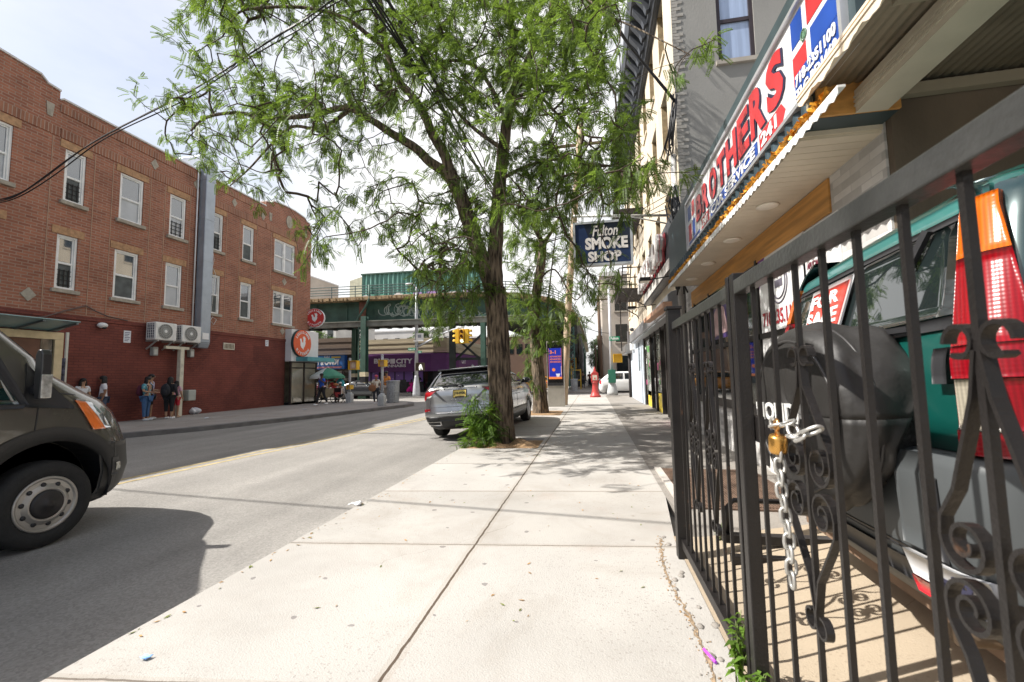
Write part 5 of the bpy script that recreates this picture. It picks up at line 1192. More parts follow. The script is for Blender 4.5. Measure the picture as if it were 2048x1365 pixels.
class Car:
    """levels: (z, y rear, y front, half width, rear corner r, front corner r, rear bow, front bow)"""
    def __init__(s,lv): s.lv=lv
    def at(s,z):
        L=s.lv
        if z<=L[0][0]: return L[0]
        for a,b in zip(L,L[1:]):
            if a[0]<=z<=b[0]: t=(z-a[0])/(b[0]-a[0]); return tuple(p+(q-p)*t for p,q in zip(a,b))
        return L[-1]
    def body(s,mb,z0=-9,z1=9,mi=0,cap=True,n=5):
        zs=[l[0] for l in s.lv if z0<l[0]<z1]; zs=([max(z0,s.lv[0][0])] if max(z0,s.lv[0][0]) not in zs else [])+zs
        if min(z1,s.lv[-1][0]) not in zs: zs.append(min(z1,s.lv[-1][0]))
        zz=[]
        for a,b in zip(zs,zs[1:]):
            k=max(1,int((b-a)/.09)); zz+=[a+(b-a)*j/k for j in range(k)]
        zz.append(zs[-1]); o=len(mb.v); R_=[ring(*s.at(z)[:8],n=n) for z in zz]; m=len(R_[0])
        for r,z in zip(R_,zz):
            for p in r: p.z=z
            mb.v+=r
        for i in range(len(R_)-1):
            for k in range(m): mb.f.append([o+i*m+k,o+i*m+(k+1)%m,o+(i+1)*m+(k+1)%m,o+(i+1)*m+k]); mb.m.append(mi); mb.s.append(True)
        if cap: mb.f+=[[o+k for k in range(m)][::-1],[o+(len(R_)-1)*m+k for k in range(m)]]; mb.m+=[mi,mi]; mb.s+=[False,False]
        return mb
    def rear(s,x,z,off=0.):
        _,yr,yf,w,rr,rf,bw,bf=s.at(z)[:8]; ax=min(abs(x),w-1e-3); y=yr
        if ax>w-rr: d=ax-(w-rr); y=yr+rr-math.sqrt(max(0,rr*rr-d*d))
        return Vector((max(-w,min(w,x)),y+bw*(ax/w)**2-off,z))
    def front(s,x,z,off=0.):
        _,yr,yf,w,rr,rf,bw,bf=s.at(z)[:8]; ax=min(abs(x),w-1e-3); y=yf
        if ax>w-rf: d=ax-(w-rf); y=yf-rf+math.sqrt(max(0,rf*rf-d*d))
        return Vector((max(-w,min(w,x)),y-bf*(ax/w)**2+off,z))
    def side(s,y,z,sg,off=0.):
        _,yr,yf,w,rr,rf,bw,bf=s.at(z)[:8]; x=w
        if y<yr+rr+bw: d=min(rr,yr+rr+bw-y); x=w-rr+math.sqrt(max(0,rr*rr-d*d))
        if y>yf-rf-bf: d=min(rf,y-(yf-rf-bf)); x=w-rf+math.sqrt(max(0,rf*rf-d*d))
        return Vector((sg*(x+off),y,z))
    def patch(s,mb,fn,corners,off=.006,th=.012,n=8,m=6,mi=0):
        (a,b,c,d)=[Vector((p[0],p[1],0)) for p in corners]
        def uv(u,v): q=(a*(1-u)+b*u)*(1-v)+(d*(1-u)+c*u)*v; return q.x,q.y
        o=len(mb.v)
        for layer in (off,off-th):
            for i in range(n+1):
                for j in range(m+1): mb.v.append(fn(*uv(i/n,j/m),layer))
        N=(n+1)*(m+1)
        def F(f): mb.f.append(f); mb.m.append(mi); mb.s.append(True)
        for i in range(n):
            for j in range(m): q=o+i*(m+1)+j; F([q,q+m+1,q+m+2,q+1])
        edge=[i*(m+1) for i in range(n+1)]+[n*(m+1)+j for j in range(1,m+1)]+[i*(m+1)+m for i in range(n-1,-1,-1)]+[j for j in range(m-1,0,-1)]
        for k in range(len(edge)): p,q=edge[k],edge[(k+1)%len(edge)]; F([o+p,o+q,o+N+q,o+N+p])
        return mb
def cut(obj,cutters):
    for c in cutters:
        c.matrix_basis=parent_world(obj.parent) if obj.parent else Matrix()
        md=obj.modifiers.new('cut','BOOLEAN'); md.operation='DIFFERENCE'; md.solver='EXACT'; md.object=c
    bpy.context.view_layer.update(); dg=bpy.context.evaluated_depsgraph_get(); me=bpy.data.meshes.new_from_object(obj.evaluated_get(dg)); obj.modifiers.clear(); obj.data=me
    for c in cutters: bpy.data.objects.remove(c)
    return obj
def cutter(cyls):
    out=[]
    for (x0,x1,y,z,r) in cyls:
        mb=MB().cyl((x0,y,z),(x1,y,z),r,36); out.append(mb.build('cutter',black_plastic))
    return out
def make_wheel(parent,x,y,r,w,side,rim_r,style='alloy',spokes=5,rim_mat=None):
    """one wheel: tyre with rim, side=+1 looks to +x"""
    T=Matrix.Translation((x,y,r))@Matrix.Rotation(R(90)*side,4,'Y')
    t=MB().lathe([(rim_r*.96,-w/2),(r*.93,-w/2),(r*.985,-w/2+.03),(r,-w/2+.06),(r,w/2-.06),(r*.985,w/2-.03),(r*.93,w/2),(rim_r*1.02,w/2),(rim_r*.97,w/2-.02),(rim_r*.96,-w/2)],40,0,T)
    g=MB()
    wh=t.build('wheel',rubber,parent,world=False)
    m=MB(); rm=rim_mat or M('rim_silver',(.42,.42,.43),.28,m=.85,var=.05)
    if style=='steel':
        m.lathe([(rim_r*1.0,w/2-.015),(rim_r*.97,w/2+.004),(rim_r*.88,w/2-.005),(rim_r*.84,w/2-.035),(rim_r*.80,w/2-.03),(rim_r*.60,w/2+.008),(rim_r*.54,w/2+.012),(rim_r*.48,w/2-.01)],40,0,T)
        m.build('rim',rm,wh,world=False)
        for k in range(10):
            a=k*math.pi/5+.15; c=T@Vector((rim_r*.715*math.cos(a),rim_r*.715*math.sin(a),w/2-.010)); MB().ell(c,(.012,rim_r*.085,rim_r*.085),0,10,6).build('rim_hole',black_plastic,wh,world=False)
        MB().lathe([(rim_r*.50,w/2-.02),(rim_r*.50,w/2+.012),(rim_r*.40,w/2+.022),(rim_r*.16,w/2+.024),(rim_r*.14,w/2+.034),(.001,w/2+.034)],28,0,T).build('hub_cap',M('hub_black',(.022,.02,.02),.5,var=.2),wh,world=False)
    else:
        m.lathe([(rim_r*1.0,w/2-.01),(rim_r*.95,w/2),(rim_r*.88,w/2-.05),(rim_r*.86,-w/2+.05)],40,0,T)
        for k in range(spokes*2):
            a=2*math.pi*(k//2)/spokes+(.16 if k%2 else -.16); u=Vector((math.cos(a),math.sin(a),0)); v=Vector((math.cos(2*math.pi*(k//2)/spokes),math.sin(2*math.pi*(k//2)/spokes),0))
            p=T@(v*rim_r*.16+Vector((0,0,w/2-.02))); q=T@(u*rim_r*.92+Vector((0,0,w/2-.012))); ax=(T.to_3x3()@Vector((0,0,1))); m.bar(p,q,rim_r*.10,.025,0,up=ax)
        m.lathe([(.001,w/2),(rim_r*.2,w/2),(rim_r*.22,w/2-.04)],20,0,T)
        m.build('rim',rm,wh,world=False)
        MB().lathe([(.001,w/2-.075),(rim_r*.85,w/2-.07),(rim_r*.85,w/2-.08)],28,0,T).build('brake_disc',M('brake_dark',(.05,.05,.05),.5,m=.6),wh,world=False)
    return wh
m_gpaint=M('green_paint',(.005,.078,.064),.32,m=.25,var=.06,vs=2,coat=.7,dirt=.12)
m_gshade=M('green_shade_paint',(.010,.032,.034),.25,m=.3,var=.05,coat=.8)  # darkened copy of the green paint, shade put into the colour
m_bump=M('grey_bumper',(.060,.066,.068),.5,var=.08,vs=3,dirt=.12)
CRVM=Matrix.Translation((1.24,2.56,.37))@Matrix.Rotation(R(-93.27),4,'Z')@Matrix.Rotation(R(1.7),4,'X')@Matrix.Rotation(R(-1.8),4,'Y')@Matrix.Scale(1.158,4)
crv=thing('green_car','dark green off-road car with a covered spare wheel parked behind the iron fence','car')
crv.matrix_basis=CRVM
C=Car([(.19,.10,4.3,.78,.15,.3,.02,.1),(.27,.02,4.4,.85,.16,.3,.03,.12),(.44,-.03,4.42,.87,.16,.3,.04,.12),(.70,-.03,4.42,.87,.15,.3,.04,.12),(.735,.0,4.4,.865,.13,.3,.03,.12),(.745,.05,4.38,.86,.10,.3,.02,.1),(.95,.055,4.3,.872,.09,.3,.02,.1),(1.02,.06,3.5,.87,.09,.3,.02,.1),(1.12,.09,3.3,.855,.09,.25,.02,.1),(1.48,.19,2.7,.795,.09,.2,.02,.1),(1.57,.23,2.5,.765,.10,.2,.02,.08),(1.63,.32,2.3,.70,.15,.2,.02,.05),(1.66,.5,2.1,.6,.2,.2,.02,.05)])
mb=MB(); C.body(mb,.745,1.66,0); o=mb.build('body',m_gpaint,crv,world=False); cut(o,cutter([(-1,-.55,.95,.34,.42),(.55,1,.95,.34,.42),(-1,-.55,3.5,.34,.42),(.55,1,3.5,.34,.42)]))
mb=MB(); C.body(mb,.19,.742,0); o=mb.build('bumper',m_bump,crv,world=False); cut(o,cutter([(-1,-.55,.95,.34,.42),(.55,1,.95,.34,.42),(-1,-.55,3.5,.34,.42),(.55,1,3.5,.34,.42)]))
o.modifiers.clear()
# bumper details: step groove, tailgate cut, lower valance strip, reflectors and plate
mb=MB(); C.patch(mb,C.rear,[(-.80,.40),(.80,.40),(.80,.415),(-.80,.415)],.004,.01,20,1); C.patch(mb,C.rear,[(.655,.42),(.685,.42),(.685,.74),(.655,.74)],.004,.01,2,4); mb.build('bumper_groove',black_plastic,crv,world=False)
mb=MB(); C.patch(mb,C.rear,[(.53,.44),(.648,.44),(.648,.735),(.53,.735)],.02,.02,6,5); mb.build('bumper_step',m_bump,crv,world=False)
mb=MB(); C.patch(mb,C.rear,[(-.84,.29),(.84,.29),(.84,.37),(-.84,.37)],.012,.02,24,2); mb.build('lower_strip',black_plastic,crv,world=False)
mb=MB(); C.patch(mb,C.rear,[(.50,.275),(.70,.275),(.70,.325),(.50,.325)],.025,.02,8,2); mb.build('reflector',M('reflector_red',(.55,.02,.03),.2,coat=.5,var=.1),crv,world=False)
mb=MB(); C.patch(mb,C.rear,[(.52,.335),(.80,.335),(.80,.415),(.52,.415)],.028,.02,8,2); o=mb.build('licence_plate',M('plate_white',(.52,.52,.52),.4,dirt=.2),crv,world=False)
mb=MB(); mb.text('7HR',C.rear(.60,.345,.03),(1,0,0),(0,0,1),.055,0,.004,.03,width=.2); mb.build('plate_number',M('plate_ink',(.03,.03,.06),.5),o,world=False)
mb=MB(); mb.tube([(.62,.02,.20),(.62,.4,.20)],.032,12); mb.build('exhaust_pipe',M('exhaust_rust',(.10,.07,.045),.5,m=.6,var=.3),crv,world=False)
mb=MB(); mb.bx(-.75,.75,.12,3.9,.14,.30); mb.build('underbody',M('underbody_tan',(.20,.13,.085),.8,var=.3),crv,world=False)
# rear glass, lower tailgate line
mb=MB(); C.patch(mb,C.rear,[(-.69,1.165),(.69,1.165),(.645,1.47),(-.645,1.47)],.008,.02,16,8); mb.build('rear_window',M('car_glass',(.012,.018,.018),.02,var=0,spec=1,ior=1.75),crv,world=False)
mb=MB(); C.patch(mb,C.rear,[(-.70,1.12),(.70,1.12),(.70,1.16),(-.70,1.16)],.010,.02,16,2); C.patch(mb,C.rear,[(-.70,1.475),(.70,1.475),(.69,1.50),(-.69,1.50)],.01,.02,16,1); mb.build('window_seal',black_plastic,crv,world=False)
mb=MB(); C.patch(mb,C.rear,[(-.73,1.50),(.73,1.50),(.70,1.56),(-.70,1.56)],.012,.03,16,3); mb.build('roof_spoiler',M('green_light_paint',(.03,.14,.13),.3,coat=.6,var=.05),crv,world=False)
mb=MB(); p=C.rear(.52,1.14,.03); q=C.rear(.05,1.16,.03); mb.bar(p,q,.02,.02); mb.bar(C.rear(.40,1.06,.03),C.rear(.6,1.44,.05),.0,.0) if False else None; mb.build('wiper',black_plastic,crv,world=False); mb=MB(); p=C.rear(.52,1.48,.03); mb.bar(p,C.rear(.46,1.38,.03),.025,.02); mb.build('wiper_pivot',black_plastic,crv,world=False)
mb=MB(); C.patch(mb,C.rear,[(.725,.745),(.737,.745),(.70,1.05),(.69,1.05)],.003,.01,2,8); mb.build('tailgate_gap',black_plastic,crv,world=False)
mb=MB(); C.patch(mb,C.rear,[(.655,.95),(.715,.95),(.715,1.06),(.655,1.06)],.03,.03,4,4); C.patch(mb,C.rear,[(.62,.80),(.70,.80),(.70,.84),(.62,.84)],.01,.02,4,2) if False else None; mb.build('tailgate_hinge',black_plastic,crv,world=False)
# tall wrap-round lamps made of amber, red, white and red lenses
def lens(name,col,em=None): 
    mt=M(name,col,.25,var=.12,vs=1.5,coat=.12,spec=.4); nt=mt.node_tree; L=nt.links.new
    tc=nd(nt,'ShaderNodeTexCoord'); wv=nd(nt,'ShaderNodeTexWave'); wv.bands_direction='DIAGONAL'; wv.inputs['Scale'].default_value=38; mp=nd(nt,'ShaderNodeMapping'); mp.inputs['Scale'].default_value=(1,1,.0); L(tc.outputs['Object'],mp.inputs['Vector']); L(mp.outputs['Vector'],wv.inputs['Vector'])
    w2=nd(nt,'ShaderNodeTexWave'); w2.bands_direction='Z'; w2.inputs['Scale'].default_value=26; L(tc.outputs['Object'],w2.inputs['Vector'])
    ad=nd(nt,'ShaderNodeMath',operation='ADD'); L(wv.outputs['Fac'],ad.inputs[0]); L(w2.outputs['Fac'],ad.inputs[1])
    bp=nd(nt,'ShaderNodeBump'); bp.inputs['Strength'].default_value=.09; bp.inputs['Distance'].default_value=.003; L(ad.outputs[0],bp.inputs['Height']); L(bp.outputs['Normal'],nt.nodes['Principled BSDF'].inputs['Normal'])
    out=nt.nodes['Principled BSDF'].inputs['Base Color'].links[0].from_socket; mr=nd(nt,'ShaderNodeMapRange'); mr.inputs['To Min'].default_value=.82; mr.inputs['To Max'].default_value=1.15; L(wv.outputs['Fac'],mr.inputs['Value'])
    mx=nd(nt,'ShaderNodeMix',data_type='RGBA',blend_type='MULTIPLY'); mx.inputs['Factor'].default_value=1; L(out,mx.inputs['A']); L(mr.outputs['Result'],mx.inputs['B']); L(mx.outputs['Result'],nt.nodes['Principled BSDF'].inputs['Base Color'])
    return mt
m_am=lens('lens_amber',(.46,.09,.003)); m_rd=lens('lens_red',(.22,.003,.007)); m_rd2=lens('lens_deep_red',(.20,.003,.008)); m_wh=lens('lens_clear',(.30,.27,.21))
for s in (1,-1):
    lampo=MB()
    def lp(x,z,off=0.):
        # x runs from the tailgate edge (0) round the corner to the side (1)
        _,yr,yf,w,rr,rf,bw,bf=C.at(z)[:8]; t=x
        xi=w-.135+.02*max(0,(1.0-z)*2); L1=(w-rr)-xi; L2=rr*math.pi/2; L3=-.085+.16*(1.52-z); tot=L1+L2+L3; d=t*tot
        if d<L1: p=Vector((xi+d,yr-off,z))
        elif d<L1+L2: a=(d-L1)/rr; p=Vector((w-rr+(rr+off)*math.sin(a),yr+rr-(rr+off)*math.cos(a),z))
        else: p=Vector((w+off,yr+rr+d-L1-L2,z))
        p.x*=s; return p
    segs=[(1.33,1.52,m_am,'amber_lens'),(1.06,1.327,m_rd,'red_lens'),(.965,1.057,m_rd2,'brake_lens'),(.82,.962,m_wh,'reverse_lens'),(.75,.817,m_rd2,'lower_lens')]
    root=None
    for z0,z1,mt,nm in segs:
        mb=MB()
        if nm=='reverse_lens':
            C.patch(mb,lp,[(.07,z0),(.62,z0),(.62,z1),(.07,z1)],.020,.03,14,6); C.patch(mb,lp,[(0,z0),(1,z0),(1,z1),(0,z1)],.012,.03,14,6,1); ob=mb.build(nm,[mt,m_rd2],root,world=False)
        else: C.patch(mb,lp,[(0,z0),(1,z0),(1,z1),(0,z1)],.018,.03,16,8); ob=mb.build('tail_lamp' if root is None else nm,mt,root or crv,world=False)
        root=root or ob
    for z in (1.325,1.055,.963,.817): mb=MB(); C.patch(mb,lp,[(0,z),(1,z),(1,z+.006),(0,z+.006)],.015,.02,14,1); mb.build('lens_seam',M('seam_red',(.06,.005,.005),.4),root,world=False)
# rear quarter above: side windows, and panels coloured darker to stand for shade
for s in (1,-1):
    mb=MB(); C.patch(mb,lambda y,z,off:C.side(y,z,s,off),[(.62,1.10),(1.35,1.10),(1.35,1.46),(.66,1.46)],.006,.02,8,6); C.patch(mb,lambda y,z,off:C.side(y,z,s,off),[(1.42,1.10),(2.2,1.10),(2.1,1.46),(1.42,1.46)],.006,.02,8,6); mb.build('side_window',MATS['car_glass'],crv,world=False)
for s in (1,-1): mb=MB(); C.patch(mb,lambda y,z,off:C.side(y,z,s,off),[(.09,.755),(.60,.755),(.95,1.64),(.22,1.64)],.010,.03,48,20); mb.build('quarter_shade',m_gshade,crv,world=False)
for s in (1,-1):
    for y in (.95,3.5): make_wheel(crv,s*.75,y,.335,.2,s,.21)
# covered spare wheel
sw_=(.345,.035,.93)   # x, y(face), z
x,zc=.20,.838; r=.362
SPM=Matrix.Translation((x,0,zc))@Matrix.Rotation(R(7),4,'Z')@Matrix.Translation((-x,-.02,-zc))
m_cov=M('vinyl_cover',(.022,.0205,.019),.55,var=.3,vs=3,dirt=.15,bump=.8,bs=6)
prof=[(.001,-.27),(r*.55,-.275),(r*.80,-.27),(r*.93,-.255),(r*.985,-.225),(r,-.18),(r*1.0,-.09),(r*.985,.0)]
T=Matrix.Translation((x,.07,zc))@Matrix.Rotation(R(-90),4,'X')
def spare(u,v):
    k=v*(len(prof)-1); i=min(int(k),len(prof)-2); f=k-i; rr_=prof[i][0]*(1-f)+prof[i+1][0]*f; d=prof[i][1]*(1-f)+prof[i+1][1]*f
    a=2*math.pi*u
    wr=0
    if v>.45: wr=(.030*math.sin(a*9+v*11)+.034*math.sin(a*5-v*17+1)+.016*math.sin(a*17+v*23))*(v-.45)*(1.2-v)*1.6
    # the cover has ridden up off the near lower side
    if v>.72 and math.sin(a)<.25 and math.cos(a)>-.2:
        e=min(1,max(0,(.25-math.sin(a))/.5)); d=d-(.13*e)*(v-.72)/.28
    return SPM@Vector((x+(rr_+wr)*math.cos(a), .07+d+.004*math.sin(a*7+v*5), zc+(rr_+wr)*math.sin(a)))
mb=MB(); mb.grid(spare,96,26); ob=mb.build('spare_wheel_cover',m_cov,crv,world=False); md=ob.modifiers.new('s','SOLIDIFY'); md.thickness=.006
mb=MB(); mb.tube([(x+r*.845*math.cos(a*.1309),.07-.272,zc+r*.845*math.sin(a*.1309)) for a in range(48)],.007,6,closed=True); mb.tube([(x+r*1.0*math.cos(a*.1309),.07-.165,zc+r*1.0*math.sin(a*.1309)) for a in range(48)],.006,6,closed=True); mb.xf(SPM).build('cover_piping',M('piping_grey',(.035,.033,.032),.4),ob,world=False)
mb=MB(); TT=Matrix.Translation((x,-.02,zc))@Matrix.Rotation(R(90),4,'X'); mb.lathe([(.2,-.085),(.31,-.09),(.325,-.08),(.331,-.05),(.331,.07),(.325,.09),(.2,.1)],48,0,TT)
mb.xf(SPM).build('spare_tyre',M('tread_rubber',(.022,.021,.02),.75,var=.3,vs=14,bump=1,bs=42),crv,world=False)
mb=MB()
for k in range(56):
    a=2*math.pi*k/56; u=Vector((math.cos(a),0,math.sin(a))); t=Vector((-math.sin(a),0,math.cos(a))); c=Vector((x,0,zc))+u*.330
    for yy in (-.02,.03): mb.bar(c+Vector((0,yy-.02,0))+t*.004,c+Vector((0,yy+.02,0))-t*.006,.022,.008,0,up=u)
mb.xf(SPM).build('tyre_tread',MATS['tread_rubber'],crv,world=False)
mb=MB(); mb.tube([(x+.35*math.cos(a),.065,zc+.35*math.sin(a)) for a in [-.9+k*.09 for k in range(18)]],.012,6); 
mb.xf(SPM).build('elastic_hem',M('hem_pale',(.30,.26,.31),.6),ob,world=False)
mb=MB(); mb.text('HONDA',(x-.30,.07-.282,zc-.035),(1,0,.0),(0,0,1),.082,0,.006,.03,width=.44); mb.xf(SPM).build('lettering',M('cover_white',(.55,.55,.53),.6),ob,world=False)
mb=MB(); mb.bx(x-.12,x+.12,-.05,.09,zc-.1,zc+.1); mb.build('spare_bracket',black_plastic,crv,world=False)
# for sale sign leaning in front of the rear window
fs=thing('for_sale_sign','red and white for sale sign in a clear sleeve on the green car rear window','sign')
fs.matrix_basis=CRVM
def fsp(x,z,off=0.): return C.rear(x,z,off+.02)
mb=MB(); C.patch(mb,fsp,[(-.42,1.09),(-.02,1.09),(.05,1.45),(-.38,1.45)],.012,.008,8,6); mb.build('sheet',M('sale_white',(.72,.72,.72),.3,var=.04),fs,world=False)
mb=MB(); C.patch(mb,fsp,[(-.385,1.235),(-.01,1.235),(.03,1.43),(-.355,1.43)],.016,.006,8,5); mb.build('red_block',M('sale_red',(.60,.06,.04),.35,var=.06),fs,world=False)
mb=MB(); p=fsp(-.34,1.345,.019); q=fsp(-.34,1.42,.019); up=(q-p); mb.text('FOR',p,(1,0,0),up,.07,0,.004,.03,width=.30); p=fsp(-.37,1.25,.019); mb.text('SALE',p,(1,0,0),up,.08,0,.004,.03,width=.34); mb.build('lettering',M('sale_letter',(.8,.78,.76),.4),fs,world=False)
mb=MB()
for k,z in enumerate((1.20,1.165,1.13)): C.patch(mb,fsp,[(-.37+.02*k,z),(-.06,z),(-.06,z+.014),(-.37,z+.014)],.016,.005,4,1)
mb.build('small_print',M('sale_print',(.55,.1,.12),.5),fs,world=False)
# ================================================================ grey van entering from the left
m_van=M('van_paint',(.115,.107,.088),.26,m=.45,var=.05,vs=2,coat=.9,dirt=.06)
m_clad=M('van_cladding',(.030,.029,.028),.55,var=.15,vs=4)
van=thing('grey_van','dark grey panel van with steel wheels driving along the road','van',(-6.23,3.39,0),0)
V_=Car([(.30,-5.0,0.86,.96,.2,.40,0,.12),(.42,-5.0,0.98,1.02,.2,.42,0,.14),(.62,-5.0,1.03,1.055,.2,.44,0,.16),(.90,-5.0,1.01,1.06,.2,.44,0,.18),(1.06,-5.0,0.96,1.06,.2,.44,0,.20),(1.22,-5.0,0.88,1.06,.2,.42,0,.22),(1.36,-5.0,0.76,1.05,.2,.38,0,.24),(1.46,-5.0,0.58,1.04,.2,.32,0,.25),(1.56,-5.0,0.40,1.03,.2,.25,0,.24),(1.68,-5.0,0.18,1.01,.2,.2,0,.22),(1.80,-5.0,0.10,.99,.2,.16,0,.2),(2.1,-5.0,-0.22,.94,.2,.14,0,.18),(2.42,-5.0,-.60,.91,.2,.16,0,.15),(2.8,-5.0,-1.0,.88,.2,.2,0,.12),(3.1,-5.0,-1.5,.82,.2,.25,0,.1),(3.2,-4.9,-2.0,.68,.2,.25,0,.1)])
mb=MB(); V_.body(mb,.36,3.2,0); o=mb.build('body',m_van,van,world=False)
cut(o,cutter([(.72,1.3,0,.44,.56),(-1.3,-.72,0,.44,.56),(.72,1.3,-3.6,.44,.56),(-1.3,-.72,-3.6,.44,.56)]))
mb=MB(); V_.body(mb,.30,.36,0); mb.build('underbody',black_plastic,van,world=False)
vs_=lambda sg:(lambda y,z,off=0.:V_.side(y,z,sg,off))
# black lower bumper and arch cladding
mb=MB(); V_.patch(mb,V_.front,[(-1.055,.34),(1.055,.34),(1.06,.90),(-1.06,.90)],.014,.03,60,10)
o=mb.build('bumper',m_clad,van,world=False)
for sg in (1,-1): mb=MB(); V_.patch(mb,vs_(sg),[(.58,.36),(.76,.36),(.80,.88),(.60,.90)],.014,.03,12,12); mb.build('bumper_corner',m_clad,van,world=False)
mb=MB()
def arch(sg,yc,zc,r0,r1,a0,a1,off=.014):
    n=40
    for k in range(n):
        A=R(a0+(a1-a0)*k/n); B=R(a0+(a1-a0)*(k+1)/n)
        q=[]
        for a,r in ((A,r0),(B,r0),(B,r1),(A,r1)): q.append(V_.side(yc+r*math.cos(a),zc+r*math.sin(a),sg,off))
        i=[Vector((p.x-sg*.06,p.y,p.z)) for p in q[:2]]
        mb.add(q+i,[(0,1,2,3),(0,4,5,1)],0,True)
for sg in (1,-1):
    for yc in (0,-3.6): mb=MB(); arch(sg,yc,.44,.555,.69,-12,192); mb.build('arch_cladding',m_clad,van,world=False)
for sg in (1,-1): mb=MB(); V_.patch(mb,vs_(sg),[(-2.9,.36),(-.69,.36),(-.69,.62),(-2.9,.62)],.014,.03,10,3); mb.build('sill_cladding',m_clad,van,world=False)
for sg in (.72,-.72):
    for yc in (0,-3.6):
        mb=MB()
        for k in range(20):
            A=R(-10+200*k/20); B=R(-10+200*(k+1)/20); r=.553; mb.add([(sg,yc+r*math.cos(A),.44+r*math.sin(A)),(sg*1.42,yc+r*math.cos(A),.44+r*math.sin(A)),(sg*1.42,yc+r*math.cos(B),.44+r*math.sin(B)),(sg,yc+r*math.cos(B),.44+r*math.sin(B))],[(0,1,2,3)],0,True)
        mb.add([(sg,yc+.55*math.cos(R(k*15)),.44+.55*math.sin(R(k*15))) for k in range(24)],[tuple(range(24))])
        mb.build('wheel_well',black_plastic,van,world=False)
for sg in (1,-1):
    for y in (0,-3.6): make_wheel(van,sg*.93,y,.405,.23,sg,.262,'steel',rim_mat=M('steel_rim',(.36,.345,.32),.38,m=.6,var=.08,dirt=.2))
# lamps, lines, windows, mirror
for sg in (1,-1):
    mb=MB(); V_.patch(mb,vs_(sg),[(.36,1.08),(.66,1.06),(.50,1.36),(.18,1.40)],.012,.02,12,10); h=mb.build('headlight',M('headlamp_clear',(.32,.33,.34),.06,m=.5,coat=1,var=.6,vs=14,spec=1),van,world=False)
    mb=MB(); V_.patch(mb,vs_(sg),[(.34,1.07),(.48,1.065),(.28,1.36),(.17,1.385)],.018,.012,10,10); mb.build('indicator',M('indicator_orange',(.75,.16,.02),.15,coat=1,var=.25,vs=9),h,world=False)
    mb=MB(); V_.patch(mb,vs_(sg),[(.56,.55),(.74,.55),(.76,.74),(.56,.74)],.02,.02,6,5); mb.build('fog_lamp_bezel',black_plastic,van,world=False)
    mb=MB(); V_.patch(mb,vs_(sg),[(.61,.60),(.69,.60),(.69,.68),(.61,.68)],.026,.01,5,5); mb.build('fog_lamp',M('fog_lens',(.3,.3,.28),.08,m=.6,var=.1),van,world=False)
    mb=MB(); V_.patch(mb,vs_(sg),[(-1.35,1.40),(-.22,1.36),(-.44,1.80),(-1.35,2.2)],.010,.02,12,10); mb.build('door_window',M('van_glass',(.006,.022,.022),.03,var=0,spec=1,ior=1.7),van,world=False)
    mb=MB(); V_.patch(mb,vs_(sg),[(-.24,1.34),(.16,1.30),(.16,1.325),(-.20,1.75)],.012,.02,8,6); V_.patch(mb,vs_(sg),[(-1.4,1.34),(-.24,1.33),(-.22,1.37),(-1.4,1.40)],.014,.02,10,2); V_.patch(mb,vs_(sg),[(-.26,1.36),(-.20,1.36),(-.40,1.82),(-.52,1.82)],.013,.02,3,8); mb.build('black_quarter_trim',black_plastic,van,world=False)
    mb=MB(); V_.patch(mb,vs_(sg),[(-.160,.98),(-.150,.98),(-.118,1.33),(-.128,1.33)],.004,.01,2,10); V_.patch(mb,vs_(sg),[(-1.40,.62),(-1.39,.62),(-1.39,2.3),(-1.40,2.3)],.004,.01,2,10); mb.build('door_gap',black_plastic,van,world=False)
    mb=MB(); V_.patch(mb,vs_(sg),[(.04,1.455),(.42,1.40),(.425,1.41),(.04,1.467)],.006,.01,12,1); V_.patch(mb,vs_(sg),[(.45,.90),(.70,.905),(.70,.918),(.45,.915)],.006,.01,8,1); mb.build('bonnet_gap',black_plastic,van,world=False)
    xm=sg*1.14; mm=thing('mirror_mount',None,None); bpy.data.objects.remove(mm)
    mb=MB(); T=Matrix.Translation((xm,-.16,1.68)); 
    mb.prism([(-.04,-.27),(.035,-.27),(.045,-.02),(.04,.15),(.02,.195),(-.02,.195),(-.045,.14)],'y',-.04,.04,0,T@Matrix.Identity(4)); o=mb.build('wing_mirror',M('mirror_black',(.03,.03,.03),.3,coat=.4),van,world=False,bevel=.012,seg=3)
    MB().bar((sg*1.0,-.14,1.48),(xm,-.14,1.52),.1,.07).build('mirror_arm',black_plastic,o,world=False)
    mb=MB(); mb.prism([(-.035,-.26),(.032,-.26),(.04,-.04),(-.04,-.04)],'y',.040,.058,0,T); mb.prism([(-.038,-.26),(.038,-.26),(.038,-.04),(-.038,-.04)],'x',.040 if sg>0 else -.054,.054 if sg>0 else -.040,0,T); mb.build('mirror_indicator',M('mirror_lens',(.62,.60,.55),.1,m=.5,var=.5,vs=18,coat=1),o,world=False,bevel=.01)
mb=MB(); V_.patch(mb,V_.front,[(-.92,1.70),(.92,1.70),(.82,2.40),(-.82,2.40)],.01,.02,16,10); mb.build('windscreen',MATS['van_glass'],van,world=False)
mb=MB(); V_.patch(mb,V_.front,[(-.6,.92),(.6,.92),(.58,1.26),(-.58,1.26)],.016,.02,14,6); mb.build('grille',black_plastic,van,world=False)
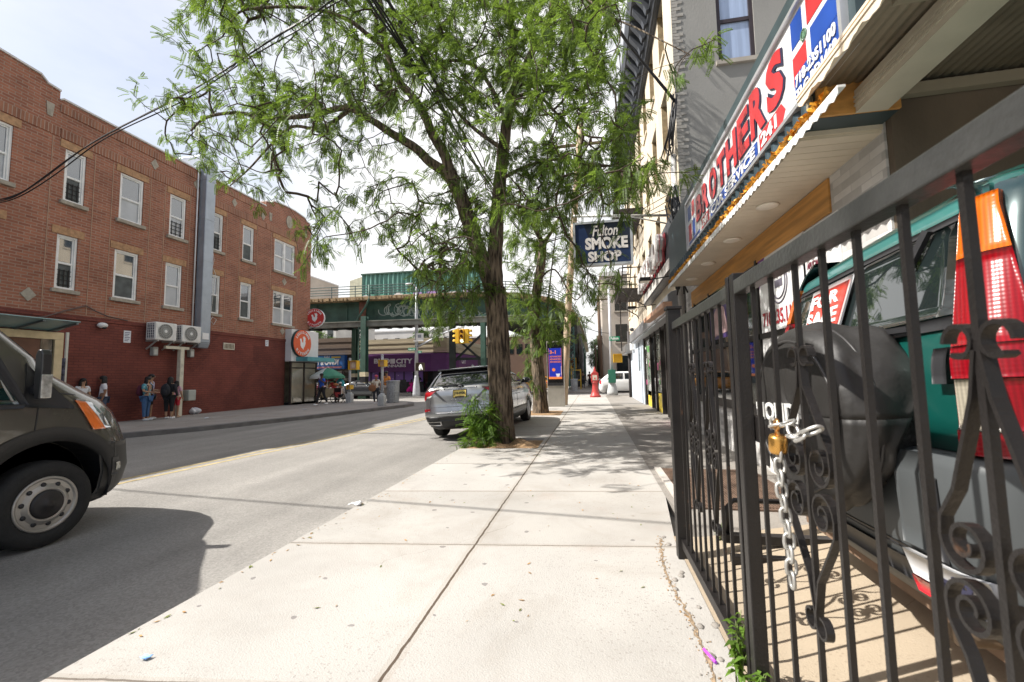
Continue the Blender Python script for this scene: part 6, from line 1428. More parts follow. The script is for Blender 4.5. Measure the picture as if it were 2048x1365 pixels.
# ================================================================ silver SUV by the tree
m_sil=M('silver_paint',(.37,.38,.385),.28,m=.75,var=.04,vs=2,coat=.9)
suv=thing('silver_suv','silver grey SUV with yellow licence plate parked half on the pavement beside the tree','car',(-3.10,10.05,.085),R(-1.5))
suv.rotation_euler=(0,R(-3.6),R(-1.5)); 
suv.matrix_basis=Matrix.Translation((-3.10,10.05,.075))@suv.rotation_euler.to_matrix().to_4x4()
S=Car([(.22,.34,4.7,.82,.25,.4,.04,.1),(.30,.16,4.9,.93,.25,.4,.05,.14),(.46,.04,4.98,.985,.24,.4,.07,.16),(.58,.0,5.0,.995,.22,.4,.07,.16),(.70,.03,4.99,1.0,.2,.4,.06,.16),(.90,.07,4.96,1.0,.2,.4,.06,.16),(1.03,.055,4.85,.99,.2,.4,.05,.16),(1.15,.08,4.5,.965,.18,.36,.05,.14),(1.22,.12,3.95,.94,.18,.3,.05,.12),(1.34,.22,3.62,.88,.18,.25,.05,.1),(1.5,.38,3.2,.81,.18,.25,.04,.1),(1.63,.52,2.8,.73,.2,.25,.04,.08),(1.70,.62,2.45,.64,.22,.25,.04,.06),(1.735,.85,2.2,.50,.25,.25,.03,.05)])
mb=MB(); S.body(mb,.56,1.735,0); o=mb.build('body',m_sil,suv,world=False)
W4=[(.6,1.3,.98,.38,.44),(-1.3,-.6,.98,.38,.44),(.6,1.3,3.86,.38,.44),(-1.3,-.6,3.86,.38,.44)]
cut(o,cutter(W4))
mb=MB(); S.body(mb,.22,.56,0); o=mb.build('lower_cladding',M('suv_black',(.022,.022,.023),.4,var=.15),suv,world=False); cut(o,cutter(W4))
for sg in (.62,-.62):
    for yc in (.98,3.86):
        mb=MB()
        for k in range(20):
            A=R(-20+220*k/20); B=R(-20+220*(k+1)/20); r=.437; mb.add([(sg,yc+r*math.cos(A),.38+r*math.sin(A)),(sg*1.52,yc+r*math.cos(A),.38+r*math.sin(A)),(sg*1.52,yc+r*math.cos(B),.38+r*math.sin(B)),(sg,yc+r*math.cos(B),.38+r*math.sin(B))],[(0,1,2,3)],0,True)
        mb.build('wheel_well',black_plastic,suv,world=False)
for sg in (1,-1):
    for y in (.98,3.86): make_wheel(suv,sg*.85,y,.385,.25,sg,.265,spokes=5,rim_mat=M('rim_grey',(.22,.22,.23),.3,m=.85,var=.05))
ss=lambda sg:(lambda y,z,off=0.:S.side(y,z,sg,off))
gl=M('suv_glass',(.012,.015,.018),.02,var=0,spec=1,ior=1.9)
mb=MB(); S.patch(mb,S.rear,[(-.80,1.265),(.80,1.265),(.68,1.585),(-.68,1.585)],.008,.02,20,10); mb.build('rear_window',gl,suv,world=False)
mb=MB(); S.patch(mb,S.rear,[(-.72,1.59),(.72,1.59),(.62,1.70),(-.62,1.70)],.05,.10,20,4); mb.bx(-.66,.66,.42,.75,1.665,1.70); o=mb.build('roof_spoiler',M('spoiler_black',(.015,.015,.016),.2,coat=.6),suv,world=False,bevel=.01)
for sg in (1,-1):
    mb=MB(); S.patch(mb,ss(sg),[(.55,1.27),(1.05,1.25),(1.08,1.52),(.72,1.55)],.006,.02,8,6); S.patch(mb,ss(sg),[(1.12,1.25),(2.0,1.24),(1.98,1.60),(1.16,1.56)],.006,.02,8,6); S.patch(mb,ss(sg),[(2.08,1.24),(3.35,1.26),(2.9,1.50),(2.08,1.60)],.006,.02,8,6); mb.build('side_window',gl,suv,world=False)
    mb=MB(); 
    S.patch(mb,ss(sg),[(.5,1.235),(3.4,1.235),(3.4,1.25),(.5,1.25)],.012,.02,14,1); mb.build('window_trim',chrome,suv,world=False)
    # tail lamps: slim blade running in from the corner
    mb=MB(); S.patch(mb,S.rear,[(sg*.985,.99),(sg*.93,.97),(sg*.60,1.185),(sg*.97,1.16)],.012,.03,14,8); lo=mb.build('tail_lamp',M('suv_lamp_red',(.42,.012,.02),.12,coat=1,var=.2,vs=8),suv,world=False)
    mb=MB(); S.patch(mb,S.rear,[(sg*.95,1.17),(sg*.34 if False else sg*.56,1.185),(sg*.55,1.205),(sg*.95,1.205)],.013,.02,14,2); mb.build('lamp_blade',M('suv_lamp_dark',(.12,.01,.015),.15,coat=1),lo,world=False)
    mb=MB(); S.patch(mb,S.rear,[(sg*.86,1.0),(sg*.74,1.04),(sg*.72,1.075),(sg*.86,1.05)],.016,.02,6,4); mb.build('reverse_lamp',M('lamp_clear',(.6,.6,.58),.15,coat=1),lo,world=False)
    mb=MB(); S.patch(mb,S.rear,[(sg*.97,.68),(sg*.78,.70),(sg*.78,.76),(sg*.97,.755)],.012,.02,8,3); mb.build('reflector',MATS['suv_lamp_red'],suv,world=False)
    mb=MB(); S.patch(mb,S.rear,[(sg*.90,.335),(sg*.52,.335),(sg*.50,.44),(sg*.92,.44)],.02,.03,10,5); eo=mb.build('exhaust_trim',M('exhaust_chrome',(.62,.62,.62),.18,m=1,var=.05),suv,world=False)
    mb=MB(); S.patch(mb,S.rear,[(sg*.87,.355),(sg*.555,.355),(sg*.54,.42),(sg*.885,.42)],.023,.01,10,5); mb.build('exhaust_opening',black_plastic,eo,world=False)
    mb=MB(); T=Matrix.Translation((sg*1.08,3.25,1.28)); mb.ell((0,0,0),(.13,.10,.085),0,14,10,T); 
    mb=MB().ell((sg*1.07,3.25,1.29),(.13,.10,.09),0,14,10); o=mb.build('wing_mirror',MATS['spoiler_black'],suv,world=False); MB().bar((sg*.88,3.3,1.22),(sg*1.02,3.26,1.26),.06,.05).build('mirror_arm',black_plastic,o,world=False)
    mb=MB(); S.patch(mb,ss(sg),[(.45,.60),(.50,.60),(.50,.61),(.45,.61)],.0,.01,1,1); S.patch(mb,ss(sg),[(2.03,.60),(2.045,.60),(2.045,1.23),(2.03,1.23)],.003,.01,1,8); S.patch(mb,ss(sg),[(3.22,.60),(3.235,.60),(3.30,1.2),(3.285,1.2)],.003,.01,1,8); S.patch(mb,ss(sg),[(1.10,.90),(1.115,.90),(1.10,1.23),(1.085,1.23)],.003,.01,1,6); mb.build('door_gap',black_plastic,suv,world=False)
    for y in (1.35,2.3): mb=MB(); S.patch(mb,ss(sg),[(y,1.04),(y+.24,1.05),(y+.24,1.08),(y,1.07)],.03,.02,4,2); mb.build('door_handle',m_sil,suv,world=False)
    mb=MB(); S.patch(mb,ss(sg),[(1.3,.42),(3.5,.42),(3.5,.58),(1.3,.58)],.012,.03,12,3); mb.build('sill_strip',MATS['suv_black'],suv,world=False)
    mb=MB(); S.patch(mb,ss(sg),[(4.35,.88),(4.52,.90),(4.50,1.02),(4.38,1.0)],.008,.02,4,3); mb.build('side_marker',M('marker_orange',(.7,.22,.05),.2,coat=1),suv,world=False)
mb=MB(); S.patch(mb,S.rear,[(-.70,1.15),(-.40,.90),(-.33,.885),(-.62,1.165)],.004,.01,4,6); S.patch(mb,S.rear,[(.70,1.15),(.40,.90),(.33,.885),(.62,1.165)],.004,.01,4,6); S.patch(mb,S.rear,[(-.98,.775),(.98,.775),(.98,.785),(-.98,.785)],.004,.01,30,1); S.patch(mb,S.rear,[(-.80,.79),(-.79,.79),(-.76,.96),(-.77,.96)],.004,.01,1,4); S.patch(mb,S.rear,[(.80,.79),(.79,.79),(.76,.96),(.77,.96)],.004,.01,1,4); mb.build('tailgate_crease',M('crease_shadow',(.13,.13,.135),.4,m=.5),suv,world=False)
mb=MB(); S.patch(mb,S.rear,[(-.66,.635),(.66,.635),(.66,.66),(-.66,.66)],.006,.01,20,1); S.patch(mb,S.rear,[(-.42,1.20),(.42,1.20),(.42,1.225),(-.42,1.225)],.01,.01,16,1) ; mb.build('chrome_strip',chrome,suv,world=False)
mb=MB(); S.patch(mb,S.rear,[(-.60,.45),(.60,.45),(.56,.55),(-.56,.55)],.012,.02,20,3); mb.build('diffuser',MATS['suv_black'],suv,world=False)
lp_=MB(); S.patch(lp_,S.rear,[(-.16,1.00),(.16,1.00),(.16,1.165),(-.16,1.165)],.02,.015,6,4); lp_=lp_.build('licence_plate',M('plate_yellow',(.72,.55,.16),.4,var=.08,vs=12),suv,world=False)
mb=MB(); p=S.rear(-.14,1.045,.023); q=S.rear(-.14,1.13,.023); mb.text('J10-W00',p,(1,0,0),q-p,.085,0,.003,.04,width=.28); mb.build('plate_number',M('plate_black',(.02,.02,.02),.5),lp_,world=False)
mb=MB(); S.patch(mb,S.rear,[(-.172,.988),(.172,.988),(.172,1.177),(-.172,1.177)],.012,.014,6,4); S.patch(mb,S.rear,[(-.12,1.003),(.12,1.003),(.12,1.022),(-.12,1.022)],.023,.004,6,1); mb.build('plate_frame',black_plastic,lp_,world=False)
mb=MB(); c=S.rear(0,1.225,.02); mb.tube([c+Vector((.055*math.cos(k*.5236),0,.05*math.sin(k*.5236))) for k in range(12)],.006,5,closed=True); mb.bar(c+Vector((-.035,-.002,-.035)),c+Vector((-.008,-.002,.03)),.012,.012); mb.bar(c+Vector((.035,-.002,-.035)),c+Vector((.008,-.002,.03)),.012,.012); mb.bar(c+Vector((-.02,-.002,-.0)),c+Vector((.02,-.002,.0)),.01,.01); mb.build('emblem',chrome,suv,world=False)
mb=MB(); mb.tube([S.rear(.02,1.275,.03),S.rear(-.2,1.30,.04),S.rear(-.48,1.275,.03)],[.022,.02,.008],8); mb.ell(S.rear(.02,1.27,.03),(.06,.03,.03)); mb.build('wiper',black_plastic,suv,world=False)
mb=MB(); mb.bx(-.62,.62,.4,.75,.24,.30); mb.tube([(-.5,.3,.28),(.5,.3,.28)],.05,8); mb.build('underbody',M('underbody_dark',(.04,.035,.03),.7,var=.4),suv,world=False)
mb=MB(); mb.prism([(1.25,1.735),(1.45,1.735),(1.25,1.80)],'x',-.02,.02); mb.build('roof_antenna',m_sil,suv,world=False)
# ================================================================ smaller cars across the crossing
def small_car(name,label,loc,rz,paint,kind='sedan',group=None,scale=1.,lamp=None):
    t=thing(name,label,'car',loc,rz,group,scale)
    if kind=='sedan': K=Car([(.22,.2,4.5,.76,.2,.4,.05,.1),(.34,.04,4.7,.86,.2,.4,.06,.14),(.55,.0,4.74,.9,.2,.4,.06,.16),(.78,.03,4.65,.9,.2,.4,.06,.16),(.90,.10,4.2,.89,.2,.36,.06,.14),(.96,.45,3.6,.86,.2,.3,.05,.12),(1.12,.85,3.05,.78,.2,.25,.05,.1),(1.30,1.35,2.55,.68,.22,.25,.04,.08),(1.40,1.7,2.25,.58,.25,.25,.04,.05),(1.43,1.9,2.1,.45,.2,.2,.03,.05)]); wb=(.95,3.72); gy0,gz0,gz1=.75,.99,1.34
    else: K=Car([(.25,.25,4.4,.78,.2,.4,.05,.1),(.36,.06,4.55,.88,.2,.4,.06,.14),(.6,.0,4.6,.92,.2,.4,.06,.16),(.90,.05,4.5,.92,.2,.4,.06,.16),(1.06,.10,4.1,.90,.2,.36,.06,.14),(1.12,.16,3.6,.87,.2,.3,.05,.12),(1.35,.42,3.1,.79,.2,.25,.05,.1),(1.55,.70,2.7,.70,.22,.25,.04,.08),(1.63,.95,2.4,.58,.25,.25,.04,.05),(1.66,1.2,2.2,.45,.2,.2,.03,.05)]); wb=(.88,3.6); gy0,gz0,gz1=.45,1.14,1.55
    mb=MB(); K.body(mb,.22,2); mb_=mb.build('body',paint,t,world=False); cut(mb_,cutter([(.58,1.2,wb[0],.33,.39),(-1.2,-.58,wb[0],.33,.39),(.58,1.2,wb[1],.33,.39),(-1.2,-.58,wb[1],.33,.39)]))
    for sg in (1,-1):
        sd=lambda y,z,off=0.:K.side(y,z,sg,off)
        def yr(z): return K.at(z)[1]
        def yf(z): return K.at(z)[2]
        mb=MB(); mid=(yr(gz1)+yf(gz1))/2
        K.patch(mb,sd,[(yr(gz0)+.38,gz0),(mid-.04,gz0),(mid-.04,gz1),(yr(gz1)+.30,gz1)],.006,.02,8,6); K.patch(mb,sd,[(mid+.04,gz0),(yf(gz0)-.42,gz0),(yf(gz1)-.32,gz1),(mid+.04,gz1)],.006,.02,8,6); mb.build('side_window',dark_glass,t,world=False)
        mb=MB(); K.patch(mb,K.rear,[(sg*.86,.74),(sg*.45,.80),(sg*.5,.92),(sg*.84,.93)] if kind=='sedan' else [(sg*.9,.80),(sg*.55,1.0),(sg*.60,1.08),(sg*.86,1.08)],.012,.03,8,5); mb.build('tail_lamp',MATS['suv_lamp_red'],t,world=False)
        mb=MB(); K.patch(mb,K.front,[(sg*.86,.62),(sg*.5,.62),(sg*.55,.76),(sg*.84,.80)],.012,.03,8,5); mb.build('headlight',MATS['lamp_clear'],t,world=False)
        mb=MB(); K.patch(mb,sd,[(1.2,.25),(3.4,.25),(3.4,.36),(1.2,.36)],.01,.02,8,2); mb.build('sill',black_plastic,t,world=False)
        for y in wb: make_wheel(t,sg*.80,y,.335,.2,sg,.22)
        mb=MB(); mb.add([(sg*.58,wb[0]+.385*math.cos(R(j*20)),.33+.385*math.sin(R(j*20))) for j in range(18)],[tuple(range(18))]); mb.build('wheel_well',black_plastic,t,world=False); mb=MB(); mb.add([(sg*.58,wb[1]+.385*math.cos(R(j*20)),.33+.385*math.sin(R(j*20))) for j in range(18)],[tuple(range(18))])
        mb.build('wheel_well',black_plastic,t,world=False)
        MB().ell((sg*.98,yf(gz0)-.45,gz0+.04),(.10,.07,.06),0,10,6).build('wing_mirror',paint,t,world=False)
    mb=MB(); K.patch(mb,K.rear,[(-.60,gz0+.03),(.60,gz0+.03),(.5,gz1),(-.5,gz1)],.008,.02,10,6); mb.build('rear_window',dark_glass,t,world=False)
    mb=MB(); K.patch(mb,K.front,[(-.62,gz0+.03),(.62,gz0+.03),(.5,gz1),(-.5,gz1)],.008,.02,10,6); mb.build('windscreen',dark_glass,t,world=False)
    return t
small_car('sedan','dark grey sedan stopped in the cross street under the railway',(gy(672,780,31.0).x,31.4,0),R(-92),M('sedan_paint',(.07,.08,.09),.2,m=.6,coat=1,var=.05),'sedan')
small_car('maroon_car','maroon car half hidden behind the food cart umbrella',(gy(585,780,32).x,30.2,0),R(-90),M('maroon_paint',(.14,.012,.03),.25,m=.3,coat=1,var=.05),'suv')
small_car('white_suv','white SUV with red tail lamps crossing behind the red fire alarm post',(gy(1197,780,32.2).x,32.6,0),R(-90),M('white_car_paint',(.72,.72,.71),.25,coat=.8,var=.03),'suv',scale=1.05)
small_car('dark_car','black car parked far down the street past the red fire alarm post',(-.2,52.5,0),R(-60),M('black_car_paint',(.02,.02,.025),.2,coat=1,var=.05),'sedan')
for k,(x,y,col,lab) in enumerate(((-5.2,36.5,(.62,.25,.02),'yellow taxi passing under the railway behind the second tree'),(-5.4,46,(.62,.27,.03),'orange yellow taxi further back under the railway'),(-4.9,60,(.5,.5,.52),'pale grey car far along under the railway'),(.9,66,(.12,.16,.2),'blue grey car far down the street at the kerb'))):
    small_car('distant_car',lab,(x,y,0),R(0 if k!=3 else 4),M('distant_paint_'+str(k),col,.3,coat=.8,var=.05),'sedan' if k%2 else 'suv',group='cars far along the street')
# ================================================================ people
def skin_mesh(verts,edges,radii,sub=1):
    me=bpy.data.meshes.new('skin'); me.from_pydata([tuple(v) for v in verts],edges,[]); o=bpy.data.objects.new('skin',me); COL.objects.link(o)
    md=o.modifiers.new('skin','SKIN'); md.use_smooth_shade=True; md.branch_smoothing=.3
    sk=me.skin_vertices[0].data
    for i,r in enumerate(radii): sk[i].radius=(r,r) if not isinstance(r,tuple) else r; sk[i].use_root=(i==0)
    if sub: s=o.modifiers.new('sub','SUBSURF'); s.levels=sub; s.render_levels=sub
    bpy.context.view_layer.update(); dg=bpy.context.evaluated_depsgraph_get(); m2=bpy.data.meshes.new_from_object(o.evaluated_get(dg)); bpy.data.objects.remove(o)
    v=[x.co.copy() for x in m2.vertices]; f=[list(p.vertices) for p in m2.polygons]; bpy.data.meshes.remove(m2); return v,f
SK={'a':M('skin_light_brown',(.42,.24,.15),.55,var=.06,sub=.05),'b':M('skin_brown',(.26,.13,.075),.55,var=.06,sub=.05),'c':M('skin_dark',(.10,.05,.03),.5,var=.06)}
m_hair=M('black_hair',(.012,.010,.010),.45,var=.3,vs=20,bump=.6,bs=60)
def cloth(c,n=None): return M('cloth_'+(n or '%02x%02x%02x'%tuple(int(x*255) for x in c)),c,.85,var=.12,vs=14,bump=.25,bs=30)
def person(label,loc,face,h,skin,shirt,trousers,pose='stand',hair='short',shoes=(.7,.7,.7),sleeve='short',shorts=False,skirt=None,arm_l=0.,arm_r=0.,bag=None,build=1.,step=0.,cap=None,shirt_mat=None,group=None,turn=0.,lean=0.):
    """local frame: x to the person's right, y the way they face, z up; 1.7 m tall, scaled to h"""
    t=thing('person',label,'person',loc,face,group,h/1.7); s=MB(); b=build
    sit=pose=='sit'; HZ=.50 if sit else .90
    J={}
    J['pel']=(0,0,HZ+.02); J['wai']=(0,.01,HZ+.20); J['che']=(0,.0+lean*.5,HZ+.40); J['nec']=(0,.0+lean,HZ+.56); J['chi']=(0,.015+lean,HZ+.60); J['hea']=(0,.03+lean,HZ+.71); J['top']=(0,.03+lean,HZ+.775)
    for sg,k in ((1,'r'),(-1,'l')):
        aw=arm_r if sg>0 else arm_l
        J['sh'+k]=(sg*.17*b,lean*.8,HZ+.50)
        if aw==0: J['el'+k]=(sg*.235*b,-.02,HZ+.24); J['wr'+k]=(sg*.25*b,.05,HZ+.01)
        elif aw==1: J['el'+k]=(sg*.24*b,.03,HZ+.25); J['wr'+k]=(sg*.14,.27,HZ+.20)     # forearm forward
        elif aw==2: J['el'+k]=(sg*.30*b,.05,HZ+.28); J['wr'+k]=(sg*.14,.20,HZ+.46)     # hand up by the chin
        else: J['el'+k]=(sg*.33*b,-.08,HZ+.27); J['wr'+k]=(sg*.22*b,.02,HZ+.08)         # hand on hip
        J['hip'+k]=(sg*.09*b,0,HZ-.03)
        if sit: J['kn'+k]=(sg*.11,.42,.50); J['an'+k]=(sg*.11,.44,.10)
        else:
            st=step*sg; J['kn'+k]=(sg*.10*b,st*.55+abs(st)*.1,.48); J['an'+k]=(sg*.09*b,st*1.0-(.06 if st<0 else 0),.09+(.05 if st<0 else 0))
        a=J['an'+k]; J['to'+k]=(a[0]+sg*.02,a[1]+.15,.04 if sit or step*sg>=0 else a[2]-.02)
        w=Vector(J['wr'+k]); d=(w-Vector(J['el'+k])).normalized(); J['ha'+k]=tuple(w+d*.075)
    names=list(J); idx={n:i for i,n in enumerate(names)}
    E=[('pel','wai'),('wai','che'),('che','nec'),('nec','chi'),('chi','hea'),('hea','top')]
    for k in 'rl': E+=[('che','sh'+k),('sh'+k,'el'+k),('el'+k,'wr'+k),('wr'+k,'ha'+k),('pel','hip'+k),('hip'+k,'kn'+k),('kn'+k,'an'+k),('an'+k,'to'+k)]
    rad={'pel':(.135*b,.105*b),'wai':(.125*b,.10*b),'che':(.15*b,.11*b),'nec':.052,'chi':.062,'hea':(.082,.098),'top':(.055,.065),'sh':.062*b,'el':.043,'wr':.028,'ha':.034,'hip':.092*b,'kn':.058,'an':.038,'to':.035}
    rr=[rad.get(n) or rad[n[:-1]] for n in names]
    v,f=skin_mesh([J[n] for n in names],[(idx[a],idx[c]) for a,c in E],rr,1); s.add(v,f,0,True)
    hx,hy,hz=J['hea']
    # face: nose, brow, ears, eyes, mouth; and the fingers
    s.ell((hx,hy+.098,hz-.005),(.014,.02,.022),0,8,6); 
    for sg in (1,-1):
        s.ell((hx+sg*.082,hy,hz-.005),(.012,.022,.032),0,8,6); s.ell((hx+sg*.032,hy+.083,hz+.02),(.013,.010,.008),1,8,6)
    s.ell((hx,hy+.085,hz-.05),(.024,.010,.007),2,8,6)
    for sg,k in ((1,'r'),(-1,'l')):
        hnd=Vector(J['ha'+k]); d=(hnd-Vector(J['wr'+k])).normalized(); side=Vector((0,1,0)); side=(side-d*side.dot(d)).normalized(); nrm=d.cross(side)
        for j,(o_,l) in enumerate(((-.026,.055),(-.009,.07),(.009,.066),(.026,.052))):
            p=hnd+side*o_+d*.02; s.tube([p,p+d*l*.55+nrm*.004*sg,p+d*l*.9-nrm*.016*sg],[.0095,.009,.007],6,0)
        p=hnd+side*.03-d*.03; s.tube([p,p+side*.025+d*.03,p+side*.022+d*.06],[.011,.01,.008],6,0)
    body=s.build('body',[SK[skin],M('eye_dark',(.02,.015,.012),.2),M('lip',(.30,.10,.08),.5)],t,world=False)
    # top
    def shell(chain,edges,grow,name,mat,extra=None):
        vs=[J[n] if isinstance(n,str) else n[0] for n in chain]; rs=[]
        for n in chain:
            if isinstance(n,str):
                q=rad.get(n) or rad[n[:-1]]; rs.append((q[0]+grow,q[1]+grow) if isinstance(q,tuple) else q+grow)
            else: rs.append(n[1])
        v,f=skin_mesh(vs,edges,rs,1); o=MB().add(v,f,0,True).build(name,mat,t,world=False); return o
    sm=shirt_mat or cloth(shirt)
    mid=lambda a,c,q: tuple(Vector(J[a]).lerp(Vector(J[c]),q))
    q=.55 if sleeve=='short' else .97
    low=(J['pel'][0],J['pel'][1],J['pel'][2]-.05)
    ch=[(low,(.15*b,.122*b)),'pel','wai','che',((J['nec'][0],J['nec'][1],J['nec'][2]-.05),.07)]; ed=[(0,1),(1,2),(2,3),(3,4)]
    for k in 'rl':
        i=len(ch)
        if sleeve=='none': ch+=['sh'+k]; ed+=[(3,i)]
        elif sleeve=='short': ch+=['sh'+k,(mid('sh'+k,'el'+k,.8),.064)]; ed+=[(3,i),(i,i+1)]
        else: ch+=['sh'+k,'el'+k,(mid('el'+k,'wr'+k,.95),.040)]; ed+=[(3,i),(i,i+1),(i+1,i+2)]
    shell(ch,ed,.014,'shirt',sm)
    # legs
    if trousers:
        ch=['pel']; ed=[]
        for k in 'rl':
            i=len(ch); ch+=['hip'+k]; ed+=[(0,i)]
            if shorts: ch+=[(mid('hip'+k,'kn'+k,.92),.082*b)]; ed+=[(i,i+1)]
            elif pose=='crop': ch+=['kn'+k,(mid('kn'+k,'an'+k,.55),.058)]; ed+=[(i,i+1),(i+1,i+2)]
            else: ch+=['kn'+k,(mid('kn'+k,'an'+k,.93),.052)]; ed+=[(i,i+1),(i+1,i+2)]
        shell(ch,ed,.013,'shorts' if shorts else 'trousers',cloth(trousers))
    if skirt:
        m=MB(); c,zb=skirt
        if sit: m.lathe([(.17,HZ+.12),(.24,HZ+.02),(.34,.38),(.38,.16),(.37,.14)],24,0,Matrix.Translation((0,.2,0))@Matrix.Diagonal((1,1.15,1,1)))
        else: m.lathe([(.14*b,HZ+.1),(.17*b,HZ-.02),(.21*b,zb),(.20*b,zb-.005)],24)
        m.build('skirt',cloth(c),t,world=False)
    for k in 'rl':
        a=J['an'+k]; o=J['to'+k]; m=MB(); d=Vector((o[0]-a[0],o[1]-a[1],0)).normalized()
        yaw_=math.atan2(-d.x,d.y); T=Matrix.Rotation(yaw_,4,'Z'); z0=o[2]-.04+.045
        m.ell((a[0]+d.x*.065,a[1]+d.y*.065,max(.045,a[2]-.05)),(.048,.13,.05),0,12,8,T.to_3x3() if False else T); m.build('shoe',cloth(shoes,'shoe_%d'%int(shoes[0]*99)),t,world=False)
    hm=m_hair
    m=MB()
    if cap:
        m.ell((hx,hy-.005,hz+.035),(.098,.112,.085),0,16,10); m.prism([(hx-.07,hy+.06),(hx+.07,hy+.06),(hx+.05,hy+.19),(hx-.05,hy+.19)],'z',hz+.03,hz+.045); m.build('cap',cloth(cap),t,world=False); m=MB(); m.ell((hx,hy-.03,hz+.0),(.09,.085,.075),0,14,8)
    elif hair=='short': m.ell((hx,hy-.012,hz+.03),(.094,.105,.085),0,16,10)
    elif hair=='long':
        m.ell((hx,hy-.014,hz+.032),(.097,.108,.088),0,16,10); m.ell((hx,hy-.065,hz-.12),(.10,.06,.20),0,14,10)
        for sg in (1,-1): m.ell((hx+sg*.075,hy-.02,hz-.09),(.035,.06,.15),0,10,8)
    elif hair=='bun': m.ell((hx,hy-.014,hz+.032),(.096,.107,.088),0,16,10); m.ell((hx,hy-.09,hz+.11),(.06,.06,.055),0,12,8)
    elif hair=='hood': m.ell((hx,hy-.02,hz+.01),(.115,.12,.13),0,16,10)
    if m.v: m.build('hair',hm,t,world=False)
    return t,J
def bagpack(label,p,face,h,col,z=.0,y=-.22,s=1.,name='backpack',cat='backpack'):
    t=thing(name,label,cat,p,face,None,h/1.7); T=Matrix.Translation((0,y,1.22+z))
    MB().ell((0,y,1.18+z),(.16*s,.10*s,.23*s),0,16,12).build('pack',cloth(col,'bag_%d'%int(sum(col)*100)),t,world=False)
    MB().ell((0,y-.07*s,1.10+z),(.12*s,.05*s,.12*s),0,14,10).build('pocket',cloth(col,'bag_%d'%int(sum(col)*100)),t,world=False)
    mb=MB()
    for sg in (1,-1): mb.tube([(sg*.10,y+.08,1.38+z),(sg*.13,.0,1.46+z),(sg*.13,.135,1.34+z),(sg*.13,.10,1.08+z),(sg*.11,y+.06,1.0+z)],.016,6)
    mb.build('strap',cloth(tuple(c*.6 for c in col),'strap_%d'%int(sum(col)*100)),t,world=False); return t
def G(u,v): p=gz(u,v); return (p.x,p.y,.13)
# a patterned blouse material
m_flor=M('floral_blouse',(.22,.42,.46),.8,var=0); nt=m_flor.node_tree; L=nt.links.new
tc=nd(nt,'ShaderNodeTexCoord'); vo=nd(nt,'ShaderNodeTexVoronoi'); vo.inputs['Scale'].default_value=14; L(tc.outputs['Object'],vo.inputs['Vector']); rp=nd(nt,'ShaderNodeValToRGB'); rp.color_ramp.elements[0].color=(.6,.62,.58,1); rp.color_ramp.elements[1].color=(.10,.30,.36,1); rp.color_ramp.elements[1].position=.45; L(vo.outputs['Distance'],rp.inputs['Fac']); L(rp.outputs['Color'],nt.nodes['Principled BSDF'].inputs['Base Color'])
gp='people waiting by the brick wall'
GW=lambda u,v:(lambda p:(p.x,p.y,.13))(gx(u,v,-16.45))
P=GW(291,838); person('person in floral turquoise blouse and blue jeans standing by the brick wall',P,R(-70),1.62,'a',(.2,.4,.45),(.06,.13,.27),hair='long',shirt_mat=m_flor,arm_r=1,arm_l=1,group=gp,build=1.12); bagpack('dark red backpack on the back of the person in the floral blouse',P,R(-70),1.62,(.10,.02,.04))
P=GW(311,836);P=(-16.75,P[1],.13); person('person with short dark hair in lavender t shirt and dark shorts',P,R(-60),1.72,'a',(.48,.47,.62),(.03,.03,.035),hair='short',shorts=True,group=gp,arm_r=1)
P=GW(331,838);P=(-16.2,P[1]-.1,.13); person('person in black jacket and black cropped trousers seen from behind',P,R(10),1.60,'a',(.02,.02,.024),(.018,.018,.02),pose='crop',hair='long',sleeve='long',group=gp,build=1.2); bagpack('large black backpack on the person in the black jacket',P,R(10),1.60,(.025,.025,.03),s=1.15)
P=GW(350,835); person('child sized person in red shorts standing close beside the wall post',P,R(20),1.45,'a',(.55,.35,.42),(.55,.03,.05),hair='long',shorts=True,group=gp,shoes=(.5,.35,.25)); bagpack('small pink backpack on the person in red shorts',P,R(20),1.45,(.75,.35,.48))
P=G(203,848); person('person in white t shirt with a bag strap standing beyond the van bonnet',P,R(150),1.66,'b',(.72,.70,.74),(.07,.09,.14),hair='long',arm_r=3,group=gp,build=1.15)
P=G(160,852); person('person with long black hair in a white top turned away behind the van',P,R(-95),1.58,'a',(.62,.62,.64),(.05,.05,.06),hair='long',group=gp)
P=G(146,850); person('person with a high hair bun in black standing behind the van',P,R(-20),1.62,'b',(.02,.02,.022),(.03,.03,.035),hair='bun',group=gp,sleeve='long')
P=gz(643,811); person('person in royal blue t shirt and dark trousers walking on the sunny corner',(P.x,P.y,.13),R(160),1.74,'c',(.02,.09,.45),(.022,.02,.024),step=.22,arm_l=2,arm_r=0,hair='short',shoes=(.8,.8,.8))
P=gz(677,806); person('person in white sun hat sitting on a folding stool by the food cart',(P.x+.1,P.y,.13),R(55),1.6,'b',(.60,.55,.52),(.03,.03,.035),pose='sit',hair='short',cap=(.72,.66,.64),sleeve='long')
SEAT=(P.x+.1,P.y)
P=gz(752,808); person('person in red sun hat and pale top carrying a brown shoulder bag',(P.x,P.y,.13),R(-150),1.60,'b',(.62,.56,.48),(.03,.035,.05),cap=(.55,.10,.16),arm_r=1,hair='long')
bagp=thing('shoulder_bag','brown and white shoulder bag carried by the person in the red hat','bag',(P.x-.1,P.y-.28,.9)); MB().ell((P.x-.1,P.y-.26,1.02),(.24,.10,.2)).build('pouch',cloth((.26,.12,.06),'brown_bag'),bagp); MB().tube([(P.x-.28,P.y-.2,1.12),(P.x-.1,P.y-.05,1.45),(P.x+.1,P.y-.2,1.12)],.018,6).build('strap',cloth((.26,.12,.06),'brown_bag'),bagp)
